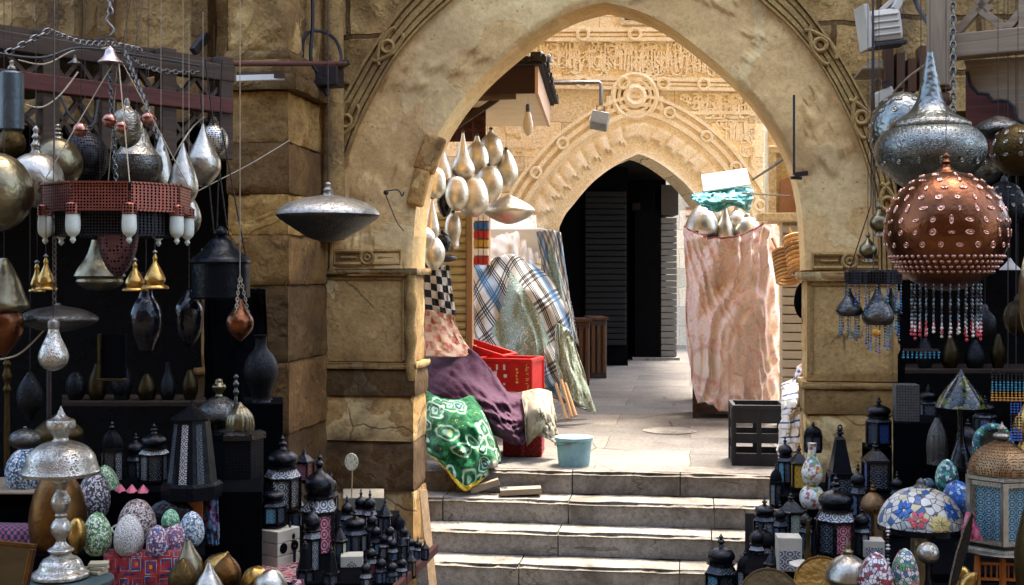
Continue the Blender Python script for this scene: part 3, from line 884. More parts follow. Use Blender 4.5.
def drape(name, label, cat, rows, mat, nu=48, nv=48, fold=0.02, fs=3.0, vert=1.0, group=None, solid=0.006, seed=0.0, parent=None, hem=0.0):
    P = [[at(*c) for c in r] for r in rows]
    mb = MB()
    def fn(u, v):
        p = catgrid(P, u, v)
        k = 1 - vert
        w = 0.25*nz(u*2+seed, v*2.2, seed)
        d = fold*(0.7*nz((u+w*0.3)*fs*2 + seed, v*fs*2*k+seed*2, v*0.9) + 0.6*(1-3.0*abs(nz((u+w+0.25*v)*fs*2.2+seed, v*fs*2.4*k, v*1.3+seed))) + 0.35*(1-3.0*abs(nz((u-w-0.35*v)*fs*3.1+seed*3, v*fs*3*k+seed, v*1.7))))
        d += fold*0.35*fbm(u*3+seed, v*3, seed, 2.2, 3)
        q = p + Vector((0.25*d, -d, 0.15*d))
        if hem and v > 0.9: q.z += hem*nz(u*14+seed, 0, 0)*(v-0.9)*10
        return q
    mb.grid(fn, nu, nv)
    o = mb.build(name, mat, parent, smooth=70, center=True, solid=solid)
    if parent is None: tag(o, label, cat, group)
    return o
def obox(mb, c, sx, sy, sz, rz=0.0, tint=1.0):           # box standing at c
    b = len(mb.v); mb.box(-sx/2, sx/2, -sy/2, sy/2, 0, sz, tint)
    Rm = Matrix.Rotation(rz, 3, 'Z')
    for i in range(b, len(mb.v)): mb.v[i] = Rm @ mb.v[i] + Vector(c)

# ---------------------------------------------------------------- metals and other goods' materials
M['silver'] = m_metal('tarnished_silver', '#a8a294', 0.27, (0.16, 0.15, 0.13), engrave=0.0)
M['silver_eng'] = m_metal('engraved_silver', '#b9b4a7', 0.27, (0.2, 0.185, 0.16), engrave=0.7, esc=60)
M['silver_mir'] = m_metal('polished_silver', '#bdb7a9', 0.24, (0.2, 0.185, 0.16), engrave=0.45, esc=60)
M['nickel'] = m_metal('dull_nickel', '#8d887a', 0.27, (0.12, 0.115, 0.10), engrave=0.35, esc=34)
M['pewter'] = m_metal('dark_pewter', '#5c5b58', 0.28, (0.045, 0.048, 0.05), engrave=0.4, esc=40)
M['oldbrass'] = m_metal('old_brass', '#7a7158', 0.26, (0.08, 0.068, 0.045), engrave=0.0, esc=50)
M['brass'] = m_metal('polished_brass', '#a98648', 0.22, (0.15, 0.09, 0.03))
M['darkbrass'] = m_metal('dark_brass', '#4a3b1f', 0.3, (0.03, 0.022, 0.012), engrave=0.3, esc=90)
M['bronze'] = m_metal('brown_bronze', '#6b4a26', 0.35, (0.06, 0.032, 0.015), tar_amt=0.9)
M['copper'] = m_metal('red_copper', '#6b412a', 0.22, (0.06, 0.028, 0.016))
M['copper_fil'] = m_metal('copper_filigree', '#8d5548', 0.35, (0.13, 0.06, 0.05), holes=(85, 0.1, 0.36))
M['copper_knob'] = m_metal('copper_pink', '#a8766a', 0.25, (0.2, 0.09, 0.08))
M['dark_fil'] = m_metal('dark_filigree', '#2e2d2f', 0.4, (0.03, 0.03, 0.035), holes=(85, 0.1, 0.36))
M['black_metal'] = m_metal('black_lacquered_tin', (0.0035, 0.0042, 0.0065), 0.08, (0.002, 0.0025, 0.004), metal=0.0, spec=0.3)
M['black_pierced'] = m_metal('black_pierced_tin', (0.0035, 0.004, 0.006), 0.3, (0.002, 0.002, 0.003), holes=(60, 0.25, 0.3), metal=0.0, spec=0.08)
M['blue_steel'] = m_metal('blue_black_steel', (0.003, 0.006, 0.010), 0.22, (0.0015, 0.0025, 0.004), metal=0.0, spec=0.12)
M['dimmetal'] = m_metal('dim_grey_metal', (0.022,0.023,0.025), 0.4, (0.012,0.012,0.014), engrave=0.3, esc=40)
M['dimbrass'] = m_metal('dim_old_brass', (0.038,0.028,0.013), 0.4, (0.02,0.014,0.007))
GL2 = {}
M['galv'] = m_metal('galvanised_tin', '#50595d', 0.4, (0.07, 0.085, 0.1), engrave=0.0, esc=60)
M['silver_pierced'] = m_metal('pierced_silver', '#b5b1a6', 0.3, (0.2, 0.19, 0.17), holes=(95, 0.25, 0.34))
M['brown_pierced'] = m_metal('pierced_brown_tin', '#8f7250', 0.38, (0.16, 0.10, 0.06), holes=(48, 0.3, 0.34))
M['fish'] = m_metal('embossed_nickel', '#7a7d78', 0.25, (0.05, 0.06, 0.06), engrave=0.0, hammer=60)
M['fishscale'] = m_metal('scaled_nickel', '#7a7d78', 0.25, (0.05, 0.06, 0.06), engrave=0.45, esc=60)
def m_lattice(name, metal_c, glass, sc=1.0, per=0.035, bright=0.6):
    # stamped lattice over coloured glass: small circles on a square net in the pane's own plane
    q = NM(name); uv = q.tc.outputs['UV']; mp = q.N.new('ShaderNodeMapping'); q.L.new(uv, mp.inputs[0]); mp.inputs['Scale'].default_value = (2*sc, 4*sc, 1)
    v = q.voro(1.0, 'F1', 'Distance', vec=mp.outputs[0], rnd=0.0)
    rings = q.ramp(v, [(0.0, 1.0), (0.14, 1.0), (0.17, 0.0), (0.32, 0.0), (0.36, 1.0), (0.44, 1.0), (0.48, 0.0), (0.62, 0.0), (0.66, 1.0)])
    g = q.mix(q.math('MULTIPLY', q.noise(8, 3), 0.5), glass, tuple(x*0.4 for x in lin(glass)[:3]))
    c = q.mix(rings, g, metal_c)
    return q.out(c, q.math('ADD', 0.22, q.math('MULTIPLY', rings, 0.25)), q.math('MULTIPLY', rings, 0.4), q.bump(rings, 0.5, 0.004))
GL = {k: m_lattice('pane_'+k, mc, gc) for k, mc, gc in (
    ('silver', (0.5,0.5,0.48), (0.10,0.10,0.11)), ('red', (0.48,0.36,0.38), '#a02a45'), ('teal', (0.25,0.40,0.47), '#1f6f86'), ('blue', (0.10,0.16,0.34), '#173a8c'),
    ('green', (0.4,0.48,0.4), '#3f6a4f'), ('yellow', (0.10,0.08,0.03), '#d9a818'), ('dark', (0.08,0.10,0.12), (0.012,0.014,0.02)), ('pale', (0.55,0.58,0.48), '#8f9a78'),
    ('navy', (0.17,0.24,0.34), '#0e1d3a'), ('amber', (0.12,0.1,0.07), '#8c6a3a'), ('rednight', (0.03,0.02,0.02), '#6a1512'), ('grey', (0.34,0.36,0.36), (0.06,0.065,0.07)))}

GL['tealfine'] = m_lattice('pane_teal_fine', (0.22,0.30,0.32), '#1d6478', 1.9); GL['silverfine'] = m_lattice('pane_silver_fine', (0.38,0.35,0.29), (0.12,0.10,0.07), 1.9)
# ================================================================= courtyard: left kiosk
K = Frame(452, 11.6, R(4))
kr = K.root('market_kiosk', 'shuttered kiosk with a tiled lean-to roof and boarded eaves', 'kiosk')
ku = lambda px, py, v=0.0: K.uz(px, py, v)
mb = MB(); a = ku(428, 345); b = ku(466, 212)
nsl = 17
for i in range(nsl):
    z0 = a[1] + (b[1]-a[1])*i/nsl; z1 = a[1] + (b[1]-a[1])*(i+1)/nsl
    mb.plate([(0,0)]*3, 0, 0) if 0 else None
    bq = len(mb.v)
    h = z1 - z0
    prof = [(0.0, z0), (-0.03, z0+0.15*h), (-0.035, z0+0.5*h), (-0.015, z0+0.9*h), (0.0, z1)]
    for (y, z) in prof: mb.v += [Vector((a[0], y, z)), Vector((b[0], y, z))]
    for k in range(4): mb.face((bq+2*k, bq+2*k+1, bq+2*k+3, bq+2*k+2))
mb.box(a[0], b[0], 0.0, 0.05, a[1], b[1])
M['shutter_y'] = m_paint('cream_shutter', '#cdc294', 0.55, 0.25, 5)
mb.build('roller_shutter', M['shutter_y'], kr, smooth=35)
mb = MB(); c0 = ku(467, 345); c1 = ku(473, 205); mb.box(c0[0], c1[0], -0.06, 0.06, 0, c1[1]); 
mb.box(a[0]-1.2, a[0], -0.02, 0.06, 0, 3.4); mb.box(a[0]-0.6, b[0]+0.1, -0.02, 0.05, 0, a[1])
mb.build('post', M['wood_tan'], kr, bevel=0.006)
mb = MB(); t0 = ku(440, 142); t1 = ku(486, 108); mb.box(t0[0], t1[0], -0.05, 0.0, t0[1], t1[1])
for i in range(4):
    for j in range(3):
        x = t0[0] + (t1[0]-t0[0])*(i+0.5)/4; z = t0[1] + (t1[1]-t0[1])*(j+0.5)/3
        mb.box(x-0.04, x+0.04, -0.065, -0.05, z-0.035, z+0.035, tint=0.5)
mb.build('valance', M['wood_red'], kr)
# boarded eaves box and lean-to roof
M['eave'] = m_paint('pale_pinkish_boards', '#c3a48a', 0.7, 0.2, 4)
M['eave2'] = m_paint('cream_boards', '#dccca8', 0.7, 0.15, 4)
M['rooffelt'] = m_paint('dark_roof_felt', (0.02, 0.018, 0.018), 0.9, 0.4, 10, 0.6)
pz = lambda y, v=1.0: ku(537, y, v)[1]
xw = ku(537, 91, 1.0)[0]; xl_ = ku(395, 95, 1.0)[0]; yb_ = 1.45
zb, zt_ = pz(92), pz(66)
mb = MB(); mb.box(xl_, xw-0.02, -0.97, yb_, zb, zb+0.03); mb.build('soffit_boards', M['eave2'], kr, bevel=0.004)
mb = MB(); mb.box(xw-0.018, xw+0.01, -0.99, yb_, zb-0.01, zt_); mb.build('gable_board', M['eave'], kr)
mb = MB(); mb.box(xl_, xw-0.02, -1.0, -0.972, zb-0.01, zt_); mb.build('fascia', m_paint('dark_red_fascia', '#2a1512', 0.8, 0.4, 6), kr)
mb = MB()
mb.box(xl_, xw+0.05, -1.08, yb_+0.1, zt_+0.002, zt_+0.05)
for i in range(30):
    y = -1.08 + (yb_+1.15)*i/29; mb.box(xw-0.02, xw+0.07+0.03*random.random(), y-0.05, y+0.035, zt_+0.02, zt_+0.06+0.04*random.random())
for i in range(24):
    x = xl_ + (xw-xl_)*i/23; mb.box(x-0.05, x+0.04, -1.12, -1.0, zt_+0.02, zt_+0.06+0.05*random.random())
mb.build('roof', M['rooffelt'], kr)
mb = MB(); p = ku(468, 98, 0.95); q = ku(516, 96, 0.95); mb.bar((p[0], -0.95, p[1]), (q[0], -0.95, q[1]), 0.06, 0.05)
mb.build('bracket_rail', M['wood_dark'], kr); mb = MB(); p = ku(455, 127, 0.5); q = ku(500, 97, 0.5); mb.bar((p[0], -0.5, p[1]), (q[0], -0.5, q[1]), 0.05, 0.05)
mb.build('bracket_strut', M['wood_dark'], kr)
mb = MB()
for px in (497, 522): pass
# little cone shaped tin cups on the roof edge
for i, (px, py, h, w) in enumerate(((532, 63, 9, 5), (541, 62, 11, 4.5), (549, 62, 8, 4))):
    single('tin_cone', ('larger grey tin cone on the kiosk roof edge, nearest the roof end', 'tallest grey tin cone in the middle of three on the kiosk roof edge', 'smallest grey tin cone at the outer end of the kiosk roof edge')[i],
           'tin cone', px, 10.9, M['pewter'], [(py-h, 0.8), (py-h*0.7, w*0.6), (py, w)], group='cones on the kiosk roof', n=14)
# bare bulb hanging from the eaves
spun('hanging_bulb', 'frosted bulb hanging on a long cord below the kiosk eaves', 'light bulb', 528, 10.9,
     [('cap', M['pewter'], [(104, 1.5), (106, 2.3), (112, 2.3)]), ('bulb', m_paint('frosted_glass', '#c9bda4', 0.3), [(112, 2.2), (116, 3.5), (124, 5.0), (130, 4.6), (134, 2.6), (136, 0.3)])], hang=at(528, 48, 10.8).z, wire_mat=M['string'])

# ---------------------------------------------------------------- hanging metal pots by the left jamb
M['pot'] = m_metal('satin_pale_brass', '#cfc6b2', 0.36, (0.36, 0.33, 0.27))
pots = [  # px, D, profile
 (441, 10.6, [(138,1.5),(146,3.5),(156,6),(166,10),(175,12),(183,10.5),(188,4)], 'pear shaped silvery pot, topmost and nearest to the arch jamb'),
 (463, 10.7, [(133,1.2),(143,3),(155,6),(165,11),(172,12),(178,9),(181,3)], 'teardrop silvery pot with long thin neck, second along the top row'),
 (477, 11.0, [(136,2),(142,4),(148,9),(158,12),(168,11),(174,5)], 'round silvery pot with small lid, third along the top row'),
 (491, 11.2, [(130,2),(134,3.5),(139,9),(148,12),(158,11),(166,5)], 'silvery jug shaped pot at the outer end of the top row'),
 (436, 10.2, [(168,3),(172,8),(182,10),(192,9),(198,4)], 'round silvery pot half hidden behind the arch jamb'),
 (457, 10.5, [(176,3),(180,8),(190,11.5),(200,11),(208,7),(211,2)], 'egg shaped silvery pot in the middle of the cluster, under the teardrop pot'),
 (473, 10.7, [(175,3),(180,10),(192,15),(204,15.5),(212,12),(217,4)], 'largest round silvery pot in the bottom middle of the cluster'),
 (489, 10.9, [(166,3),(171,10),(182,14),(194,12),(203,5)], 'round silvery pot on the outer side of the cluster'),
 (506, 11.3, [(150,2),(158,8),(170,12),(180,11),(186,5)], 'sun bleached round pot hanging farthest out from the cluster'),
 (432, 10.2, [(199,1.2),(208,3),(220,6),(230,7.5),(237,6),(240,2)], 'slim long necked pot low beside the arch jamb'),
 (445, 10.6, [(180,2),(190,6),(202,8),(213,5),(217,1)], 'black unpolished pot in the middle of the bright ones'),
 (453, 10.8, [(213,2),(217,6),(224,8),(232,8),(240,6),(247,6),(250,3)], 'double bellied pot at the bottom right of the cluster'),
 (442, 10.5, [(232,2),(236,7),(243,9),(251,6),(254,2)], 'small round pot under the black pot'),
 (434, 10.2, [(236,2),(241,7),(250,11),(260,10),(268,5),(270,2)], 'round pot lowest of the cluster, with neck up beside the capital'),
 (426, 9.9, [(228,3),(233,8),(240,9),(248,6)], 'small pot sticking out from behind the arch capital'),
]
for px, D, pr, lab in pots:
    spun('hanging_pot', lab, 'pot', px, D, [('body', M['black_metal'] if 'black' in lab else M['pot'], pr), ('ring', M['pewter'], [(pr[0][0]-3, 0.6), (pr[0][0]-1.5, 2.2), (pr[0][0], 1.0)], {'n': 12})], group='metal pots hung by the arch jamb', n=24, hang=2.85 if pr[0][0] < 200 else None)
single('lid_dish', 'pale flying saucer shaped lamp under the hanging pots', 'lamp', 509, 11.3, M['pot'], [(195,2),(199,10),(206,22),(211,26),(217,20),(222,10),(224,3)], hang=2.8)
single('small_ladle', 'flat grey pan by the lowest hanging pots', 'pan', 447, 10.7, M['pewter'], [(254,3),(256,9),(260,9),(262,2)])
# ---------------------------------------------------------------- cloths
def c_checker(a, b, n, m):
    def f(q, u, v):
        k = q.N.new('ShaderNodeTexChecker'); q.L.new(q.comb(q.math('MULTIPLY', u, n), q.math('MULTIPLY', v, m)), k.inputs[0]); k.inputs['Scale'].default_value = 1.0
        k.inputs[1].default_value = lin(a); k.inputs[2].default_value = lin(b); return k.outputs[0]
    return f
M['cl_check'] = m_cloth('black_white_check_cloth', c_checker('#15161a', '#b9b4a8', 6, 7))
def f_patch(q, u, v):
    k = c_checker('#b9705e', '#d7bb9c', 6, 6)(q, u, v)
    return q.mix(q.ramp(q.noise(18, 4), [(0.45, 0.0), (0.6, 1.0)]), k, '#cfae92')
M['cl_patch'] = m_cloth('red_cream_patchwork', f_patch)
def bands(q, x, stops): return q.ramp(q.math('FRACT', x), stops, 'CONSTANT')
def f_stripe(q, u, v):
    d1 = q.math('ADD', q.math('MULTIPLY', u, 1.0), q.math('MULTIPLY', v, -0.75)); d2 = q.math('ADD', q.math('MULTIPLY', u, 0.8), q.math('MULTIPLY', v, 1.1))
    s1 = bands(q, q.math('MULTIPLY', d1, 7.5), [(0.0, 0.0), (0.06, 1.0), (0.16, 0.0), (0.22, 1.0), (0.32, 0.0), (0.38, 1.0), (0.48, 0.0)])
    s2 = bands(q, q.math('MULTIPLY', d2, 5.0), [(0.0, 0.0), (0.1, 1.0), (0.2, 0.0), (0.27, 1.0), (0.37, 0.0), (0.44, 1.0), (0.5, 0.0)])
    c = q.mix(q.math('MULTIPLY', s1, 0.95), '#c4c4be', '#14171f'); c = q.mix(q.math('MULTIPLY', s2, 0.8), c, '#1a1d27')
    b = bands(q, q.math('ADD', q.math('MULTIPLY', d1, 1.6), 0.75), [(0.0, 0.0), (0.74, 1.0), (0.97, 0.0)])
    c = q.mix(q.math('MULTIPLY', b, q.math('ADD', 0.55, q.math('MULTIPLY', s1, 0.4))), c, '#1c5f8c')
    dm = q.math('ADD', q.math('MULTIPLY', q.math('ABSOLUTE', q.math('SUBTRACT', u, 0.44)), 1.25), q.math('ABSOLUTE', q.math('SUBTRACT', v, 0.46)))
    w = q.noise(11, 4, 0.6, dist=3.0)
    pais = q.ramp(w, [(0.36, '#b9c2b4'), (0.42, '#35655c'), (0.5, '#aebbb0'), (0.55, '#3f7068'), (0.62, '#c2c9be')])
    return q.mix(q.ramp(dm, [(0.0, 1.0), (0.33, 1.0), (0.335, 0.0)]), c, pais)
M['cl_stripe'] = m_cloth('black_white_blue_striped_cloth', f_stripe)
def f_paisley(q, u, v):
    w = q.noise(9, 4, 0.6, dist=3.0)
    return q.ramp(w, [(0.36, '#d3d6c4'), (0.42, '#3f6f60'), (0.5, '#c9cdb8'), (0.55, '#4b7a66'), (0.62, '#dcdccd')])
M['cl_paisley'] = m_cloth('green_paisley_cloth', f_paisley)
def f_green(q, u, v):
    w = q.noise(9, 4, 0.6, dist=1.2)
    c = q.ramp(w, [(0.38, '#0a4226'), (0.5, '#125a30'), (0.6, '#2a7a4c')])
    wu = q.math('ADD', u, q.math('MULTIPLY', q.noise(5, 2), 0.25))
    vv = q.comb(q.math('MULTIPLY', wu, 5.5), q.math('MULTIPLY', v, 5.0))
    d = q.voro(1.0, 'F1', 'Distance', vec=vv, rnd=0.8)
    c = q.mix(q.ramp(d, [(0.0, 1.0), (0.30, 1.0), (0.34, 0.0)]), c, '#8fae98'); c = q.mix(q.ramp(d, [(0.0, 0.0), (0.1, 0.0), (0.13, 1.0), (0.22, 1.0), (0.25, 0.0)]), c, '#123f50')
    c = q.mix(q.ramp(d, [(0.42, 0.0), (0.45, 1.0), (0.5, 1.0), (0.53, 0.0)]), c, '#a5c2aa'); c = q.mix(q.ramp(q.noise(24, 3), [(0.64, 0.0), (0.68, 0.8)]), c, '#b9c04a')
    edge = q.math('MAXIMUM', q.ramp(v, [(0.93, 0.0), (0.94, 1.0)], 'CONSTANT'), q.ramp(u, [(0.03, 1.0), (0.035, 0.0)], 'CONSTANT'))
    return q.mix(edge, c, q.ramp(q.noise(60, 2), [(0.4, '#a8861f'), (0.6, '#e0c63f')]))
M['cl_green'] = m_cloth('green_printed_cover', f_green)
M['cl_purple'] = m_cloth('plum_cover', lambda q, u, v: q.ramp(q.noise(30, 5, 0.7), [(0.35, '#3c2232'), (0.65, '#5a374d')]), weave=90)
M['cl_beige'] = m_cloth('beige_rag', lambda q, u, v: q.ramp(q.noise(7, 4), [(0.35, '#8d8470'), (0.65, '#a69c86')]))
def f_pink(q, u, v):
    w = q.noise(9.0, 4, 0.65, dist=1.0); r = q.noise(26, 4, 0.7, dist=1.5)
    c = q.ramp(w, [(0.36, '#e2c2c2'), (0.46, '#e6d2d0'), (0.54, '#e2dada'), (0.62, '#d8b0b0')])
    c = q.mix(q.ramp(r, [(0.57, 0.0), (0.64, 0.45)]), c, '#b8807a'); c = q.mix(q.ramp(q.noise(11, 4, 0.6, dist=1.0), [(0.58, 0.0), (0.64, 0.45)]), c, '#b5b89c')
    d = q.voro(1.0, 'F1', 'Distance', vec=q.comb(q.math('MULTIPLY', u, 1.7), q.math('MULTIPLY', v, 3.1)), rnd=0.9)
    disc = q.ramp(d, [(0.0, 1.0), (0.27, 1.0), (0.29, 0.0)])
    ring = q.ramp(d, [(0.27, 0.0), (0.29, 1.0), (0.33, 1.0), (0.35, 0.0)])
    c = q.mix(q.math('MULTIPLY', disc, 0.7), c, '#e2ddd8'); c = q.mix(q.math('MULTIPLY', ring, 0.25), c, '#b77f70')
    edge = q.ramp(v, [(0.012, 1.0), (0.016, 0.0)], 'CONSTANT')
    return q.mix(edge, c, '#8c4a40')
M['cl_pink'] = m_cloth('pink_printed_sheet', f_pink, 0.45)
drape('check_cloth', 'black and white checked cloth hanging by the arch jamb', 'cloth', [[(421,262,10.6),(435,264,10.6),(449,266,10.7)],[(420,285,10.55),(437,288,10.5),(452,290,10.6)],[(420,308,10.5),(440,312,10.45),(456,316,10.6)]], M['cl_check'], 24, 24, 0.03)
drape('patchwork_cloth', 'red and cream patchwork cloth below the checked cloth', 'cloth', [[(420,310,10.75),(436,311,10.7),(452,314,10.8)],[(420,332,10.65),(440,334,10.6),(462,338,10.8)],[(420,356,10.5),(445,357,10.45),(476,356,10.8)]], M['cl_patch'], 24, 24, 0.03)
drape('striped_stall_cover', 'black, white and blue striped cloth covering a stall beside the kiosk', 'cloth', [[(471,262,13.4),(492,259,13.3),(513,255,13.2),(537,268,13.3),(562,286,13.5)],
   [(473,300,13.2),(497,298,13.0),(520,290,12.9),(549,302,13.0),(570,318,13.3)],[(475,335,13.1),(500,338,12.9),(528,335,12.8),(555,348,12.9),(579,365,13.2)],
   [(478,362,13.0),(505,372,12.85),(533,375,12.75),(560,385,12.8),(585,398,13.1)],[(490,384,13.0),(512,388,12.85),(538,392,12.75),(562,402,12.8),(590,412,13.1)]], M['cl_stripe'], 56, 48, 0.075, 2.4, 0.55, seed=2.0)
drape('paisley_cloth', 'pale green paisley cloth hanging down at the outer corner of the striped cover', 'cloth', [[(556,322,12.75),(562,326,12.7),(571,332,12.8)],[(556,362,12.65),(568,366,12.6),(583,370,12.75)],[(562,396,12.6),(578,404,12.55),(597,415,12.75)]], M['cl_paisley'], 30, 30, 0.05, seed=6.0)
drape('striped_cloth', 'white cloth with grey and blue stripes pinned up behind the covered stall', 'cloth', [[(536,232,13.45),(550,230,13.4),(561,233,13.5)],[(546,284,13.4),(558,286,13.35),(569,292,13.5)],[(556,330,13.3),(567,336,13.25),(579,346,13.4)]], M['cl_stripe'], 24, 24, 0.04, seed=9.0)
mb = MB()
for x in (0.08, 0.5): 
    for y in (0, 0.5): obox(mb, (x*1.2-0.6, y, 0), 0.05, 0.05, 1.35)
mb.box(-0.6, 0.1, -0.02, 0.55, 1.3, 1.34)
p = at(535, 275, 13.3); o = mb.build('stall_frame', M['wood_brown'], None, loc=(p.x, p.y+0.02, 0)); tag(o, 'wooden stall frame hidden under the striped cover', 'stall frame')
# bleached boxes on top of the covered stall
for (x0, x1, y0, y1, Y, lab, c) in ((488, 545, 229, 258, 13.7, 'sun bleached white carton standing behind the striped cover', '#e8e4da'), (541, 563, 252, 300, 14.0, 'cream panel leaning at the outer end of the striped stall', '#dccfae')):
    a = at(x0, y1, Y); b = at(x1, y0, Y); mb = MB(); mb.box(0, b.x-a.x, 0, 0.25 if x1 < 550 else 0.04, 0, b.z-a.z); mb.box(0.01, b.x-a.x-0.01, 0.02, 0.03, b.z-a.z, b.z-a.z+0.01)
    tag(mb.build('carton' if x1 < 550 else 'panel_board', m_paint('card_'+c[1:], c, 0.8, 0.12, 6), None, bevel=0.006, loc=a), lab, 'carton' if x1 < 550 else 'board')
drape('white_sheet', 'sun bleached white sheet slung behind the striped cover', 'sheet', [[(488,214,14.1),(505,210,14.1),(522,211,14.1),(536,216,14.15)],[(486,236,13.8),(505,232,13.75),(522,234,13.75),(537,240,13.85)],[(486,264,13.6),(505,264,13.55),(522,264,13.6),(538,264,13.7)]], m_cloth('bleached_cotton', lambda q, u, v: q.ramp(q.noise(6, 3), [(0.4, '#efe9dc'), (0.6, '#f5f1e8')])), 30, 30, 0.05, seed=11.0)
a = at(474, 265, 12.6); b = at(489, 213, 12.6)
mb = MB(); h = b.z - a.z; w = b.x - a.x
rows = [('#b0262a',), ('#e2e0d8',), ('#b8923a',), ('#b0262a',), ('#2d5fa0',), ('#e2e0d8',)]
pr = thing('goods_rack', 'narrow rack of red, white and blue packets beside the shutter', 'rack', (a.x, a.y, a.z))
mb.box(0, w, 0.0, 0.1, 0, h); mb.build('back', M['wood_tan'], pr)
for k in range(6):
    mb = MB()
    for j in range(3): mb.box(w*(j+0.08)/3, w*(j+0.92)/3, -0.05, -0.002, h*(k+0.1)/6, h*(k+0.88)/6)
    mb.build('packet', m_paint('packet_%d' % k, rows[k][0], 0.5, 0.2), pr)
# red plastic crates
M['red_pl'] = m_paint('red_plastic', '#c41f1d', 0.4, 0.35, 9, 0.05)
def crate(name, label, c, sx, sy, sz, rz, mat, bars=3, slots=4, label_spots=True, t=0.014):
    r = thing(name, label, 'crate', c, rz)
    mb = MB(); x, y = sx/2, sy/2
    for s in (-1, 1):
        for k in range(bars):
            z0 = sz*(k/bars) + (0.0 if k == 0 else 0.02); z1 = sz*(k+0.62)/bars if k < bars-1 else sz
            mb.box(-x, x, s*y-t/2, s*y+t/2, z0, z1); mb.box(s*x-t/2, s*x+t/2, -y+t, y-t, z0, z1)
        for k in range(slots+1):
            X = -x + sx*k/slots; mb.box(X-0.018, X+0.018, s*y-t*0.8, s*y+t*0.8, 0.001, sz-0.004)
            Yk = -y + sy*k/slots; mb.box(s*x-t*0.8, s*x+t*0.8, Yk-0.015, Yk+0.015, 0.001, sz-0.004)
    mb.build('side_wall', mat, r, bevel=0.003)
    mb = MB(); mb.box(-x+t, x-t, -y+t, y-t, 0.005, 0.02); mb.build('bottom', mat, r)
    mb = MB()
    for s in (-1, 1): mb.box(-x-0.01, x+0.01, s*y-t*1.1, s*y+t*1.1, sz-0.03, sz+0.006); mb.box(s*x-t*1.1, s*x+t*1.1, -y, y, sz-0.03, sz+0.006)
    mb.build('rim', mat, r, bevel=0.004)
    return r
a = at(506, 392, 11.2); cr = crate('plastic_crate', 'bright red plastic crate lying on the plum cover, printed side showing', (a.x, a.y+0.25, a.z), 0.52, 0.42, 0.30, R(-8), M['red_pl'], 1, 1)
MWHITE = m_paint('white_print', '#ddd6cc', 0.5, 0.1)
for (x, w, h, z) in ((-0.13,0.022,0.16,0.06),(-0.075,0.03,0.1,0.09),(-0.06,0.018,0.05,0.2),(0.01,0.02,0.05,0.2),(0.02,0.03,0.03,0.13),(0.01,0.02,0.02,0.06)):
    mb = MB(); mb.box(x-w/2, x+w/2, -0.2235, -0.221, z, z+h); mb.build('white_mark', MWHITE, cr)
mb = MB()
for k in range(5): mb.box(0.12+0.006*(k % 2), 0.145-0.005*(k % 3), -0.2235, -0.221, 0.08+k*0.03, 0.098+k*0.03)
mb.build('yellow_lettering', m_paint('yellow_lettering', '#e0b45a', 0.5, 0.1), cr); mb = MB()
for k in range(16): mb.box(0.21+0.03*random.random(), 0.225+0.03*random.random(), -0.2235, -0.221, 0.03+k*0.015, 0.037+k*0.015)
mb.build('yellow_mark', m_paint('yellow_print', '#e0b45a', 0.5, 0.1), cr)
a = at(470, 372, 11.6); crate('plastic_crate', 'red plastic crate tilted behind the plum cover, mostly hidden', (a.x, a.y+0.2, a.z), 0.62, 0.4, 0.26, R(-14), M['red_pl'], 1, 1).rotation_euler = (0, R(16), R(-10))
drape('plum_cover', 'plum coloured cloth draped over a heap of goods', 'cloth', [[(420,352,11.1),(438,350,11.0),(456,346,10.9),(474,352,10.8),(492,372,10.7),(508,392,10.7),(524,392,10.8)],
   [(420,366,10.7),(440,368,10.5),(462,372,10.4),(482,386,10.35),(500,398,10.35),(514,404,10.35),(530,400,10.5)],[(420,380,10.5),(444,390,10.25),(468,396,10.15),(490,406,10.1),(506,416,10.1),(518,420,10.12),(530,418,10.3)],
   [(421,398,10.45),(447,404,10.2),(474,412,10.1),(494,422,10.02),(508,430,10.0),(518,434,10.05),(529,432,10.25)],[(424,408,10.45),(450,418,10.2),(478,428,10.1),(497,436,10.02),(510,443,10.0),(519,445,10.05),(526,442,10.25)]], M['cl_purple'], 60, 40, 0.07, 2.5, 0.2, seed=1.0, hem=0.01)
drape('green_cover', 'green printed cloth with yellow fringe draped over goods at the top of the steps', 'cloth', [[(420,386,10.2),(436,396,10.1),(456,400,10.05),(470,396,10.1),(478,398,10.3)],
   [(420,410,9.95),(440,414,9.65),(464,416,9.6),(484,420,9.75),(492,432,10.1)],[(421,428,9.8),(442,436,9.5),(467,440,9.45),(488,446,9.6),(500,452,9.95)],
   [(422,442,9.72),(444,454,9.42),(467,460,9.38),(488,464,9.52),(499,470,9.9)],[(423,450,9.7),(442,466,9.4),(463,490,9.34),(482,480,9.5),(492,474,9.85)]], M['cl_green'], 50, 44, 0.06, 2.5, 0.3, seed=3.0, hem=0.02)
a = at(463, 488, 9.42); 
drape('beige_rag', 'beige rag hanging over the end of the covered heap', 'cloth', [[(521,392,10.5),(538,389,10.45),(551,392,10.6)],[(524,412,10.15),(541,408,10.05),(556,420,10.3)],[(525,430,10.1),(541,424,10.0),(558,434,10.25)],[(527,446,10.1),(539,436,10.0),(559,446,10.25)]], M['cl_beige'], 30, 30, 0.06, 3.0, 0.8, seed=5.0)
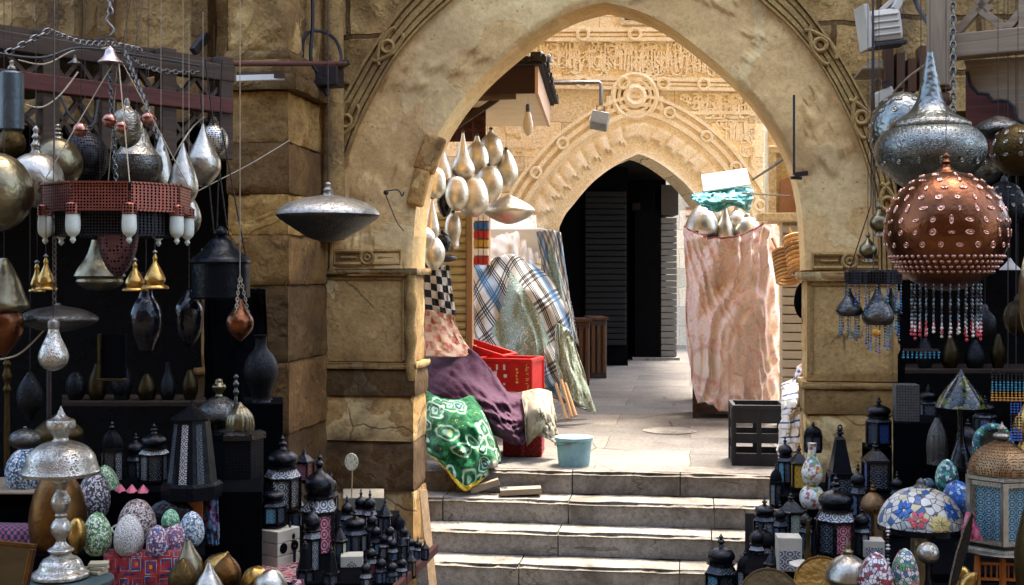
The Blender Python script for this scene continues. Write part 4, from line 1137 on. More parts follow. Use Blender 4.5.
# what stands beneath the covers
M['redbox'] = m_cloth('red_rug_cloth', lambda q, u, v: q.ramp(q.noise(25, 3), [(0.4, '#6a1218'), (0.6, '#b02028')]))
def redpat(name):
    q = NM(name); o = q.xyz()
    d = q.math('ADD', q.math('ABSOLUTE', q.math('SUBTRACT', q.math('FRACT', q.math('MULTIPLY', o[0], 6)), 0.5)), q.math('ABSOLUTE', q.math('SUBTRACT', q.math('FRACT', q.math('MULTIPLY', o[2], 5)), 0.5)))
    c = q.ramp(q.math('FRACT', q.math('MULTIPLY', d, 3)), [(0.0, '#8a1a1e'), (0.4, '#3a1210'), (0.55, '#a5262a'), (0.85, '#20201c')], 'CONSTANT')
    return q.out(c, 0.85, 0.0)
M['redpat'] = redpat('red_patterned_cloth')
a = at(520, 465, 10.2); mb = MB(); obox(mb, (0, 0.25, 0), 0.33, 0.4, 0.34, 0.06); mb.box(-0.005, 0.03, 0.02, 0.05, 0.0, 0.33, tint=0.6)
tag(mb.build('wrapped_box', M['redpat'], None, bevel=0.012, loc=(a.x, a.y, 0)), 'box wrapped in red patterned cloth under the beige rag', 'box')
a = at(455, 440, 10.5); mb = MB(); obox(mb, (0, 0.25, 0), 0.6, 0.4, 0.42); 
for i in range(5): mb.box(-0.29+i*0.12, -0.2+i*0.12, 0.035, 0.05, 0.03, 0.4)
tag(mb.build('wooden_chest', M['wood_dark'], None, loc=(a.x, a.y, 0)), 'dark wooden chest mostly hidden under the plum and green covers', 'chest')
# bucket
M['bucket'] = m_paint('pale_blue_plastic', '#86b4bb', 0.45, 0.3, 14, 0.1, col2='#6d9499')
bk = spun('plastic_bucket', 'pale blue plastic bucket standing on the top step', 'bucket', 574, 9.92, [('body', M['bucket'], [(438, 18.0),(438,18.0),(469, 15.2),(469,15.2),(470, 14.6),(468.8,14.0),(439,17.2),(439,17.2)], {'raw': True}), ('rim', M['bucket'], [(436.6,17.5),(436.6,19.5),(439.5,19.5),(440,18.4)], {'raw': True})], n=36)
mb = MB(); mb.tube([(0.155*math.cos(t), 0.155*math.sin(t)*1.0, 0.255-0.05*math.sin(t/1.0)) for t in [PI*i/14 for i in range(15)]], 0.004, 5); mb.build('handle', M['steel'], bk)
# loose timber, disc and stones near the cover
for (p, q, Y, w, h, lab) in (((470,494),(499,485),9.42,0.07,0.05,'short grey plank lying aslant at the end of the second step'),((500,496),(541,494),9.4,0.14,0.045,'flat grey board lying on the second step under a black disc')):
    a = at(*p, Y); b = at(*q, Y+0.05); mb = MB(); mb.bar((0,0,0), (b-a), w, h, up=(0,0,1)); a.z = max(a.z, -rs+0.03)
    tag(mb.build('loose_plank', M['wood_grey'], None, bevel=0.004, loc=a), lab, 'plank')
single('black_disc', 'flat black rubber disc lying on a grey board on the steps', 'disc', 511, 9.55, M['cable'], [(487.5,2),(487.6,10),(489,11.5),(491.5,12)], n=24)
single('paving_stone', 'small pale stone lying at the edge of the green cover', 'stone', 489, 9.7, M['step'], [(460,2),(461,8),(466,9),(467,8)], n=7, smooth=10)
# bamboo sticks
for i, (p, q) in enumerate((((556,384),(567,419)),((561,380),(572,417)),((565,383),(576,416)))):
    a = at(*p, 12.5); b = at(*q, 12.3); mb = MB(); mb.tube([(0,0,0), a-b], 0.018, 7)
    tag(mb.build('bamboo_cane', M['wood_tan'], None, smooth=40, loc=b), ('pale cane nearest the beige rag, leaning on the covered stall', 'middle pale cane of three leaning on the covered stall', 'outermost pale cane of three leaning on the covered stall')[i], 'cane', 'canes leaning on the stall')
# ================================================================= courtyard: right side
pst = thing('covered_stall', 'stall wrapped in a pink printed sheet with pots on top', 'stall', (0, 0, 0))
a = at(735, 418, 13.2); pst.location = (a.x, a.y, 0)
mb = MB(); hx = 0.48
for sx in (-1, 1):
    for sy in (0, 1): obox(mb, (sx*hx*0.86, 0.1+sy*0.6, 0), 0.06, 0.06, 2.0)
mb.box(-hx, hx, 0.05, 0.75, 1.78, 1.84); mb.box(-hx*0.9, hx*0.9, 0.1, 0.7, 0.05, 0.5)
mb.build('frame', M['wood_dark'], pst)
drape('pink_sheet', 'creased pink sheet printed with pale discs, hung over the stall', 'cloth', [[(683,226,13.2),(700,236,13.05),(715,238,13.0),(735,236,13.0),(755,228,13.05),(768,220,13.1),(781,224,13.2)],
  [(684,270,13.15),(700,272,13.0),(716,276,12.95),(735,274,12.95),(755,272,12.95),(770,272,13.05),(782,274,13.2)],[(686,320,13.15),(702,320,13.0),(718,322,12.95),(736,322,12.9),(755,322,12.95),(768,324,13.05),(781,325,13.2)],
  [(690,370,13.15),(705,368,13.0),(720,372,12.95),(737,372,12.9),(754,372,12.95),(767,372,13.05),(779,370,13.2)],[(696,404,13.15),(707,403,13.0),(720,411,12.97),(738,409,12.92),(753,409,12.95),(765,410,13.05),(776,408,13.2)]], M['cl_pink'], 90, 90, 0.10, 3.4, 0.78, seed=8.0, hem=0.05)
M['pot2'] = m_metal('pale_tin', '#aaa598', 0.3, (0.25, 0.24, 0.21))
for (px, pr, lab, D) in ((702, [(205,3),(210,9),(218,14),(227,17),(234,16),(240,9),(241,5)], 'onion shaped pale tin pot on the pink stall', 13.3), (725, [(207,1.5),(218,4),(228,8),(238,9),(246,7),(247,3)], 'slim pale tin pot in the middle of the pink stall', 13.25),
        (747, [(217,3),(220,9),(228,13),(236,13),(243,8),(245,4)], 'ball shaped pale tin pot on the pink stall, nearest the jamb', 13.3), (737, [(210,3),(216,9),(224,11),(236,8)], 'dull tin pot behind the ball shaped one', 13.6), (712, [(203,3),(208,8),(216,9),(232,6)], 'dull tin pot behind the onion shaped one', 13.6)):
    spun('tin_pot', lab, 'pot', px, D, [('body', M['pot2'], pr), ('neck', M['pot2'], [(pr[0][0]-4, 1.8), (pr[0][0]-2, 3.0), (pr[0][0]+1, 2.6)], {'n': 14})], group='tin pots on the pink stall', n=26)
M['cl_teal'] = m_cloth('teal_plastic_sheet', lambda q, u, v: q.ramp(q.noise(6, 4, 0.6, dist=1.0), [(0.3, '#2c8792'), (0.5, '#4fa5b0'), (0.7, '#9fcdd0')]), 0.5)
drape('teal_sheet', 'teal plastic sheet bunched over the top of the pink stall', 'sheet', [[(690,196,13.0),(710,190,13.1),(732,188,13.1),(752,188,13.2)],[(694,200,12.8),(712,200,12.75),(734,198,12.8),(752,196,13.0)],[(702,207,12.75),(716,212,12.7),(734,206,12.75),(748,214,12.95)]], M['cl_teal'], 30, 24, 0.06, 3.0, 0.3, seed=7.0)
mb = MB(); a = at(703, 190, 13.1); b = at(748, 172, 13.1)
Rm = Matrix.Rotation(R(-8), 3, 'Y') @ Matrix.Rotation(R(32), 3, 'X')
mb.box(-0.24, 0.24, -0.18, 0.18, 0, 0.02, rot=Rm); c = (a+b)/2
tag(mb.build('white_board', m_paint('white_board_paint', '#e9e6df', 0.6, 0.06), None, loc=c, bevel=0.003), 'bright white board tilted on top of the pink stall', 'board')
# tambourine stack: ring hoops on two sticks
M['hoop'] = m_wood('hoop_wood', '#b98a4e', '#e0b67c', 0, 3)
dr = atd(783, 262, 10.6)
def hoops(name, label, px0, py0, px1, py1, D, r, n, stick):
    c0 = atd(px0, py0, D); c1 = atd(px1, py1, D-0.1); rt = thing(name, label, 'hoops', c1)
    ax = (c0-c1).normalized(); u, k = perp(ax)
    for i in range(n):
        c = (c0-c1)*(i/(n-1)); mb = MB()
        mb.tube([c + u*(math.cos(2*PI*j/24)*r) + k*(math.sin(2*PI*j/24)*r) for j in range(24)], 0.016, 6, closed=True, tint=random.choice((0.55, 0.8, 1.0, 1.2)))
        mb.build('hoop', M['hoop'], rt, smooth=50)
    mb = MB(); p = atd(stick[0], stick[1], D); q = atd(stick[2], stick[3], D-0.05); mb.tube([p-c1, q-c1], 0.012, 6); mb.build('stick', M['wood_tan'], rt, smooth=50)
hoops('wooden_hoops', 'bundle of pale wooden hoops on a stick, the lower one facing the pink stall', 785, 252, 789, 280, 10.6, 0.10, 9, (772, 238, 783, 262))
hoops('wooden_hoops', 'bundle of pale wooden hoops on a stick, the upper one against the arch jamb', 796, 238, 802, 272, 10.4, 0.10, 9, (789, 228, 797, 250))
# black crate on the top step
crate('plastic_crate', 'black plastic crate with large openings standing at the top step edge', (at(757, 468, 10.25).x, 10.25, 0.0), 0.40, 0.40, 0.48, R(2), M['cable'], 3, 2)
# newspapers and cloth pile
M['papers'] = None
def f_paper(q, u, v):
    s = bands(q, q.math('MULTIPLY', v, 7.0), [(0.0, '#d5d2c8'), (0.3, '#27457a'), (0.42, '#dcd8cf'), (0.7, '#8d9aa8'), (0.8, '#d9d4c6')])
    return q.mix(q.ramp(q.noise(12, 4), [(0.5, 0.0), (0.6, 0.7)]), s, '#c9bfae')
M['cl_paper'] = m_cloth('striped_blue_white_cloth', f_paper)
drape('folded_cloths', 'pile of blue and white striped cloths slumped against the jamb', 'cloth pile', [[(783,384,9.9),(792,380,9.8),(804,378,9.75)],[(780,402,9.75),(790,400,9.6),(805,396,9.6)],[(779,425,9.7),(790,425,9.55),(806,420,9.55)],[(779,450,9.7),(790,450,9.55),(806,450,9.55)],[(779,470,9.75),(790,472,9.6),(806,470,9.6)]], M['cl_paper'], 24, 50, 0.09, 2.0, 0.0, seed=12.0, solid=0.02)
drape('printed_magazine', 'bright printed magazine rolled on top of the striped cloths', 'magazine', [[(797,367,9.75),(801,364,9.7),(805,363,9.7)],[(793,380,9.7),(799,378,9.65),(805,376,9.65)]], m_cloth('magazine_print', lambda q, u, v: q.ramp(q.noise(20, 3), [(0.38, '#28407a'), (0.48, '#d8d4cc'), (0.56, '#b03a3a'), (0.64, '#e0dccf')])), 8, 8, 0.02)
# side building on the right of the courtyard with window frame and shutter
CB = thing('side_building', 'narrow pale building beside the jamb with a framed niche and grey roller shutter', 'building', (at(795, 275, 12.4).x, 12.4, 0))
ox, oy = CB.location.x, 12.4
cx = lambda px: at(px, 275, 12.4).x - ox
cz = lambda py: at(790, py, 12.4).z
M['palewall'] = m_stone('pale_side_wall', '#cdbb98', '#d9caa8', '#bda985', 1.5, 0.4, pits=False)
mb = MB(); mb.box(cx(768), cx(860), 0.06, 0.5, cz(222), cz(128)); mb.box(cx(783), cx(860), 0.1, 0.5, 0, cz(222)); mb.build('wall', M['palewall'], CB)
mb = MB()
for q in ((756, 806, 213, 221, -0.10), (768, 776, 152, 213, -0.05), (796, 803, 152, 213, -0.05), (768, 803, 146, 153, -0.06)): mb.box(cx(q[0]), cx(q[1]), q[4], 0.058, cz(q[3]), cz(q[2]))
mb.build('niche_frame', M['palewall'], CB, bevel=0.01)
mb = MB(); mb.plate([(cx(779), cz(212)), (cx(797), cz(212)), (cx(793), cz(176)), (cx(781), cz(180))], 0.03, 0.057); mb.build('pink_panel', m_paint('faded_pink_panel', '#b58f80', 0.8, 0.25, 14), CB)
mb = MB()
for k in range(18):
    z0 = cz(386) + (cz(224)-cz(386))*k/18; z1 = cz(386) + (cz(224)-cz(386))*(k+0.86)/18; mb.box(cx(782), cx(812), 0.04, 0.098, z0, z1)
mb.build('roller_shutter', m_paint('grey_shutter', '#b8b2a4', 0.5, 0.2, 5), CB, bevel=0.008)
mb = MB(); p = at(800, 205, 11.9)
for (q0, q1, r) in (((770,168),(787,156),0.02),((752,180),(772,167),0.012),((742,193),(790,196),0.008)):
    a = at(*q0, 12.0); b = at(*q1, 12.0); mb.tube([a-p, b-p], r, 6)
tag(mb.build('awning_rods', M['steel'], None, smooth=50, loc=p), 'thin metal rods slanting from the pink stall to the side building', 'rods')
spun('wall_lamp', 'small black and white lamp head fixed near the top of the side building', 'lamp', 787, 11.9, [('head', M['white_metal'], [(150,1),(152,4),(158,5),(160,2)]), ('mount', M['black_metal'], [(158,2),(163,2.5),(164,1)])], n=14, tilt=(0.5, 0.9, 0))
# hanging cloth bag dark by jamb
single('cloth_bundle', 'dark cloth bundle hanging at the jamb below the hoops', 'bundle', 801, 10.2, M['blackcloth'], [(283,1),(290,5),(302,7),(312,5),(318,1)], n=14)
# round manhole plate in the courtyard floor
p = at(670, 431, 12.0); p = atd(670, 431, dist_on(431, 0.0))
mb = MB(); mb.lathe([(0.27, 0.0), (0.27, 0.006), (0.25, 0.008), (0.245, 0.005), (0.0, 0.006)], 28); tag(mb.build('manhole_cover', M['step'], None, loc=(p.x, p.y, 0.002)), 'round worn manhole cover set in the pale courtyard floor', 'manhole cover')
# floodlight on an arm
fl = thing('floodlight', 'grey floodlight hanging from a bent arm before the cream facade', 'floodlight', at(600, 128, 13.4))
p0 = Vector(fl.location); A_ = lambda px, py, Y=13.4: at(px, py, Y) - p0
mb = MB(); mb.tube([A_(545, 83), A_(599, 82), A_(601, 84), A_(601, 105)], 0.022, 7); mb.build('arm', M['steel'], fl, smooth=50)
mb = MB(); mb.box(-0.10, 0.09, -0.08, 0.10, 0.0, 0.16, rot=Matrix.Rotation(R(12), 3, 'Y') @ Matrix.Rotation(R(-20), 3, 'X')); mb.build('housing', m_paint('grey_housing', '#7e8687', 0.5), fl, bevel=0.015)
mb = MB(); mb.tube([A_(596, 120), A_(597, 106), A_(604, 106), A_(605, 120)], 0.009, 5); mb.build('bracket', M['steel'], fl)
# pole on the kiosk corner behind
# ---- inside the passage
PX = lambda px, py, D: atd(px, py, D)
c = atd(577, 400, dist_on(388, 0)); 
bx = [(571, 590, 322, 387, 17.0, '#4a2622', 'dark red chest at the mouth of the passage'), (590, 607, 320, 380, 18.2, '#3a2a20', 'dark wooden chest deeper in the passage')]
for i, (x0, x1, y0, y1, D, cc, lab) in enumerate(bx):
    a = atd(x0, y1, D); b = atd(x1, y0, D); r = thing('wooden_chest', lab, 'chest', (a.x, a.y, 0), R(11))
    mb = MB(); w = b.x-a.x; h = b.z; mb.box(0, w, 0, 0.7, 0, h); mb.build('body', m_paint('chest_%d' % i, cc, 0.6), r, bevel=0.01)
    mb = MB()
    for k in range(3): mb.box(w*(k+0.2)/3, w*(k+0.8)/3, -0.02, 0.0, 0.08, h-0.08)
    mb.box(-0.02, w+0.02, -0.03, 0.72, h, h+0.04)
    mb.build('panel', M['wood_brown'], r, bevel=0.006)
cab = thing('shop_cabinet', 'black shop cabinet with a pale roller shutter on its sunny side', 'cabinet', atd(650, 360, dist_on(360, 0.0)), 0)
D = dist_on(360, 0.0); s = D/F; cab.location.z = 0; cab.rotation_euler.z = R(8)
mb = MB(); mb.box(-15*s, 11*s, 0.0, 0.9, 0.02, 150*s); mb.build('body', M['deep_black'], cab)
mb = MB(); mb.box(-18*s, 29*s, -0.12, 0.9, 0, 0.05); mb.build('plinth', M['step'], cab)
mb = MB()
for k in range(22): mb.box(11*s+0.003, 27*s, 0.02, 0.85, 0.06 + k*(143*s-0.06)/22, 0.06 + (k+0.88)*(143*s-0.06)/22)
mb.build('roller_shutter', m_paint('pale_shutter', '#6f6c65', 0.5, 0.2), cab, bevel=0.006)
mb = MB(); mb.box(11*s, 28*s, -0.05, 0.9, 145*s, 175*s); mb.build('signbox', m_paint('brown_signbox', '#3c332b', 0.5), cab)
fb = thing('distant_building', 'pale building glimpsed in bright light past the passage cabinet', 'building', (at(700, 275, 27).x, 27, 0))
mb = MB(); mb.box(-3.0, 2.2, 0, 1, 0, 6.5); mb.build('wall', M['cream'], fb)
mb = MB(); sF = 27/F
for (x0, x1, y0, y1, cc) in ((-12, -4, 150, 178, 0), (-4, 6, 155, 182, 0), (8, 22, 160, 175, 0)): mb.box(x0*sF, x1*sF, -0.06, -0.002, CZ+(HY-y1)*sF, CZ+(HY-y0)*sF)
mb.build('shop_sign', m_paint('orange_sign', '#d98a2e', 0.5), fb)
mb = MB()
for i in range(9): mb.box(-14*sF, 30*sF, -0.05, -0.004, CZ+(HY-250+i*8)*sF, CZ+(HY-250+i*8+2)*sF)
mb.build('balcony_rail', m_paint('red_rail', '#b0563f', 0.5), fb)
# ================================================================= lanterns
LCACHE = {}
def hexpts(r, n, ph=0.0): return [(r*math.cos(2*PI*i/n+ph), r*math.sin(2*PI*i/n+ph)) for i in range(n)]
def lantern_parts(style, n):
    key = (style, n)
    if key in LCACHE: return LCACHE[key]
    P = []   # (name, mesh builder, smooth, slot) slot: metal / pane / shoulder
    def lathe(name, prof, nn, slot='metal', sm=35, flute=None, ph=0.0, spl=True):
        mb = MB(); mb.lathe(smooth_prof(prof, 3) if spl else prof, nn, flute=flute, phase=ph); P.append((name, mb, sm, slot))
    S_ = {'onion': (0.07, 0.47, 0.46, 0.46), 'peak': (0.06, 0.60, 0.44, 0.44), 'tower': (0.05, 0.40, 0.46, 0.42), 'dome': (0.06, 0.55, 0.46, 0.46), 'slim': (0.08, 0.52, 0.44, 0.44)}
    z0, z1, r0, r1 = S_[style]
    lathe('base', [(0.50,0.0),(0.50,0.0),(0.50,z0*0.45),(0.50,z0*0.45),(0.40,z0*0.6),(0.46,z0)], n, spl=False, sm=20)
    mb = MB()
    for i in range(n):
        a = 2*PI*i/n; c, s_ = math.cos(a), math.sin(a)
        mb.bar((r0*c, r0*s_, z0), (r1*c, r1*s_, z1), 0.075, 0.075)
    for z, r in ((z0, r0), (z1, r1)):
        h = 0.018
        for i in range(n):
            a = 2*PI*i/n; b = 2*PI*(i+1)/n
            mb.bar((r*math.cos(a), r*math.sin(a), z+(h if z == z0 else -h)), (r*math.cos(b), r*math.sin(b), z+(h if z == z0 else -h)), 0.05, 2*h, up=(0,0,1))
    P.append(('frame', mb, None, 'metal'))
    for i in range(n):
        a = 2*PI*i/n; b = 2*PI*(i+1)/n; mb = MB(); k = 0.95; kin = 0.88
        def q(rr, t, z): return Vector((rr*math.cos(t), rr*math.sin(t), z))
        mb.v = [q(r0*k, a, z0+0.01), q(r0*k, b, z0+0.01), q(r1*k, b, z1-0.01), q(r1*k, a, z1-0.01), q(r0*kin, a, z0+0.01), q(r0*kin, b, z0+0.01), q(r1*kin, b, z1-0.01), q(r1*kin, a, z1-0.01)]
        mb.face((0,1,2,3), 1.0, ((0,0),(1,0),(1,1),(0,1))); mb.face((7,6,5,4)); mb.face((0,4,5,1)); mb.face((3,2,6,7))
        P.append(('glass_pane', mb, None, 'pane'))
    if style in ('onion', 'slim'):
        mb = MB()
        t = 0.10 if style == 'onion' else 0.07
        A_ = hexpts(0.48, n); B_ = hexpts(0.36, n)
        for i in range(n):
            j = (i+1) % n; b = len(mb.v)
            mb.v += [Vector((A_[i][0], A_[i][1], z1)), Vector((A_[j][0], A_[j][1], z1)), Vector((B_[j][0], B_[j][1], z1+t)), Vector((B_[i][0], B_[i][1], z1+t))]
            mb.face((b, b+1, b+2, b+3), 1.0, ((0,0.3),(1,0.3),(0.9,0.6),(0.1,0.6)))
        b = len(mb.v); mb.v += [Vector((x, y, z1+t)) for x, y in B_]; mb.face([b+i for i in range(n)])
        P.append(('shoulder', mb, None, 'shoulder'))
        zc = z1 + t
        lathe('collar', [(0.36,zc),(0.42,zc+0.008),(0.42,zc+0.03),(0.35,zc+0.04)], 20, spl=False)
        zd = zc + 0.04
        lathe('dome', [(0.33,zd),(0.40,zd+0.05),(0.41,zd+0.09),(0.36,zd+0.14),(0.24,zd+0.18),(0.11,zd+0.205),(0.06,zd+0.235)], 24, flute=(12, 0.05))
        zf = zd + 0.235
    elif style == 'dome':
        lathe('collar', [(0.46,z1),(0.50,z1+0.008),(0.50,z1+0.035),(0.45,z1+0.045)], n, spl=False, sm=20)
        zd = z1+0.045; lathe('dome', [(0.45,zd),(0.44,zd+0.06),(0.37,zd+0.14),(0.26,zd+0.20),(0.12,zd+0.245),(0.06,zd+0.26)], 24, 'dome', flute=(n, 0.08))
        zf = zd+0.26
    elif style == 'peak':
        lathe('roof', [(0.54,z1-0.01),(0.54,z1+0.015),(0.46,z1+0.03),(0.22,z1+0.17),(0.13,z1+0.20),(0.13,z1+0.22),(0.06,z1+0.25)], n, spl=False, sm=20); zf = z1+0.25
    elif style == 'tower':
        lathe('collar', [(0.43,z1),(0.47,z1+0.01),(0.47,z1+0.03),(0.41,z1+0.04)], n, spl=False, sm=20)
        lathe('spire', [(0.40,z1+0.04),(0.18,z1+0.44),(0.20,z1+0.445),(0.06,z1+0.50)], n, 'dome', spl=False, sm=20); zf = z1+0.50
    h = 1.0 - zf
    lathe('finial', [(0.05,zf),(0.11,zf+h*0.18),(0.10,zf+h*0.34),(0.035,zf+h*0.48),(0.06,zf+h*0.58),(0.07,zf+h*0.66),(0.025,zf+h*0.8),(0.008,1.0)], 12)
    out = []
    for (nm, mb, sm, slot) in P:
        o = mb.build(nm, M['black_metal'], None, smooth=sm); me = o.data; bpy.data.objects.remove(o); out.append((nm, me, slot))
    LCACHE[key] = out; return out
def lantern(px, top, base, width, z, label, style='onion', n=6, metal='black_metal', panes=('silver', 'red', 'teal'), shoulder='silver', dome=None, D=None, rot=None, group='small lanterns', name='lantern'):
    if D is None: D = dist_on(base, z)
    p = atd(px, base, D); w = width*D/F; h = (base-top)*D/F
    r = thing(name, label, 'lantern', p, R(90)*0 + (rot if rot is not None else random.uniform(0, 1.0)), group)
    r.scale = (w, w, h)
    k = 0
    for (nm, me, slot) in lantern_parts(style, n):
        o = bpy.data.objects.new(nm, me); COL.objects.link(o); o.parent = r
        m = M[metal]
        if slot == 'pane': m = GL[panes[k % len(panes)]]; k += 1
        elif slot == 'shoulder': m = GL[shoulder]
        elif slot == 'dome' and dome: m = M[dome]
        o.material_slots[0].link = 'OBJECT'; o.material_slots[0].material = m
    return r
def stand(name, label, cat, px0, px1, z0, z1, Da, Db, mat, bevel=0.004):
    a = atd(px0, HY, Da); b = atd(px1, HY, Da); c = atd(px1, HY, Db); d = atd(px0, HY, Db)
    mb = MB(); mb.prism([(a.x, a.y), (b.x, b.y), (c.x, c.y), (d.x, d.y)], z0, z1)
    o = mb.build(name, mat, None, center=True, bevel=bevel); tag(o, label, cat); return o

# ================================================================= left stall: canopy frame
Pa = atd(0, HY, 5.9); Pb = atd(230, HY, 6.9)
LF = Frame(115, 1.0, 0.0); LF.o = Vector(((Pa.x+Pb.x)/2, (Pa.y+Pb.y)/2)); LF.a = math.atan2(Pb.y-Pa.y, Pb.x-Pa.x)
LF.d = Vector((math.cos(LF.a), math.sin(LF.a))); LF.n = Vector((math.sin(LF.a), -math.cos(LF.a)))
cn = LF.root('lattice_canopy', 'dark wooden shop canopy frame with diamond lattice and red lower rail, left stall', 'canopy')
fu = lambda px, py, v=0.0: LF.uz(px, py, v)
ztop = fu(110, 57)[1]; zred = fu(110, 92)[1]; ul = fu(-60, 50)[0]; ur = fu(231, 50)[0]
mb = MB(); mb.box(ul, ur, -0.04, 0.04, ztop-0.045, ztop+0.045); mb.build('top_rail', M['wood_dark'], cn, bevel=0.006)
mb = MB(); mb.box(ul, ur-0.02, -0.055, 0.02, zred-0.045, zred+0.04); mb.build('lower_rail', M['wood_red'], cn, bevel=0.006)
posts = [fu(x, 60)[0] for x in (-50, 48, 106, 166, 223)]
for u in posts:
    mb = MB(); mb.box(u-0.045, u+0.045, -0.035, 0.045, zred-0.30, ztop+0.09); mb.build('post', M['wood_dark'], cn, bevel=0.005)
mb = MB()
for ua, ub in zip(posts, posts[1:]):
    za, zb = zred-0.28, ztop-0.04; um = (ua+ub)/2; zm = (za+zb)/2
    for p, q in (((ua, zm), (um, zb)), ((um, zb), (ub, zm)), ((ub, zm), (um, za)), ((um, za), (ua, zm)), ((ua, za), (ub, zb)), ((ua, zb), (ub, za))):
        mb.bar((p[0], 0.0, p[1]), (q[0], 0.0, q[1]), 0.022, 0.032, up=(0, -1, 0))
mb.build('lattice', M['wood_dark'], cn)
mb = MB(); mb.box(ul-0.5, ur-0.05, 0.05, 2.2, ztop+0.06, ztop+0.09); mb.build('roof_board', M['wood_dark'], cn)
# poles the goods hang from, above the stalls
for (x0, x1, D0, D1, z, lab) in ((-120, 420, 5.15, 5.4, 2.95, 'dark pole across the left stall carrying the hanging lamps'), (820, 1150, 4.75, 4.5, 2.95, 'dark pole across the right stall carrying the hanging lamps')):
    a = atd(x0, HY, D0); b = atd(x1, HY, D1); mb = MB(); mb.tube([(a.x, a.y, z), (b.x, b.y, z)], 0.02, 8)
    tag(mb.build('hanging_pole', M['iron'], None, smooth=50, center=True), lab, 'pole')
HZ = 2.95
# pipe, white tube lamp, brackets and cables on the pilaster
a = at(215, 64, 7.15); b = at(345, 63.5, 7.9); mb = MB(); mb.tube([(0,0,0), b-a], 0.016, 8); tag(mb.build('iron_pipe', M['wood_red'], None, smooth=50, loc=a), 'rusty horizontal pipe running from the lattice canopy to the arch', 'pipe')
a = at(237, 78.5, 7.5); b = at(284, 77, 7.55); tl = thing('tube_lamp', 'white fluorescent tube lamp under the pilaster ledge', 'lamp', a)
mb = MB(); mb.bar((0,0,0), b-a, 0.04, 0.035); mb.build('tube', m_paint('white_tube', '#d8d6cc', 0.4, 0.05), tl); mb = MB(); mb.box(-0.01, (b-a).x+0.01, 0.02, 0.05, 0.0, 0.045); mb.build('batten', M['wood_dark'], tl)
def cable(label, pts, r=0.008, mat='cable', name='cable'):
    P = [at(*p) for p in pts]; o = P[0]
    Q = smooth_prof([tuple(p-o) for p in P], 6); mb = MB(); mb.tube(Q, r, 5)
    tag(mb.build(name, M[mat], None, smooth=60, loc=o), label, 'cable')
cable('black cable looping round the shaft above the tube lamp', [(303,110,8.2),(302,60,8.1),(305,36,8.1),(318,31,8.2),(334,38,8.3),(341,55,8.3),(338,68,8.2)], 0.012)
cable('black cable hanging down beside the engaged shaft', [(312,-30,8.1),(313,20,8.1),(311,58,8.1),(318,72,8.15),(326,80,8.2)], 0.014)
cable('pale string sloping up from the drop lamps to the pilaster', [(188,196,7.0),(215,182,7.2),(250,164,7.4),(290,140,7.7)], 0.004, 'string', 'string')
cable('pale string slung between the lattice posts', [(18,60,5.42),(45,64,5.52),(75,50,5.72),(100,49,5.82),(120,44,6.02)], 0.004, 'string', 'string')
cable('pale wire sagging from the galvanised lantern to the lattice', [(26,105,5.12),(42,107,5.22),(60,95,5.32),(78,72,5.42)], 0.004, 'string', 'string')
cable('thin wire looped from a black nail on the left pier', [(386,191,8.5),(398,190,8.5),(402,196,8.5),(404,192,8.5)], 0.005)
cable('thin wire hanging from the black nail on the left pier', [(385,193,8.5),(391,208,8.5),(397,222,8.5),(404,231,8.5)], 0.004, 'iron')
single('wall_nail', 'black nail head on the left pier plaster', 'nail', 386, 8.68, M['iron'], [(190,0.5),(191,2.4),(194,2.4),(195,0.5)], n=10)
mb = MB(); a = at(326, 78, 8.2); mb.box(-0.07, 0.1, -0.06, 0.1, -0.06, 0.08); mb.bar((0.05,0,0.05), (0.17,-0.05,0.1), 0.05, 0.04); mb.bar((-0.03,0,-0.02), (0.02,-0.02,-0.13), 0.03); tag(mb.build('iron_bracket', M['iron'], None, loc=a, bevel=0.01), 'black iron bracket where the pipe meets the shaft', 'bracket')
mb = MB(); a = at(207, 35, 7.9); b = at(193, 52, 7.8); mb.bar((0,0,0), b-a, 0.05, 0.06); tag(mb.build('iron_bracket', M['iron'], None, loc=a, bevel=0.008), 'short black bracket sticking out of the upper wall', 'bracket')
ch = MB(); a = at(50, 30, 5.5); b = at(0, 57, 5.35); chain(ch, (0,0,0), b-a, 0.045, 0.005); tag(ch.build('iron_chain', M['steel'], None, loc=a), 'steel chain sloping across the left canopy post', 'chain')
def slung_chain(label, pts, link=0.04, r=0.004):
    P = [at(*q) for q in pts]; o = P[0]; Q = [Vector(q) for q in smooth_prof([tuple(x-o) for x in P], 5)]; mb = MB()
    for a_, b_ in zip(Q, Q[1:]): chain(mb, a_, b_, link, r)
    tag(mb.build('iron_chain', M['steel'], None, loc=o), label, 'chain')
slung_chain('thin chain sagging along the top rail of the lattice canopy', [(52,32,5.52),(80,42,5.62),(112,44,5.82),(140,50,5.92)])
slung_chain('chain slung from the lattice canopy towards the pilaster ledge', [(122,50,5.82),(150,68,6.02),(190,72,6.32),(232,66,6.72)])
cable('black cable hanging in a loop under the lower rail of the canopy', [(60,95,5.52),(72,118,5.52),(92,126,5.57),(98,100,5.62)], 0.007)
cable('pale string from the canopy rail to the drop lamps', [(204,117,5.62),(192,128,5.62),(180,146,5.52),(172,160,5.52)], 0.004, 'string', 'string')
cable('black cable along the lattice canopy top', [(-10,52,5.32),(40,58,5.42),(80,48,5.62),(140,56,5.92),(200,66,6.32)], 0.007)
ch = MB(); a = at(125, 52, 5.8); b = at(164, 150, 5.3); chain(ch, (0,0,0), b-a, 0.04, 0.005); tag(ch.build('iron_chain', M['steel'], None, loc=a), 'steel chain hanging from the canopy down behind the pear lamps', 'chain')

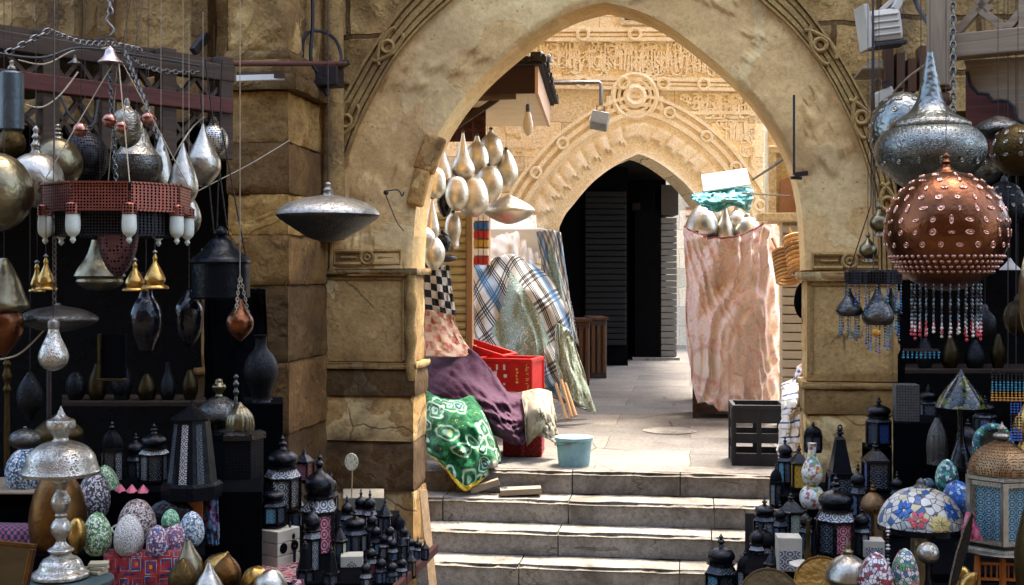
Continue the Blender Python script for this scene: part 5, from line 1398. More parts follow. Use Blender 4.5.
# ================================================================= left stall: hanging lamps
HL = 'lamps hanging in the left stall'
wm = M['iron']
spun('cylinder_lantern', 'grey galvanised cylinder lantern with knob top hanging at the left edge', 'lantern', 12, 5.3, [('body', M['galv'], [(71,2),(72,10),(74,11.5),(74,11.5),(129,11.5),(129,11.5),(131,10)], {'raw': True}), ('knob', M['nickel'], [(60,1),(62,2.5),(65,2),(67,4),(70,4),(71,2)]), ('foot', M['darkbrass'], [(131,9),(140,13),(150,12),(156,4)])], HL, hang=HZ)
def ball(label, px, D, top, rad, cy, squash, mat, hang=HZ, fin=True, finmat='nickel'):
    prof = [(cy - rad*squash*math.cos(t), max(rad*math.sin(t), 0.4)) for t in [PI*i/16 for i in range(17)]]
    parts = [('shell', M[mat], [(y, r) for y, r in prof], {'raw': True})]
    if fin: 
        h = cy - rad*squash - top
        parts.append(('finial', M[finmat], [(top, 1.0), (top+h*0.12, 3.0), (top+h*0.28, 2.2), (top+h*0.42, 4.2), (top+h*0.55, 2.6), (top+h*0.72, 5), (top+h*0.9, 4.0), (top+h+1, 6)]))
    return spun('ball_lamp', label, 'lamp', px, D, parts, HL, n=36, hang=hang)
ball('largest dull metal ball lamp, cut by the left edge', -4, 4.7, 130, 36, 192, 1.1, 'oldbrass', fin=False)
ball('plain grey ball lamp second from the left edge', 36, 5.0, 126, 27, 180, 1.02, 'silver')
ball('yellowish ball lamp behind the grey ball lamp', 58, 5.25, 124, 24, 163, 1.06, 'oldbrass')
ball('dark lattice pierced ball lamp beside the yellowish ball lamp', 85, 5.5, 124, 23, 158, 1.15, 'dark_fil')
ball('small pierced silver ball lamp at the right end of the top row', 214, 6.0, 117, 14, 141, 1.2, 'silver_pierced', hang=2.75)
spun('pear_lamp', 'large two toned pear shaped lamp behind the chandelier chain', 'lamp', 137, 5.45, [('upper', M['nickel'], [(128,8),(135,11),(142,13),(150,18),(156,23),(156,23)]), ('lower', M['pewter'], [(156,23.5),(164,25),(172,24),(181,19),(188,10),(190,2)])], HL, n=36, hang=HZ)
spun('pear_lamp', 'gourd shaped grey lamp with narrow neck in front of the large pear lamp', 'lamp', 127, 5.25, [('body', M['nickel'], [(98,1.5),(102,3),(106,3),(109,6),(113,12),(121,15),(130,15),(140,12),(146,6),(148,1)])], HL, n=30, hang=HZ)
for px, D, pr, lab in ((161, 5.6, [(134,1),(138,2),(150,6),(163,10),(178,13),(190,11),(196,3)], 'slim drop lamp half hidden behind the pear lamp'), (183, 5.4, [(143,1),(147,2),(160,7),(172,12),(186,15),(196,13),(204,7),(207,1)], 'bright silver drop lamp between two other drop lamps'),
                       (203, 5.7, [(124,1),(128,2),(140,7),(150,12),(159,17),(159,17),(168,17.5),(176,14),(184,7),(187,1)], 'wide bottomed silver drop lamp with a seam round its middle'), (189, 5.9, [(196,3),(204,8),(216,12),(228,10),(236,3)], 'pale drop lamp hanging low behind the chandelier end')):
    spun('drop_lamp', lab, 'lamp', px, D, [('body', M['silver'], pr)], HL, n=30, hang=HZ if D < 5.65 else 2.75, wire_mat=M['string'])
single('globe_lamp', 'pale round lamp top showing behind the chandelier ring', 'lamp', 88, 5.35, M['silver'], [(182,2),(184,10),(190,16),(200,17),(210,12),(214,2)], HL)
for i, (px, py, D, lab) in enumerate(((80,130,5.2,'pinkish copper knob on a wire above the dark lattice ball lamp'), (108.5,120.5,4.95,'pinkish copper knob on a wire beside the chandelier chain'), (121,127,4.9,'smaller copper knob on the front of the gourd lamp'), (148.5,119,5.2,'pinkish copper knob on a wire right of the gourd lamp'))):
    r = 7.2 if i != 2 else 6.2
    spun('copper_ball', lab, 'knob', px, D, [('ball', M['copper_knob'], [(py - r*math.cos(t), max(r*math.sin(t), 0.3)) for t in [PI*k/10 for k in range(11)]], {'raw': True}), ('band', M['copper'], [(py-0.9, r*1.0), (py-0.9, r*1.09), (py+0.9, r*1.09), (py+0.9, r*1.0)], {'raw': True})], 'copper knobs on wires', n=22, hang=HZ, tilt=(0.15, 0.1, i))
spun('small_bell', 'small dark bell cap on a wire before the canopy lattice', 'bell', 75, 5.6, [('cap', M['pewter'], [(55,0.8),(58,1.5),(60,3),(63,6.5),(64,7)])], HL, n=18, hang=HZ)
# --- chandelier with copper filigree panels
CD = 4.95; cs = CD/F; ctop = 44
chl = thing('chandelier', 'octagonal copper filigree chandelier with white glass cups and pierced bowl', 'chandelier', atd(118, 276, CD), R(12))
zy = lambda y: (276-y)*cs
Rr_ = 72*cs
def panel_ring(name, mat, r, ya, yb, n=8, gap=0.06, ph=PI/8):
    for i in range(n):
        a = 2*PI*i/n + ph; b = 2*PI*(i+1)/n + ph; mb = MB()
        p = Vector((r*math.cos(a), r*math.sin(a), 0)); q = Vector((r*math.cos(b), r*math.sin(b), 0)); d = (q-p); p, q = p + d*gap*0.5, q - d*gap*0.5
        for rr in (1.0, 0.97):
            mb.v += [Vector((p.x*rr, p.y*rr, zy(yb))), Vector((q.x*rr, q.y*rr, zy(yb))), Vector((q.x*rr, q.y*rr, zy(ya))), Vector((p.x*rr, p.y*rr, zy(ya)))]
        for f in ((0,1,2,3),(7,6,5,4),(0,4,5,1),(1,5,6,2),(2,6,7,3),(3,7,4,0)): mb.face(f)
        nv_ = len(mb.v)
        for zc in (ya, yb): mb.bar((p.x*1.01, p.y*1.01, zy(zc)), (q.x*1.01, q.y*1.01, zy(zc)), 0.008, 0.008)
        mb.build(name, mat, chl)
panel_ring('filigree_panel', M['copper_fil'], Rr_, 187, 213)
panel_ring('lower_panel', M['dark_fil'], Rr_*0.84, 214, 236)
M['milk'] = m_paint('milky_glass', '#b9c0b4', 0.35, 0.12, 20, 0.05)
for i in range(8):
    a = 2*PI*i/8 + PI/8; mb = MB(); x, y = Rr_*0.95*math.cos(a), Rr_*0.95*math.sin(a)
    mb.lathe(smooth_prof([(6.5*cs, zy(217)), (6.5*cs, zy(217)), (7*cs, zy(228)), (6*cs, zy(235)), (2.2*cs, zy(239)), (2.8*cs, zy(242)), (0.6*cs, zy(245))]), 16, (x, y, 0)); mb.build('glass_cup', M['milk'], chl, smooth=50)
    mb = MB(); mb.lathe([(5*cs, zy(206)), (7.4*cs, zy(208)), (7.4*cs, zy(217)), (5*cs, zy(217.5))], 12, (x, y, 0)); mb.build('cup_holder', M['copper_fil'], chl, smooth=40)
mb = MB(); mb.lathe(smooth_prof([(20*cs, zy(233)), (20*cs, zy(233)), (18*cs, zy(250)), (12*cs, zy(266)), (5*cs, zy(275)), (1*cs, zy(276))]), 28); mb.build('bowl', m_metal('pierced_violet_copper', '#6d5058', 0.35, (0.05,0.03,0.04), holes=(70, 0.2, 0.28)), chl, smooth=50)
mb = MB()
for i in range(4):
    a = 2*PI*i/4 + PI/8; mb.tube([(0.02*math.cos(a), 0.02*math.sin(a), zy(64)), (Rr_*0.99*math.cos(a), Rr_*0.99*math.sin(a), zy(187))], 0.0022, 4)
for i in range(8):
    a = 2*PI*i/8+PI/8; mb.tube([(0, 0, zy(234)), (Rr_*0.9*math.cos(a), Rr_*0.9*math.sin(a), zy(212))], 0.004, 4)
mb.build('stay_wire', M['string'], chl)
mb = MB(); chain(mb, (-0.035, 0.0, zy(62)), (0.0, 0.0, zy(212)), 0.026, 0.003); mb.build('chain', M['pewter'], chl)
mb = MB(); mb.lathe(smooth_prof([(1*cs, zy(46)), (2.6*cs, zy(48)), (4.5*cs, zy(50)), (6.5*cs, zy(56)), (10*cs, zy(60)), (12.5*cs, zy(62.5)), (12*cs, zy(63.5))]), 24, (-0.03, 0, 0)); mb.build('bell_canopy', m_metal('pinkish_nickel', '#b0a09c', 0.3, (0.25,0.2,0.2)), chl, smooth=45)
mb = MB(); hk = [(-0.03+0.0, 0, zy(46))] + [(-0.03 + 0.012*math.sin(t), 0, zy(41) + 0.012*math.cos(t)*1.0) for t in [PI*k/4 for k in range(9)]]
mb.tube(ring_pts(-0.03, zy(42), 0.016, 14, 0.0), 0.004, 5, closed=True)
mb.tube([(-0.03 + 4*cs*math.sin(2*PI*t)*0.9 + (0.0), 0, zy(36) + (36-14)*cs*t) for t in [k/14 for k in range(15)]], 0.0055, 6)
chain(mb, (-0.03, 0, zy(15)), (-0.03, 0, HZ - chl.location.z), 0.034, 0.0045)
mb.build('hook', M['steel'], chl, smooth=50)
for px, D, y0, y1, w, lab in ((135, 4.8, 262, 291, 11, 'small brass bell lamp hanging below the chandelier bowl'), (155, 4.75, 254, 289, 12, 'brass bell lamp hanging on a hook right of the chandelier bowl'), (46, 4.8, 258, 290, 9.5, 'brass bell lamp hanging low beside the saucer chain'), (37, 5.0, 264, 292, 7, 'dim brass bell lamp behind the one beside the saucer chain')):
    h = y1-y0; spun('bell_lamp', lab, 'lamp', px, D, [('bell', M['brass'], [(y0,1.2),(y0+h*0.12,2.4),(y0+h*0.22,2.0),(y0+h*0.38,w*0.42),(y0+h*0.6,w*0.75),(y0+h*0.76,w*0.86),(y0+h*0.86,w*0.7),(y0+h*0.9,w*1.0),(y0+h*0.97,w*1.15),(y1,w*1.1)]), ('ring', M['steel'], [(y0-4,0.8),(y0-2,2.4),(y0,1.0)], {'n': 12})], 'brass bell lamps in the left stall', n=26, hang=zy(212)+chl.location.z)
spun('brass_lamp', 'wide brass lamp with flared skirt behind the chandelier bowl', 'lamp', 100, 5.3, [('body', M['oldbrass'], [(240,8),(248,10),(258,14),(268,21),(276,25),(276,25),(279,22),(282,23),(286,19),(290,10),(291,2)])], HL, n=32, hang=HZ)
spun('drum_lantern', 'dark blue drum shaped lantern with domed lid hung on ropes', 'lantern', 221, 6.0, [('lid', M['blue_steel'], [(226,1.5),(230,6),(234,7),(237,5),(241,11),(250,18),(258,28),(262,31),(262,31),(264,30)]), ('drum', M['blue_steel'], [(264,28.5),(264,28.5),(297,28.5),(297,28.5),(299,25)], {'raw': True})], HL, n=32)
for px, D, pr, m, lab in ((146, 5.9, [(272,7),(284,6),(296,7),(304,12),(316,16),(330,15),(342,10),(350,7)], 'black_metal', 'black long necked vase hanging in the dark behind the bell lamps'), (189, 6.1, [(290,2),(296,6),(306,13),(318,14),(332,12),(343,6),(348,1)], 'black_metal', 'black egg shaped lamp hanging below the drum lantern')):
    spun('dark_lamp', lab, 'lamp', px, D, [('body', M[m], pr)], HL, n=26, hang=2.6)
pl = spun('pendant_lamp', 'small coppery pear pendant hung on three chains', 'lamp', 240, 5.5, [('body', M['copper'], [(299,1.5),(304,4),(310,7),(317,12),(323,13.5),(330,12),(337,6),(341,1)])], HL, n=26)
mb = MB(); s = 5.5/F
for i in range(3):
    a = 2*PI*i/3; chain(mb, (0.05*math.cos(a), 0.05*math.sin(a), 14*s), (0, 0, 66*s), 0.02, 0.002)
mb.tube([(0,0,66*s), (0,0,HZ-pl.location.z)], 0.002, 4); mb.build('chain', M['string'], pl)
mb = MB(); a = at(221, 235, 5.75)
for (x0, y0, x1, y1) in ((214,234,200,150),(217,228,222,120),(227,228,205,120),(246,258,222,190)): p = atd(x0,y0,6.0); q = atd(x1, y1-60, 5.95); mb.tube([p-a, q-a], 0.004, 5)
tag(mb.build('lantern_rope', M['iron'], None, loc=a), 'dark ropes holding up the drum lantern', 'rope')
sp = spun('saucer_lamp', 'grey engraved flying saucer lamp hanging in the dark left stall', 'lamp', 58, 5.1, [('shell', M['pewter'], [(303,2),(306,6),(309,22),(314,34),(319,39),(324,34),(329,20),(332,5)])], HL, n=40)
mb = MB(); s = 5.1/F; chain(mb, (-0.02,0,27*s), (-0.02,0,110*s), 0.03, 0.004); mb.tube([(-0.02,0,110*s), (-0.02,0,HZ-sp.location.z)], 0.003, 4); mb.build('chain', M['steel'], sp)
spun('glass_pendant', 'mottled silver bulb shaped pendant below the grey saucer lamp', 'lamp', 53.5, 4.75, [('bulb', M['silver_eng'], [(328,5),(334,6),(341,9),(350,13),(358,14.5),(365,12),(369,7),(371,1)]), ('cap', M['steel'], [(318,1),(320,4),(322,5.5),(328,5.5),(329,5)])], HL, n=30, hang=HZ)
big = spun('saucer_lamp', 'big silver engraved flying saucer lamp hanging before the pier', 'lamp', 328, 5.6, [('top', M['silver_eng'], [(195,5),(196.5,14),(199,27),(203,39),(208,47),(212,50.5),(215,51.5)]), ('bottom', M['pewter'], [(215,51.5),(218,49.5),(222,44),(226,38),(233,27),(239,16),(242,4)]), ('knob', M['nickel'], [(182,1.5),(184,3.5),(187,3.0),(190,5),(193,4.5),(196,6)])], HL, n=48, hang=3.3)
mb = MB(); mb.tube([(0,0,60*5.6/F),(0,0,3.3-big.location.z)], 0.003, 5); mb.build('cord', M['iron'], big)
spun('copper_lamp', 'reddish copper bowl lamp cut by the left edge under a dark brass one', 'lamp', 4, 4.9, [('body', M['copper'], [(312,16),(320,18.5),(332,18),(344,12),(353,5),(357,1)]), ('lid', M['oldbrass'], [(258,3),(266,8),(278,14),(292,19),(306,24),(312,18)])], HL, n=28, hang=HZ)
cable('pale wire drooping from the glass pendant to the left edge', [(44,330,4.8),(30,345,4.8),(15,356,4.8),(-5,360,4.8)], 0.004, 'string', 'string')
# dark things glimpsed at the back of the stall
spun('gilt_baluster', 'dim gilt turned baluster in the dark at the left edge', 'baluster', 7, 6.6, [('post', M['darkbrass'], [(360,2),(364,4),(368,2.5),(376,4.5),(384,2.5),(390,4),(396,2.5),(430,3),(470,3)])], n=16)
fr = thing('picture_frame', 'tall dark panel with a gilt edge at the back of the left stall', 'frame', atd(112, 378, 6.7)); s = 6.7/F
mb = MB(); mb.box(-14*s, -11*s, -0.02, 0.02, 0, 44*s); mb.box(-14*s, 14*s, -0.02, 0.02, -3*s, 0); mb.build('gilt_edge', M['darkbrass'], fr, bevel=0.004)
mb = MB(); mb.box(-11*s, 14*s, 0.0, 0.02, 0, 44*s); mb.build('dark_panel', M['deep_black'], fr)
mb = MB(); a = atd(49, 430, 6.3); mb.tube([(0,0,-0.6),(0,0,0.35)], 0.012, 6); tag(mb.build('thin_stand', M['iron'], None, smooth=50, loc=a), 'thin black rod standing behind the silver table lamp', 'rod')
spun('jug_vase', 'dark grey metal jug vase on a black plinth by the pilaster', 'vase', 261, 7.2, [('body', M['dimmetal'], [(335,8.5),(335,8.5),(339,6),(348,6.5),(355,12),(365,16.5),(376,16.5),(388,12),(398,9),(402,10),(402,10)])], n=30)
p = atd(261, 402, 7.2); drape('shade_sheet', 'black sheet added as shade at the foot of the pilaster behind the jug vase', 'backdrop', [[(205,286,7.5),(236,288,7.45),(266,290,7.5)],[(205,380,7.45),(236,380,7.4),(268,382,7.5)],[(205,520,7.4),(236,520,7.35),(272,520,7.5)]], M['blackcloth'], 20, 20, 0.05)  # black sheet added in place of shade at the pilaster foot
stand('display_plinth', 'tall black cloth covered plinth under the jug vase', 'plinth', 243, 283, ZS, p.z, 7.1, 7.5, M['blackcloth'])

# ================================================================= left stall: tables and what stands on them
Z1, Z2, Z0 = 0.25, 0.45, 0.0
stand('display_table', 'cloth covered table carrying the mosaic eggs and bronze vase', 'table', 20, 205, ZS, Z1, 5.62, 6.12, M['blackcloth'])
stand('display_table', 'raised black table carrying the tall dark lanterns behind the eggs', 'table', -60, 262, ZS, Z2, 6.13, 6.9, M['blackcloth'])
stand('display_table', 'low black table crowded with small lanterns before the left pier', 'table', 258, 400, ZS, Z0, 6.1, 8.0, M['blackcloth'])
# round stand + silver table lamp
D_ = 5.2; s = D_/F
rt = thing('round_table', 'small round dark table carrying the silver table lamp', 'table', atd(70, 570, D_)); rt.location.z = ZS
h = Z1 - 0.002 - ZS
mb = MB(); mb.lathe([(0.0, h-0.03), (0.165, h-0.03), (0.178, h-0.02), (0.178, h-0.005), (0.17, h)], 40); mb.build('table_top', m_paint('dull_blue_grey_top', '#3b4a4c', 0.35, 0.3, 12), rt, smooth=35)
mb = MB()
for i in range(3):
    a = 2*PI*i/3+0.3; mb.bar((0.12*math.cos(a), 0.12*math.sin(a), 0), (0.09*math.cos(a), 0.09*math.sin(a), h-0.03), 0.025)
mb.build('leg', M['wood_dark'], rt)
spun('table_lamp', 'polished silver table lamp with engraved dome shade and turned stem', 'lamp', 61, D_, [
  ('base', M['silver_mir'], [(576,28),(576,28),(573,28),(571,26),(568,22),(563,20),(559,17),(556,12),(553,8)]),
  ('stem', M['silver_mir'], [(553,9),(551,12),(549,12.5),(546,8),(542,5),(538,5.5),(533,9),(527,10),(522,8),(518,5),(515,6),(513,5),(508,8),(502,9.5),(496,8),(491,5),(488,5.5),(485,7),(481,8.5),(479,8)]),
  ('shade', M['silver_eng'], [(473,37),(473,37),(471,37.5),(468,36),(463,34.5),(459,33.5),(455,32),(450,28),(446,23),(443,17),(441,11)]),
  ('shade_rim', M['silver_mir'], [(474.5,34),(474.5,37.5),(471,38.5),(469,37.5)], {'raw': True}),
  ('crown', M['silver_mir'], [(442,12),(440,8),(437,7),(434,9),(431,12),(427,14),(423,14),(420,13),(418,8),(415,4.5),(412,3),(410,2),(406,0.5)])], n=48)
ball_y = lambda cy, ry, rx: [(cy-ry*math.cos(t), max(rx*math.sin(t), 0.4)) for t in [PI*i/14 for i in range(15)]]
spun('lidded_jar', 'grey oval metal jar beside the silver lamp shade', 'jar', 25, 5.95, [('body', M['pewter'], ball_y(439, 10.5, 15.5), {'raw': True}), ('knob', M['pewter'], [(426,0.5),(427,1.8),(429,1.5)])])
spun('metal_jar', 'dark metal jar behind the top of the silver table lamp', 'jar', 58, 6.3, [('body', M['darkbrass'], [(414,3),(420,12),(430,23),(438,23),(446,16),(450,10),(490,9)])])
single('mosaic_vase', 'round blue and white mosaic vase under the grey oval jar', 'vase', 26, 6.2, m_mosaic('mosaic_bluewhite', ['#2f5578', '#c4ccd0', '#9fb4c0', '#1d3654', '#d5d8d8', '#6b8da6'], 100), [(449,7),(453,12),(462,18),(473,20),(485,17),(494,12),(497,10)])
stand('shelf_board', 'pale board under the blue and white mosaic vase', 'board', -30, 41, Z2, Z2+0.012, 6.05, 6.5, M['wood_grey'])
single('bronze_vase', 'tall brown bronze vase standing behind the stem of the silver lamp', 'vase', 58, 5.75, M['bronze'], [(474,12),(480,17),(490,22),(505,26),(520,28),(535,27),(547,23),(554,18)])
single('gold_vase', 'small shiny gold vase tucked beside the bronze vase', 'vase', 77, 5.55, M['brass'], [(518,3),(523,7),(532,9),(541,8.5),(549,5),(553,3)])
def EGGP(y0, y1, w):
    out = []
    for i in range(17):
        t = i/16*0.95; x = 2*t-1; r = math.sqrt(max(0.0, 1-x*x))*(1+0.16*x)
        out.append((y0+(y1-y0)*i/16, max(0.4, w*r/1.02)))
    return out
def egg(px, y0, y1, w, z, pal, label, sc=75, D=None):
    mname = 'mosaic_' + '_'.join(p.strip('#') for p in pal[:2])
    if mname not in M: M[mname] = m_mosaic(mname, pal, sc*1.6, grout=(0.05,0.05,0.05))
    D = D or dist_on(y1, z)
    o = spun('mosaic_egg', label, 'egg', px, D, [('shell', M[mname], EGGP(y0, y1, w), {'raw': True}), ('foot', M['black_metal'], [(y1-1.5, w*0.36), (y1-0.2, w*0.40), (y1, w*0.40)], {'raw': True})], 'mosaic glass eggs on the left table', n=28)
    o.rotation_euler = (random.uniform(-0.06, 0.06), random.uniform(-0.06, 0.06), 1)
egg(70, 480, 524, 14, Z1, ['#b98a7a', '#7d4640', '#c9a898', '#a06a5c'], 'pinkish mosaic egg half hidden behind the silver lamp stem', D=5.95)
egg(92, 471, 520, 17, Z1+0.06, ['#d0cdc8', '#28262e', '#b5b2b0', '#5a4a5c', '#1c1c22'], 'large black and white mosaic egg in the back row')
egg(107, 465, 510, 14, Z1+0.09, ['#7fae7a', '#d5dcc8', '#4f8a58', '#a9c79a'], 'green mosaic egg standing tallest in the back row')
egg(97.5, 512, 555, 14.5, Z1, ['#5d9a55', '#cfdcc0', '#2f6a3a', '#95bb85', '#dfe6d4'], 'bright green mosaic egg in the front row by the silver lamp')
egg(129, 514, 556, 15, Z1, ['#cfcdc6', '#d8d6d0', '#bfbdb6', '#c8c2b8'], 'plain white egg in the middle of the front row')
egg(137, 498, 542, 19, Z1, ['#cdb8a8', '#d6cac0', '#7a5a50', '#b8a498', '#3b3038'], 'beige speckled egg, the widest, behind the white egg')
egg(157, 525, 558, 11, Z1, ['#b9a5b0', '#3b4f86', '#a03a4a', '#d0c6c8', '#24305a'], 'small red, blue and white mosaic egg at the table edge')
egg(170, 509, 530, 9, Z1+0.1, ['#4f9a66', '#86bd90', '#357a4c', '#a9cfae'], 'smallest plain green egg peeping over the front row')
egg(173, 521, 552, 12, Z1, ['#b88a9a', '#d5c4c8', '#8a3f58', '#4a5a86'], 'pink and white mosaic egg second from the right end')
egg(191, 511, 546, 13, Z1, ['#b5c3c9', '#dce0e0', '#8aa2b0', '#49607a', '#cfd6d8'], 'pale blue and white mosaic egg at the right end of the row')
cable('white cord lying among the mosaic eggs', [(108,515,5.8),(118,508,5.9),(126,520,5.75),(112,528,5.7),(118,536,5.68)], 0.006, 'white_metal', 'cord')
# tray standing on edge, pink foil
tr = single('serving_tray', 'black oval tray leaning on edge behind the eggs', 'tray', 170, 6.05, M['black_metal'], [(526,1),(527,26),(529,28),(531,27)], squash=1.0, tilt=(R(68), 0, 0)); tr.location = atd(170, 527, 6.0)
mb = MB()
for k in range(3): mb.lathe([(0.0, 0.0), (0.035, 0.01), (0.0, 0.05)], 5, ((k-1)*0.06, 0, 0.0), phase=k)
tag(mb.build('pink_foil', m_metal('pink_foil', '#c96a7a', 0.4, (0.4,0.1,0.15), metal=0.5), None, loc=atd(132, 494, 6.15)), 'crumpled pink foil ornament behind the eggs', 'ornament')
M['cl_kilim'] = None
def f_kilim(q, u, v):
    k = q.N.new('ShaderNodeTexVoronoi'); k.feature = 'F1'; k.distance = 'CHEBYCHEV'; k.inputs['Scale'].default_value = 1.0; k.inputs['Randomness'].default_value = 0.2
    q.L.new(q.comb(q.math('MULTIPLY', u, 7), q.math('MULTIPLY', v, 5)), k.inputs['Vector'])
    c = q.ramp(k.outputs['Distance'], [(0.0, '#a37c30'), (0.10, '#7d1d1a'), (0.22, '#1a2b58'), (0.34, '#8f887a'), (0.38, '#74191a'), (0.50, '#152040')], 'CONSTANT')
    return q.mix(q.ramp(q.noise(16, 3, dist=1), [(0.5, 0.0), (0.56, 0.8)]), c, '#7f221e')
drape('patterned_cover', 'red and blue patterned cloth hanging over the egg table edge', 'cloth', [[(104,549,5.42),(140,550,5.42),(190,548,5.45)],[(104,557,5.25),(142,557,5.25),(190,556,5.28)],[(102,596,5.2),(142,598,5.2),(192,596,5.22)]], m_cloth('kilim_cloth', f_kilim), 30, 30, 0.02, seed=3.3)
drape('checked_cover', 'pink and dark blue woven cloth over a box at the left edge', 'cloth', [[(-25,523,5.55),(5,523,5.55),(33,524,5.58)],[(-25,530,5.42),(5,531,5.42),(35,532,5.45)],[(-25,562,5.36),(5,564,5.36),(38,562,5.4)]], m_cloth('pink_check', c_checker('#7d4a5e', '#232a45', 22, 14)), 24, 24, 0.015, seed=5.3)
stand('display_box', 'dark box under the pink and blue woven cloth', 'box', -40, 32, ZS, at(5, 526, 5.6).z - 0.02, 5.9, 6.12, M['blackcloth'])
fr = thing('picture_frame', 'brown gilt framed mirror leaning at the lower left corner', 'frame', atd(8, 600, 4.6), 0); s = 4.6/F
mb = MB()
for q in ((-22, 17, 52, 57), (12, 17, -2, 52), (-22, 12, -2, 3)): mb.box(q[0]*s, q[1]*s, -0.015, 0.02, q[2]*s, q[3]*s)
mb.build('moulding', M['bronze'], fr, bevel=0.004); mb = MB(); mb.box(-22*s, 12*s, 0.0, 0.01, 3*s, 52*s); mb.build('mirror', m_metal('dim_mirror', '#6d6a5c', 0.15, (0.1,0.1,0.08)), fr); fr.rotation_euler = (R(-14), R(6), R(8))
# packets on the round table
a = atd(95, 566, 5.28); mb = MB(); 
for k in range(3): obox(mb, (0.006*k, 0.005*k, k*0.016), 0.095-0.008*k, 0.06, 0.014, 0.3*k-0.3)
tag(mb.build('paper_stack', m_paint('yellowed_paper', '#a59a7c', 0.8, 0.2, 30), None, loc=(a.x, a.y, Z1), bevel=0.002), 'small stack of yellowed booklets beside the silver lamp base', 'booklets')
# tall dark lanterns
lantern(154, 423, 486, 31, Z2, 'black dome topped lantern with silver panes, left of the tapered lantern', 'slim', 6, 'black_metal', ('grey','dark','dark'), 'silver', D=6.35, rot=0.52, group='dark lanterns in the left stall')
tl_ = spun('tapered_lantern', 'tall tapered octagonal black lantern with white patterned panel', 'lantern', 192, 6.1, [('base', M['black_pierced'], [(497,30),(497,30),(484,30),(484,30),(481,27)], {'raw': True, 'n': 8, 'smooth': 20}), ('body', M['blue_steel'], [(481,24.5),(481,24.5),(420,17.5),(420,17.5)], {'raw': True, 'n': 8, 'smooth': 20}), ('roof', M['black_pierced'], [(420,21),(420,21),(418,21),(408,6),(404,1),(400,0.5)], {'raw': True, 'n': 8, 'smooth': 20})])
tl_.rotation_euler.z = R(22.5) + R(2); s = 6.1/F
for k in (-1, 0, 1):
    mb = MB(); a = -PI/2 + R(8) + k*PI/4 
    ap = math.cos(PI/8)
    def pq(r, off, z): 
        return Vector((math.cos(a)*r*ap*1.02 - math.sin(a)*off, math.sin(a)*r*ap*1.02 + math.cos(a)*off, z))
    w0, w1 = 7.2*s, 5.2*s
    mb.v = [pq(24.2*s, -w0, 3*s+13*s), pq(24.2*s, w0, 3*s+13*s), pq(17.7*s, w1, 74*s), pq(17.7*s, -w1, 74*s)]
    mb.v += [p*1.0 + Vector((-math.cos(a), -math.sin(a), 0))*0.006 for p in mb.v]
    mb.face((0,1,2,3), 1.0, ((0,0),(1,0),(1,2.2),(0,2.2))); mb.face((4,5,6,7)); mb.face((0,4,5,1)); mb.face((3,2,6,7))
    o = mb.build('glass_pane', GL['silver' if k == 0 else 'dark'], tl_); o.rotation_euler.z = -tl_.rotation_euler.z
cabn = spun('hexagonal_cabinet', 'tall black six sided cabinet lantern with a pierced front', 'lantern', 238, 6.6, [('body', M['black_pierced'], [(557,25),(557,25),(437,25),(437,25)], {'raw': True, 'n': 6, 'smooth': 20}), ('top', M['black_metal'], [(438,27.5),(433,27.5),(433,27.5),(430,22)], {'raw': True, 'n': 6, 'smooth': 20}), ('base', M['black_metal'], [(560,28),(560,28),(556,28),(555,25)], {'raw': True, 'n': 6, 'smooth': 20})])
cabn.rotation_euler.z = R(20); 
single('ribbed_cupola', 'ribbed brass melon shaped dome on top of the black cabinet lantern', 'dome', 240, 6.6, M['oldbrass'], [(402,1),(405,3),(409,8),(416,13),(424,14.5),(430,14),(430.5,13)], n=40, flute=(12, 0.10))
spun('dome_lamp', 'engraved grey dome lamp with brass knob behind the tapered lantern', 'lamp', 219, 6.9, [('shade', M['pewter'], [(421,20),(421,20),(417,22),(410,21),(403,16),(398,9),(396,5)]), ('knob', M['oldbrass'], [(397,5),(394,3),(392,4.5),(389,6.5),(386,7),(383,4),(380,3.5),(378,1)]), ('stem', M['black_metal'], [(421,6),(440,5),(466,8),(467,9)])])
spun('turned_finial', 'thin dark turned finial with beads rising behind the melon dome', 'finial', 236, 6.85, [('beads', M['pewter'], [(374,0.8),(377,2.5),(380,1.2),(384,3.2),(388,1.4),(392,3),(396,1.4),(402,2),(440,2.5)])], n=14)
lantern(271, 397, 442, 22, 0, 'black lantern set high behind the others against the pilaster', 'onion', 6, D=7.3, panes=('dark',), shoulder='dark', group='dark lanterns in the left stall')
lantern(282.5, 434, 514, 38, Z1, 'big black onion domed lantern with silver and blue panes above the white stone box', 'onion', 6, panes=('navy','silver','grey'), shoulder='silver', rot=0.25, D=6.85, group='small lanterns')
lantern(273.5, 482, 526, 26, 0.2, 'small black lantern with a teal pane standing on the white stone box', 'onion', 6, panes=('amber','teal','dark'), shoulder='dark', rot=0.12, D=6.5)
sbx = thing('stone_box', 'white stone box with round pierced openings on its side, under a small lantern', 'box', atd(277, 565, 6.5), R(-24)); s = 6.5/F
M['alabaster'] = m_paint('pale_alabaster', '#b8b09c', 0.6, 0.18, 12, 0.2)
mb = MB()
for k in range(3): mb.box(-16*s, 16*s, -16*s, 16*s, k*12.6*s+0.001, (k+1)*12.6*s-0.001)
mb.build('body', M['alabaster'], sbx, bevel=0.004)
for yy in (-8, 8):
    mb = MB(); mb.lathe([(0.0,0.0),(5.2*s,0.0),(5.2*s,0.003),(0.0,0.004)], 18); o = mb.build('opening', M['deep_black'], sbx, loc=(16*s, yy*s, 20*s), rot=(0, R(90), 0))
lantern(304, 448, 482, 22, Z1, 'black lantern with glowing red panes against the dark pilaster foot', 'peak', 4, panes=('red','rednight'), D=7.6, rot=0.6)
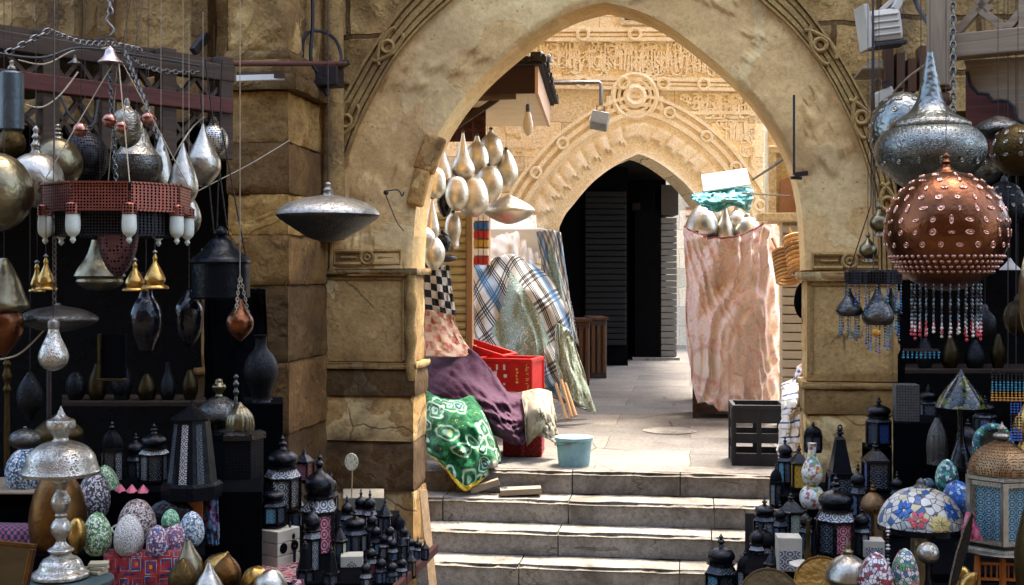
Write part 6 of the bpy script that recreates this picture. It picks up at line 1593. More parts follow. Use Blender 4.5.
# the crowd of small lanterns on the low table
lx = [
 (319.5, 451, 562, 37, 'onion', ('grey','red','teal'), 'silver', 'largest black lantern of the low table, with rose and teal panes'),
 (331, 470, 518, 15, 'onion', ('dark','grey'), 'dark', 'dark lantern just behind the dome of the largest one'),
 (324, 474, 520, 13, 'slim', ('dark',), 'dark', 'narrow dark lantern peeping over the largest lantern, leftmost of the back pair'),
 (347, 495, 540, 14, 'onion', ('dark','navy'), 'grey', 'small dark lantern right behind the largest lantern'),
 (355, 509, 554, 27, 'onion', ('grey','navy','dark'), 'dark', 'squat eight sided black lantern on the white pierced box', ),
 (361, 488, 536, 15, 'onion', ('silver','dark'), 'silver', 'slim lantern with ring finial, left one of the tall pair before the white slab'),
 (370, 489, 537, 15, 'onion', ('silver','grey'), 'silver', 'slim lantern with ring finial, right one of the tall pair before the white slab'),
 (385, 496, 545, 15, 'peak', ('dark','grey'), 'dark', 'peaked black lantern right of the tall pair'),
 (399, 510, 548, 16, 'dome', ('dark','grey'), 'dark', 'short dark lantern at the right rear corner of the low table'),
 (376, 519, 562, 13, 'onion', ('teal','dark'), 'dark', 'small lantern with a teal pane in the middle of the front rows'),
 (384, 528, 566, 12, 'slim', ('grey','rednight'), 'silver', 'small lantern with a silvery dome in the middle of the front rows'),
 (393, 533, 568, 12, 'onion', ('navy','dark'), 'grey', 'small blue paned lantern beside the silvery domed one'),
 (402, 531, 566, 12, 'peak', ('dark',), 'dark', 'small peaked dark lantern in the front rows'),
 (410, 533, 563, 12, 'onion', ('grey','dark'), 'grey', 'small lantern under the white knobbed one at the right edge'),
 (418, 536, 562, 11, 'onion', ('dark','navy'), 'silver', 'small lantern last at the right edge of the low table'),
 (371, 541, 582, 13, 'onion', ('rednight','dark'), 'grey', 'small lantern with a dull red pane in the front row'),
 (381, 552, 592, 13, 'slim', ('navy',), 'dark', 'blue black lantern in the front row beside the dull red paned one'),
 (392, 556, 592, 13, 'onion', ('dark','teal'), 'dark', 'dark lantern third from the right end of the front row'),
 (402, 553, 586, 12, 'onion', ('grey','dark'), 'grey', 'grey paned lantern second from the right end of the front row'),
 (411, 549, 578, 11, 'peak', ('dark','amber'), 'dark', 'small amber paned lantern at the right end of the front row'),
 (305, 540, 590, 20, 'tower', ('dark',), 'dark', 'black pierced lantern spire in front of the largest lantern'),
 (331, 545, 592, 20, 'tower', ('dark',), 'dark', 'black pierced lantern spire between the largest lantern and the white pierced box'),

 (312, 500, 578, 20, 'slim', ('grey','dark'), 'grey', 'narrow lantern before the left side of the largest lantern'),
 (340, 520, 572, 15, 'peak', ('dark','pale'), 'dark', 'peaked lantern squeezed between the largest lantern and the eight sided one'),
 (372, 508, 552, 13, 'slim', ('dark','teal'), 'dark', 'slim lantern with a teal pane right under the tall pair'),
 (390, 520, 556, 12, 'onion', ('navy','grey'), 'silver', 'small bright collared lantern under the peaked one'),
 (404, 522, 556, 12, 'slim', ('dark','grey'), 'dark', 'narrow lantern under the rear corner lantern'),
 (366, 556, 596, 13, 'onion', ('grey','dark'), 'silver', 'silver shouldered lantern in front of the dull red paned one'),
 (425, 540, 560, 9, 'peak', ('dark',), 'dark', 'tiniest dark lantern on the outer corner of the low table'),
 (290, 520, 574, 14, 'slim', ('dark','navy'), 'dark', 'narrow dark lantern right of the white stone box'),
 (296, 478, 530, 16, 'onion', ('dark','grey'), 'grey', 'grey shouldered lantern behind the left side of the largest lantern'),
]
for q in lx:
    lantern(q[0], q[1], q[2], q[3], Z0, q[7], q[4], 6 if q[3] < 25 else 8 if 'eight' in q[7] else 6, 'black_metal', q[5], q[6], dome='black_pierced', D=dist_on(min(q[2], 596), -0.05) if q[2] > 560 else dist_on(q[2], 0.0))
bx_ = thing('pierced_box', 'white pierced filigree box holding the eight sided lantern', 'box', atd(352, 586, 6.5), R(14)); s = 6.5/F
mb = MB(); mb.box(-11*s, 11*s, -11*s, 11*s, 0, 32*s); mb.build('body', M['alabaster'], bx_, bevel=0.003)
mb = MB(); mb.plate([(-8*s, 3*s), (8*s, 3*s), (8*s, 18*s), (5*s, 25*s), (0, 28*s), (-5*s, 25*s), (-8*s, 18*s)], -11*s-0.004, -11*s+0.001); 
mb2 = MB(); b = [(-8*s, 3*s), (8*s, 3*s), (8*s, 20*s), (0, 28*s), (-8*s, 20*s)]
mb2.v = [Vector((x, -11*s-0.004, z)) for x, z in b] + [Vector((x, -11*s+0.001, z)) for x, z in b]; mb2.face((0,1,2,3,4), 1.0, ((0,0),(1,0),(1,0.7),(0.5,1),(0,0.7))); 
for i in range(5): j = (i+1) % 5; mb2.face((i, 5+i, 5+j, j))
mb2.build('pierced_front', GL['silver'], bx_)
mb = MB(); mb.box(-12.5*s, 12.5*s, -12.5*s, 12.5*s, -0.12, 0.0); mb.build('foot', m_paint('cream_wood', '#a08a5e', 0.6), bx_)
stand('stone_slab', 'pale stone slab lying behind the small lanterns against the pier', 'slab', 343, 384, at(360, 505, 8.1).z, at(360, 489, 8.1).z, 8.0, 8.35, m_paint('grey_slab', '#6f685a', 0.8, 0.3, 8))
fn_ = thing('palm_fan', 'round cream fan on a thin stick before the dark pier', 'fan', atd(351.5, 490, 7.4)); s = 7.4/F
mb = MB(); mb.lathe([(0.0,-0.004),(7.3*s,-0.004),(7.8*s,0.0),(7.3*s,0.004),(0.0,0.004)], 26); mb.build('disc', m_mosaic('woven_cream', ['#cfc3a0', '#d8cdae', '#c4b692'], 60, (0.35,0.3,0.2)), fn_, loc=(0,0,28*s), rot=(R(88), 0, R(5)), smooth=40).scale = (0.9, 1.15, 1)
mb = MB(); mb.tube([(0,0,-0.05),(0.005,0,20*s)], 0.004, 6); mb.build('stick', M['wood_tan'], fn_)
# table edge plank and leaning board
a = atd(395, 590, 6.0); b = atd(436, 548, 7.3); mb = MB(); mb.bar((0,0,0), b-a, 0.03, 0.05); tag(mb.build('edge_plank', M['wood_red'], None, loc=a, bevel=0.004), 'reddish plank edging the low lantern table', 'plank')
a = atd(436, 620, 7.4); b = atd(423, 490, 7.9); mb = MB(); mb.bar((0,0,0), b-a, 0.05, 0.02); tag(mb.build('leaning_board', M['wood_tan'], None, loc=a, bevel=0.003), 'pale brown board leaning against the left pier corner', 'board')
# brass goods heaped in front
for px, D, pr, m, lab, tl3 in ((211, 5.3, [(545,1),(548,4),(553,9),(560,14),(568,15),(576,10),(582,3)], 'brass', 'shiny brass pot tilted on top of the heap', (0.1, 0.55, 0)),
   (193, 5.25, [(540,3),(548,6),(560,12),(575,15),(590,13),(600,6)], 'oldbrass', 'olive brass vase with dark edge at the left of the brass heap', (0, -0.1, 0)),
   (226, 5.2, [(551,1),(555,3),(560,8),(568,13),(577,14),(586,11),(592,4)], 'bronze', 'dark round bottomed pot in the middle of the brass heap', (0.1, 0.1, 0)),
   (209, 4.95, [(562,1.5),(568,4),(574,7),(582,12),(592,16),(600,14)], 'silver', 'silver cone topped pot at the bottom of the brass heap', (0, 0, 0)),
   (248, 5.1, [(556,3),(560,10),(570,13),(582,12),(590,6)], 'brass', 'faceted gold brass pot at the right of the brass heap', (0.5, 0.7, 0)),
   (268, 5.0, [(568,3),(573,10),(582,16),(592,16),(600,10)], 'silver', 'silver bowl shaped pot in the lower right of the brass heap', (0, 0.2, 0)),
   (183, 5.1, [(558,1),(564,8),(574,14),(586,14),(596,8)], 'darkbrass', 'dark brown pot at the far left of the brass heap', (0, 0, 0))):
    o = single('brass_pot', lab, 'pot', px, D, M[m], pr, 'pots heaped before the black cabinet', n=8 if 'faceted' in lab else 30, tilt=tl3, smooth=20 if 'faceted' in lab else 45)
stand('display_box', 'low dark box under the heaped brass pots', 'box', 170, 285, ZS, at(220, 598, 5.0).z, 4.9, 5.5, M['blackcloth'])
drape('red_scarf', 'red and white patterned scarf under the white stone box', 'cloth', [[(262,561,6.3),(280,563,6.27),(299,561,6.3)],[(260,574,6.0),(282,576,5.98),(303,574,6.0)],[(262,592,5.82),(282,596,5.8),(306,592,5.82)]], m_cloth('red_scarf_print', lambda q, u, v: q.ramp(q.noise(14, 3, 0.6, dist=2), [(0.4, '#a3232c'), (0.5, '#c9b9b0'), (0.55, '#8c1c26'), (0.62, '#22243a')])), 16, 16, 0.03, seed=2.2)
drape('beaded_cloth', 'blue and purple beaded cloth hanging left of the black cabinet', 'cloth', [[(203,494,5.86),(210,493,5.84),(218,495,5.86)],[(203,520,5.84),(211,520,5.82),(219,520,5.84)],[(205,545,5.84),(212,546,5.82),(219,545,5.84)]], m_cloth('beaded_print', lambda q, u, v: q.ramp(q.noise(18, 3), [(0.4, '#1d3350'), (0.5, '#5f7f9a'), (0.55, '#6a3a5a'), (0.62, '#10182a')])), 12, 16, 0.02, seed=1.2)
stand('orange_panel', 'orange brown wooden panel between the tray and the beaded cloth', 'panel', 187, 203, Z1, Z1+0.19, 6.05, 6.115, m_paint('orange_board', '#a55a25', 0.6))

DK = 'dark wares at the back of the left stall'
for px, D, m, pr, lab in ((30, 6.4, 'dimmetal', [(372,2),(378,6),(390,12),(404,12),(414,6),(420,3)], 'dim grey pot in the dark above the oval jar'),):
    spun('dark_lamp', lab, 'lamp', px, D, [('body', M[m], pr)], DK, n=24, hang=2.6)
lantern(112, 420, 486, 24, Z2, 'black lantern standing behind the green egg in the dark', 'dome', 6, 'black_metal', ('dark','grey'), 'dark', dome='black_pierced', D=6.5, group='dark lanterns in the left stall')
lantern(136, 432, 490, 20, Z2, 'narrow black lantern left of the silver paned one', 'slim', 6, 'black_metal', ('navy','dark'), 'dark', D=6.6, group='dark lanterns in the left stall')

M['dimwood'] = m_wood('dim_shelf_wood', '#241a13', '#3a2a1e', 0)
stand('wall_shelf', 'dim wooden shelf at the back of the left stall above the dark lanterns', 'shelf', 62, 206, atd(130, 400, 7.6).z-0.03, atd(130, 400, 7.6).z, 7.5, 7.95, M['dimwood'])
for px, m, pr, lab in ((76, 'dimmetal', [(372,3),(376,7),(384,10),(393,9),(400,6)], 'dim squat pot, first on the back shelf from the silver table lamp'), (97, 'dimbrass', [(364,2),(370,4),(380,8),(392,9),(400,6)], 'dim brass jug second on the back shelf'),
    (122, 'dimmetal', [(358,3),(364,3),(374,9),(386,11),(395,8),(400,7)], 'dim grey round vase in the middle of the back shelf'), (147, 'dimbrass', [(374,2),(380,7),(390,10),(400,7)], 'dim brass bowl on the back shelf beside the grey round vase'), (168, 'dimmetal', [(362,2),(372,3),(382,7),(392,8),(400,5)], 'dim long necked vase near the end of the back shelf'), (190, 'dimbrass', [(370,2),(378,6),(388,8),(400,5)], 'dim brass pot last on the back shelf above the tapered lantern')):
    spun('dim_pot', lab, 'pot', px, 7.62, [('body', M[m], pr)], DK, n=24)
# ================================================================= right stall: timber front
Pa = atd(928, HY, 5.5); Pb = atd(1060, HY, 5.2)
RF = Frame(960, 1.0, 0.0); RF.o = Vector(((Pa.x+Pb.x)/2, (Pa.y+Pb.y)/2)); RF.a = math.atan2(Pb.y-Pa.y, Pb.x-Pa.x)
RF.d = Vector((math.cos(RF.a), math.sin(RF.a))); RF.n = Vector((math.sin(RF.a), -math.cos(RF.a)))
wf = RF.root('timber_shopfront', 'weathered grey timber shop front with lattice, beam and scalloped panel, right stall', 'shop front')
ru = lambda px, py, v=0.0: RF.uz(px, py, v)
a = ru(929, 88, 0.05); b = ru(950, -60, 0.05); mb = MB(); mb.box(a[0], b[0], -0.10, 0.0, a[1], b[1]); mb.build('post', M['wood_greyv'], wf, bevel=0.008)
c = ru(943, 99, 0.05); r = 0.034; mb = MB(); mb.lathe([(r*0.7, c[1]+0.055), (r*1.1, c[1]+0.05), (r*1.1, c[1]+0.04), (r*0.8, c[1]+0.035)] , 18, (c[0], -0.05, 0)); mb.lathe([(max(r*1.15*math.sin(t), 0.001), c[1]-0.002-0.037*math.cos(t)) for t in [PI*i/10 for i in range(11)]], 18, (c[0], -0.05, 0)); mb.build('ball_end', M['wood_brown'], wf, smooth=45)
a = ru(953, 47); b = ru(1100, 36); z0 = ru(990, 56)[1]; z1 = ru(990, 32)[1]
mb = MB(); mb.box(a[0], b[0], -0.05, 0.05, z0, z1); mb.build('beam', M['wood_grey'], wf, bevel=0.006)
mb = MB(); zt2 = ru(990, -40)[1]
for p, q in (((954, 36), (1000, -14)), ((978, 8), (1012, 34)), ((1000, 38), (1040, -10)), ((960, -20), (990, 12)), ((1012, -14), (1050, 30))):
    pu, qu = ru(*p), ru(*q); mb.bar((pu[0], 0.0, pu[1]), (qu[0], 0.0, qu[1]), 0.035, 0.04, up=(0, -1, 0))
mb.box(ru(1020, 0)[0], ru(1030, 0)[0], -0.03, 0.03, z1, zt2); mb.build('lattice', M['wood_grey'], wf, bevel=0.003)
pts = [(960, 58), (964, 70), (968, 84), (975, 92), (985, 93), (990, 100), (997, 99), (1005, 100), (1011, 106), (1014, 118), (1021, 122), (1024, 134), (1100, 150), (1100, 50)]
pp = [ru(x, y) for x, y in pts]; mb = MB(); mb.plate(pp[::-1], 0.06, 0.085); mb.build('scalloped_panel', M['wood_grey'], wf, bevel=0.003)
mb = MB(); mb.tube([(q[0], 0.055, q[1]) for q in pp[1:12]], 0.008, 5); mb.build('panel_edge', M['cable'], wf)
mb = MB(); a = ru(952, 128); b = ru(1000, 58); mb.box(a[0], b[0]+0.3, 0.25, 0.28, a[1]-0.1, b[1]); mb.build('back_board', M['wood_red'], wf)
mb = MB(); mb.box(ru(955, 50)[0], ru(1200, 50)[0], 0.06, 2.6, z1+0.5, z1+0.53); mb.build('roof_board', M['wood_dark'], wf)
ch = MB(); a = atd(953, 0, 5.0); b = atd(953, 145, 5.0); chain(ch, Vector((0,0,0.3)), b-a, 0.036, 0.004); tag(ch.build('iron_chain', M['steel'], None, loc=a), 'rusty steel chain hanging in front of the grey timber post', 'chain')
# floodlight high on the wall
fl = thing('floodlight', 'off white ribbed floodlight fixed high on the wall right of the arch', 'floodlight', atd(885, 48, 6.9)); s = 6.9/F
Rt = Matrix.Rotation(R(-8), 3, 'Y') @ Matrix.Rotation(R(14), 3, 'Z')
def rb_(mb, *q, **k):
    b = len(mb.v); mb.box(*q, **k)
    for i in range(b, len(mb.v)): mb.v[i] = Rt @ mb.v[i]
mb = MB(); rb_(mb, -15*s, 19*s, -9*s, 12*s, 5*s, 38*s); mb.build('housing', M['white_metal'], fl, bevel=0.03)
mb = MB()
for k in range(4): rb_(mb, -13*s, 15*s, -10.5*s, -9*s, (11+k*6.5)*s, (13+k*6.5)*s)
rb_(mb, -21*s, -15.2*s, -12*s, 14*s, 0, 44*s); mb.build('fin', M['white_metal'], fl, bevel=0.004)
mb = MB(); rb_(mb, -20*s, 20*s, -9.5*s, 12.5*s, 0.5*s, 4.9*s); mb.build('gasket', M['cable'], fl, bevel=0.006)
mb = MB(); mb.bar((8*s, 0, 38*s), (20*s, 6*s, 60*s), 0.05, 0.04); mb.bar((-4*s, 0, 38*s), (12*s, 4*s, 52*s), 0.04, 0.02); mb.build('bracket', M['white_metal'], fl)
eb = thing('switch_box', 'grey metal switch box tilted on the wall above the embossed lamps', 'box', atd(884, 104, 7.4), 0); s = 7.4/F
mb = MB(); mb.box(-10*s, 10*s, -0.04, 0.06, 0, 14*s, rot=Matrix.Rotation(R(-22), 3, 'Y')); mb.build('housing', M['white_metal'], eb, bevel=0.008); mb = MB(); mb.box(-3*s, 4*s, -0.05, -0.03, 16*s, 22*s, rot=Matrix.Rotation(R(-22), 3, 'Y')); mb.build('latch', M['iron'], eb)
a = atd(875, 72, 7.6); s = 7.6/F; mb = MB(); mb.box(-15*s, 15*s, -0.12, 0.25, 0, 3*s); mb.box(-8*s, 12*s, -0.1, 0.25, 3.1*s, 9*s); tag(mb.build('wall_shelf', M['wood_grey'], None, loc=a, bevel=0.004), 'small wooden shelf on the wall under the floodlight', 'shelf')
mb = MB(); a = atd(900, 50, 7.4); s = 7.4/F
for k in range(5): mb.box((-14+k*11)*s, (-6+k*11)*s, 0.0, 0.15, (-42+4*(k % 2))*s, (4-6*(k % 3))*s, tint=0.5+0.15*k)
tag(mb.build('timber_offcuts', M['wood_brown'], None, loc=a, bevel=0.004), 'row of brown timber battens on the wall behind the floodlight', 'battens')
cable('black cable curving down past the grey timber post', [(908,-20,6.4),(918,8,6.4),(928,24,6.2),(933,40,6.0)], 0.012)
cable('pale wire looping from the switch box to the embossed lamp', [(893,93,6.8),(905,80,6.6),(918,70,6.4),(930,62,6.2)], 0.006, 'string', 'string')
rdp = thing('wall_rod', 'thin dark iron rod hooked on the plaster right of the arch opening', 'rod', at(794, 175, 8.5))
mb = MB(); h = at(794, 95, 8.5).z - rdp.location.z; mb.tube([(0,0,0),(0,0,h)], 0.009, 6); mb.build('rod', M['iron'], rdp)
mb = MB(); mb.bar((0,-0.02,0), (0.09,-0.02,0.01), 0.03); mb.bar((-0.02,-0.02,-0.02), (0.05,0.03,-0.02), 0.02); mb.build('hook', M['iron'], rdp)

# ================================================================= right stall: hanging lamps
HR = 'lamps hanging in the right stall'
def embossed_ball(name, label, px, D, cy, rx, ry, top, mats, hang=HZ):
    prof = [(cy - ry*math.cos(t), max(rx*math.sin(t), 0.4)) for t in [PI*i/18 for i in range(19)]]
    return prof
R1 = spun('embossed_lamp', 'large embossed nickel lamp with scaled belly and tall tapering neck', 'lamp', 930, 4.7, [
  ('belly', M['fishscale'], [(127,35),(127,35),(131,44),(139,51),(149,54),(160,52),(172,44),(184,30),(193,14),(195,2)]),
  ('shoulder', M['fish'], [(127,36.5),(127,36.5),(123,37),(120,33),(116,26),(110,19),(100,13),(88,10),(75,7.5),(62,5),(52,3)]),
  ('rim', M['nickel'], [(123,37),(124,39),(127,39.5),(130,38)])], HR, n=44, hang=HZ)
s = 4.7/F
def bosses(root, D, cy, rx, ry, yb, rows, mat, rad, seed, name='boss', front=True):
    random.seed(seed); s = D/F
    for (t, n) in rows:
        mb = MB()
        for i in range(n):
            a = 2*PI*(i + 0.5*(int(t*100) % 2))/n
            nrm = Vector((math.cos(a)*math.sin(t), math.sin(a)*math.sin(t), math.cos(t)*rx/ry)).normalized()
            p = Vector((rx*s*math.sin(t)*math.cos(a), rx*s*math.sin(t)*math.sin(a), (yb - cy + ry*math.cos(t))*s))
            u, k = perp(nrm); sh = random.choice((0, 0, 0, 1, 2)); a += random.uniform(-0.05, 0.05); r = rad*random.uniform(0.8, 1.15)
            ax, ay = (1.0, 1.0) if sh == 0 else (0.6, 1.3) if sh == 1 else (1.25, 0.7)
            b = len(mb.v); m_ = 10
            for (k_, h_) in ((1.0, 0.0004), (0.86, 0.0032), (0.66, 0.0014), (0.36, 0.0016), (0.2, 0.0038)):
                for j in range(m_): mb.v.append(p + u*(r*ax*k_*math.cos(2*PI*j/m_)) + k*(r*ay*k_*math.sin(2*PI*j/m_)) + nrm*h_)
            mb.v.append(p + nrm*0.004)
            for j in range(m_):
                j2 = (j+1) % m_
                for l in range(4): mb.face((b+l*m_+j, b+l*m_+j2, b+(l+1)*m_+j2, b+(l+1)*m_+j))
                mb.face((b+4*m_+j, b+4*m_+j2, b+5*m_))
        o = mb.build(name, mat, root, smooth=60); tag(o, kind='stuff')
bosses(R1, 4.7, 158, 53, 37, 195, ((0.9, 14), (1.3, 16), (1.75, 16)), M['nickel'], 0.011, 4)
bosses(R1, 4.7, 122, 31, 9, 195, ((0.8, 10),), M['nickel'], 0.009, 4)
R2 = spun('embossed_lamp', 'rounder embossed nickel lamp behind the large scaled one', 'lamp', 903, 5.2, [('shell', M['fish'], [(132 - 40*math.cos(t), max(33*math.sin(t), 0.4)) for t in [PI*i/16 for i in range(17)]], {'raw': True})], HR, n=36, hang=HZ)
bosses(R2, 5.2, 132, 33, 40, 172, ((0.7, 9), (1.05, 12), (1.4, 14), (1.8, 14)), M['nickel'], 0.012, 9)
CB_ = spun('copper_ball_lamp', 'large shiny red copper ball lamp studded with stamped discs', 'lamp', 946, 4.2, [('shell', M['copper'], [(231 - 60*math.cos(t), max(60*math.sin(t), 0.4)) for t in [PI*i/30 for i in range(31)]], {'raw': True}),
   ('finial', M['copper'], [(153,1.5),(156,3.5),(159,2.5),(162,5),(165,3.5),(168,6.5),(170,9),(172,12),(174,14)])], HR, n=64, hang=HZ)
M['stamp'] = m_metal('pale_copper_stamps', '#b98a78', 0.25, (0.3, 0.15, 0.11))
bosses(CB_, 4.2, 231, 60, 60, 291, ((0.42, 8), (0.62, 12), (0.82, 16), (1.02, 19), (1.22, 21), (1.42, 22), (1.62, 22), (1.82, 21)), M['stamp'], 0.0115, 5, 'stamped_disc')
s = 4.2/F; mb = MB()          # rows of small studs round the lower third
for row, (t, n) in enumerate(((2.02, 52), (2.12, 50), (2.22, 46), (2.32, 42))):
    for i in range(n):
        a = 2*PI*(i+0.5*(row % 2))/n; p = Vector((60*s*math.sin(t)*math.cos(a), 60*s*math.sin(t)*math.sin(a), (60+60*math.cos(t))*s))
        mb.lathe([(0.0, -0.007), (0.0075, -0.003), (0.0085, 0.002), (0.005, 0.006), (0.0, 0.008)], 7, p)
tag(mb.build('stud_band', m_metal('pink_copper_studs', '#b58878', 0.2, (0.3,0.15,0.12)), CB_, smooth=60), kind='stuff')
# beaded fringe below the copper ball
BEAD = {'white': m_paint('white_bead', '#cfc8c0', 0.25, 0.1), 'redb': m_paint('red_bead', '#b02c3a', 0.25, 0.1), 'blueb': m_paint('blue_bead', '#2a57a0', 0.2, 0.2), 'tealb': m_paint('teal_bead', '#2c8ba6', 0.2, 0.2), 'clear': m_metal('clear_bead', '#6f7a80', 0.2, (0.1,0.12,0.14), metal=0.6), 'amberb': m_paint('amber_bead', '#c98a2c', 0.25, 0.2), 'darkb': M['black_metal']}
def strand(parent, x, y, z0, length, cols, step=0.014, r=0.004, name='bead_strand'):
    mats = []; mb = MB(); n = max(2, int(length/step))
    ms = [BEAD[c] for c in cols]
    for i in range(n):
        z = z0 - step*(i+0.5); ci = min(len(cols)-1, int(i/n*len(cols))); rr = r*(1.5 if i > n*0.8 else random.uniform(0.7, 1.2))
        k = len(mb.f); mb.lathe([(0.0003, z-step*0.45), (rr, z-step*0.15), (rr, z+step*0.15), (0.0003, z+step*0.45)], 6, (x, y, 0), cap=False)
        for f in range(k, len(mb.f)): mb.m[f] = ci
    return mb.build(name, ms, parent, smooth=70)
random.seed(31)
for k in range(26):
    a = 2*PI*k/26; r_ = 33*s; L_ = random.uniform(0.17, 0.205)
    strand(CB_, r_*math.cos(a), r_*math.sin(a), 8*s, L_, ['clear', 'darkb', 'clear', 'darkb', 'clear', random.choice(('redb','white','white')), random.choice(('white','redb'))], 0.013, 0.0035)
# small bead chandelier
SD = 5.3; s = SD/F
bc = thing('bead_chandelier', 'small round tin chandelier with two pewter bells and blue bead fringes before the right pier', 'chandelier', atd(873, 350, SD))
zb = lambda y: (350-y)*s
mb = MB(); mb.lathe([(26*s, zb(270)), (28*s, zb(272)), (28*s, zb(283)), (25*s, zb(284)), (0.0, zb(280))], 36); mb.build('plate', M['dark_fil'], bc, smooth=40)
for i, (x, y0, y1, w, yy) in enumerate(((-24, 288, 316, 13, -0.03), (2, 284, 324, 15.5, -0.08), (20, 288, 314, 10, 0.06))):
    h = y1-y0; mb = MB(); mb.lathe(smooth_prof([(1*s, zb(y0)), (2*s, zb(y0+h*0.1)), (w*0.35*s, zb(y0+h*0.3)), (w*0.7*s, zb(y0+h*0.5)), (w*s, zb(y0+h*0.75)), (w*0.95*s, zb(y0+h*0.9)), (w*0.75*s, zb(y1))]), 24, (x*s, yy, 0)); mb.build('bell', M['pewter'], bc, smooth=50)
    for k in range(8):
        a = 2*PI*k/8; strand(bc, x*s + w*0.72*s*math.cos(a), yy + w*0.72*s*math.sin(a), zb(y1), random.uniform(0.06, 0.13), [random.choice(('darkb','clear')), random.choice(('blueb','tealb','darkb')), random.choice(('blueb','clear','tealb'))], 0.012, 0.004)
for k in range(16):
    a = 2*PI*k/16; strand(bc, 27*s*math.cos(a), 27*s*math.sin(a), zb(284), random.uniform(0.08, 0.16), ['clear', 'blueb', random.choice(('tealb','blueb'))], 0.013, 0.004)
mb = MB(); mb.lathe([(max(4.5*s*math.sin(t), 0.0004), zb(331)-4.5*s*math.cos(t)) for t in [PI*i/8 for i in range(9)]], 12, (-1*s, -0.12, 0)); mb.build('amber_bead', BEAD['amberb'], bc, smooth=60)
mb = MB()
for k in range(3):
    a = 2*PI*k/3+0.4; mb.tube([(26*s*math.cos(a), 26*s*math.sin(a), zb(270)), (0.01*math.cos(a), 0.01*math.sin(a), zb(205)), (0, 0, HZ-bc.location.z)], 0.0025, 4)
mb.build('stay_wire', M['iron'], bc)
for px, y0, y1, w, D, lab in ((879, 203, 236, 9.5, 5.2, 'brass ball pendant hanging beside the copper ball, the upper of two'), (868, 232, 262, 9, 5.25, 'brass onion pendant hanging above the bead chandelier, the lower of two')):
    h = y1-y0; spun('brass_pendant', lab, 'pendant', px, D, [('body', M['oldbrass'], [(y0,1),(y0+h*0.12,2.5),(y0+h*0.2,1.5),(y0+h*0.32,4),(y0+h*0.45,w*0.85),(y0+h*0.62,w),(y0+h*0.78,w*0.8),(y0+h*0.88,w*0.4),(y1,w*0.55)])], 'brass pendants in the right stall', n=24, hang=HZ)
# other right hanging pieces
spun('saucer_lamp', 'dark grey saucer lamp partly behind the scalloped timber panel', 'lamp', 998, 5.0, [('shell', M['pewter'], [(116,2),(118,8),(123,18),(129,24),(134,22),(138,12),(140,3)])], HR, n=32, hang=HZ)
eb_ = spun('embossed_lamp', 'dark embossed ball lamp cut by the right edge', 'lamp', 1018, 4.9, [('shell', M['darkbrass'], [(150 - 26*math.cos(t), max(26*math.sin(t), 0.4)) for t in [PI*i/14 for i in range(15)]], {'raw': True})], HR, n=30, hang=HZ)
bosses(eb_, 4.9, 150, 26, 26, 176, ((0.9, 9), (1.3, 11), (1.8, 11)), M['nickel'], 0.011, 2)
spun('lamp_cover', 'small pale bell shade in the dark right of the copper ball', 'lamp cover', 1010, 5.6, [('bell', M['white_metal'], [(258,1),(260,2),(263,4),(268,9),(270,10)])], n=18, hang=2.6)
gd = spun('gold_disc', 'large gold brass dish standing on edge at the right edge', 'dish', 1026, 4.4, [('dish', M['oldbrass'], [(290 - 4, 46), (290, 49), (294, 46), (296, 20), (297, 1)])], n=44, hang=None); gd.rotation_euler = (R(90), 0, R(60)); gd.location = atd(1029, 294, 4.4)
for px, y0, n_, D, cols, lab in ((921, 352, 9, 5.2, ('tealb',), 'short row of turquoise bead tassels under the copper ball'), (1008, 372, 9, 5.3, ('darkb','tealb','amberb'), 'dark lamp fringe with turquoise and amber beads near the right edge')):
    s = D/F; w = 34 if px < 950 else 30
    t_ = thing('bead_fringe', lab, 'fringe', atd(px, y0+12, D))
    mb = MB(); mb.bar((-w/2*s, 0, 14*s), (w/2*s, 0, 14*s), 0.012, 0.01); mb.build('rail', M['iron'], t_)
    mb = MB(); mb.tube([(0,0,14*s), (0,0,HZ-t_.location.z)], 0.002, 4); mb.build('wire', M['iron'], t_)
    for k in range(n_): strand(t_, (-w/2 + w*k/(n_-1))*s, 0, 13*s, (10 if px < 950 else 32)*s, list(cols), 0.011, 0.005)
t_ = thing('bead_fringe', 'long strand of dark blue beads hanging near the right edge', 'fringe', atd(1016, 445, 5.3)); s = 5.3/F
for k in range(4): strand(t_, (k-1.5)*3*s, 0, 48*s, 46*s, ['blueb', 'darkb', 'blueb'], 0.012, 0.005)
mb = MB(); mb.tube([(0,0,48*s), (0,0,HZ-t_.location.z)], 0.002, 4); mb.build('wire', M['iron'], t_)

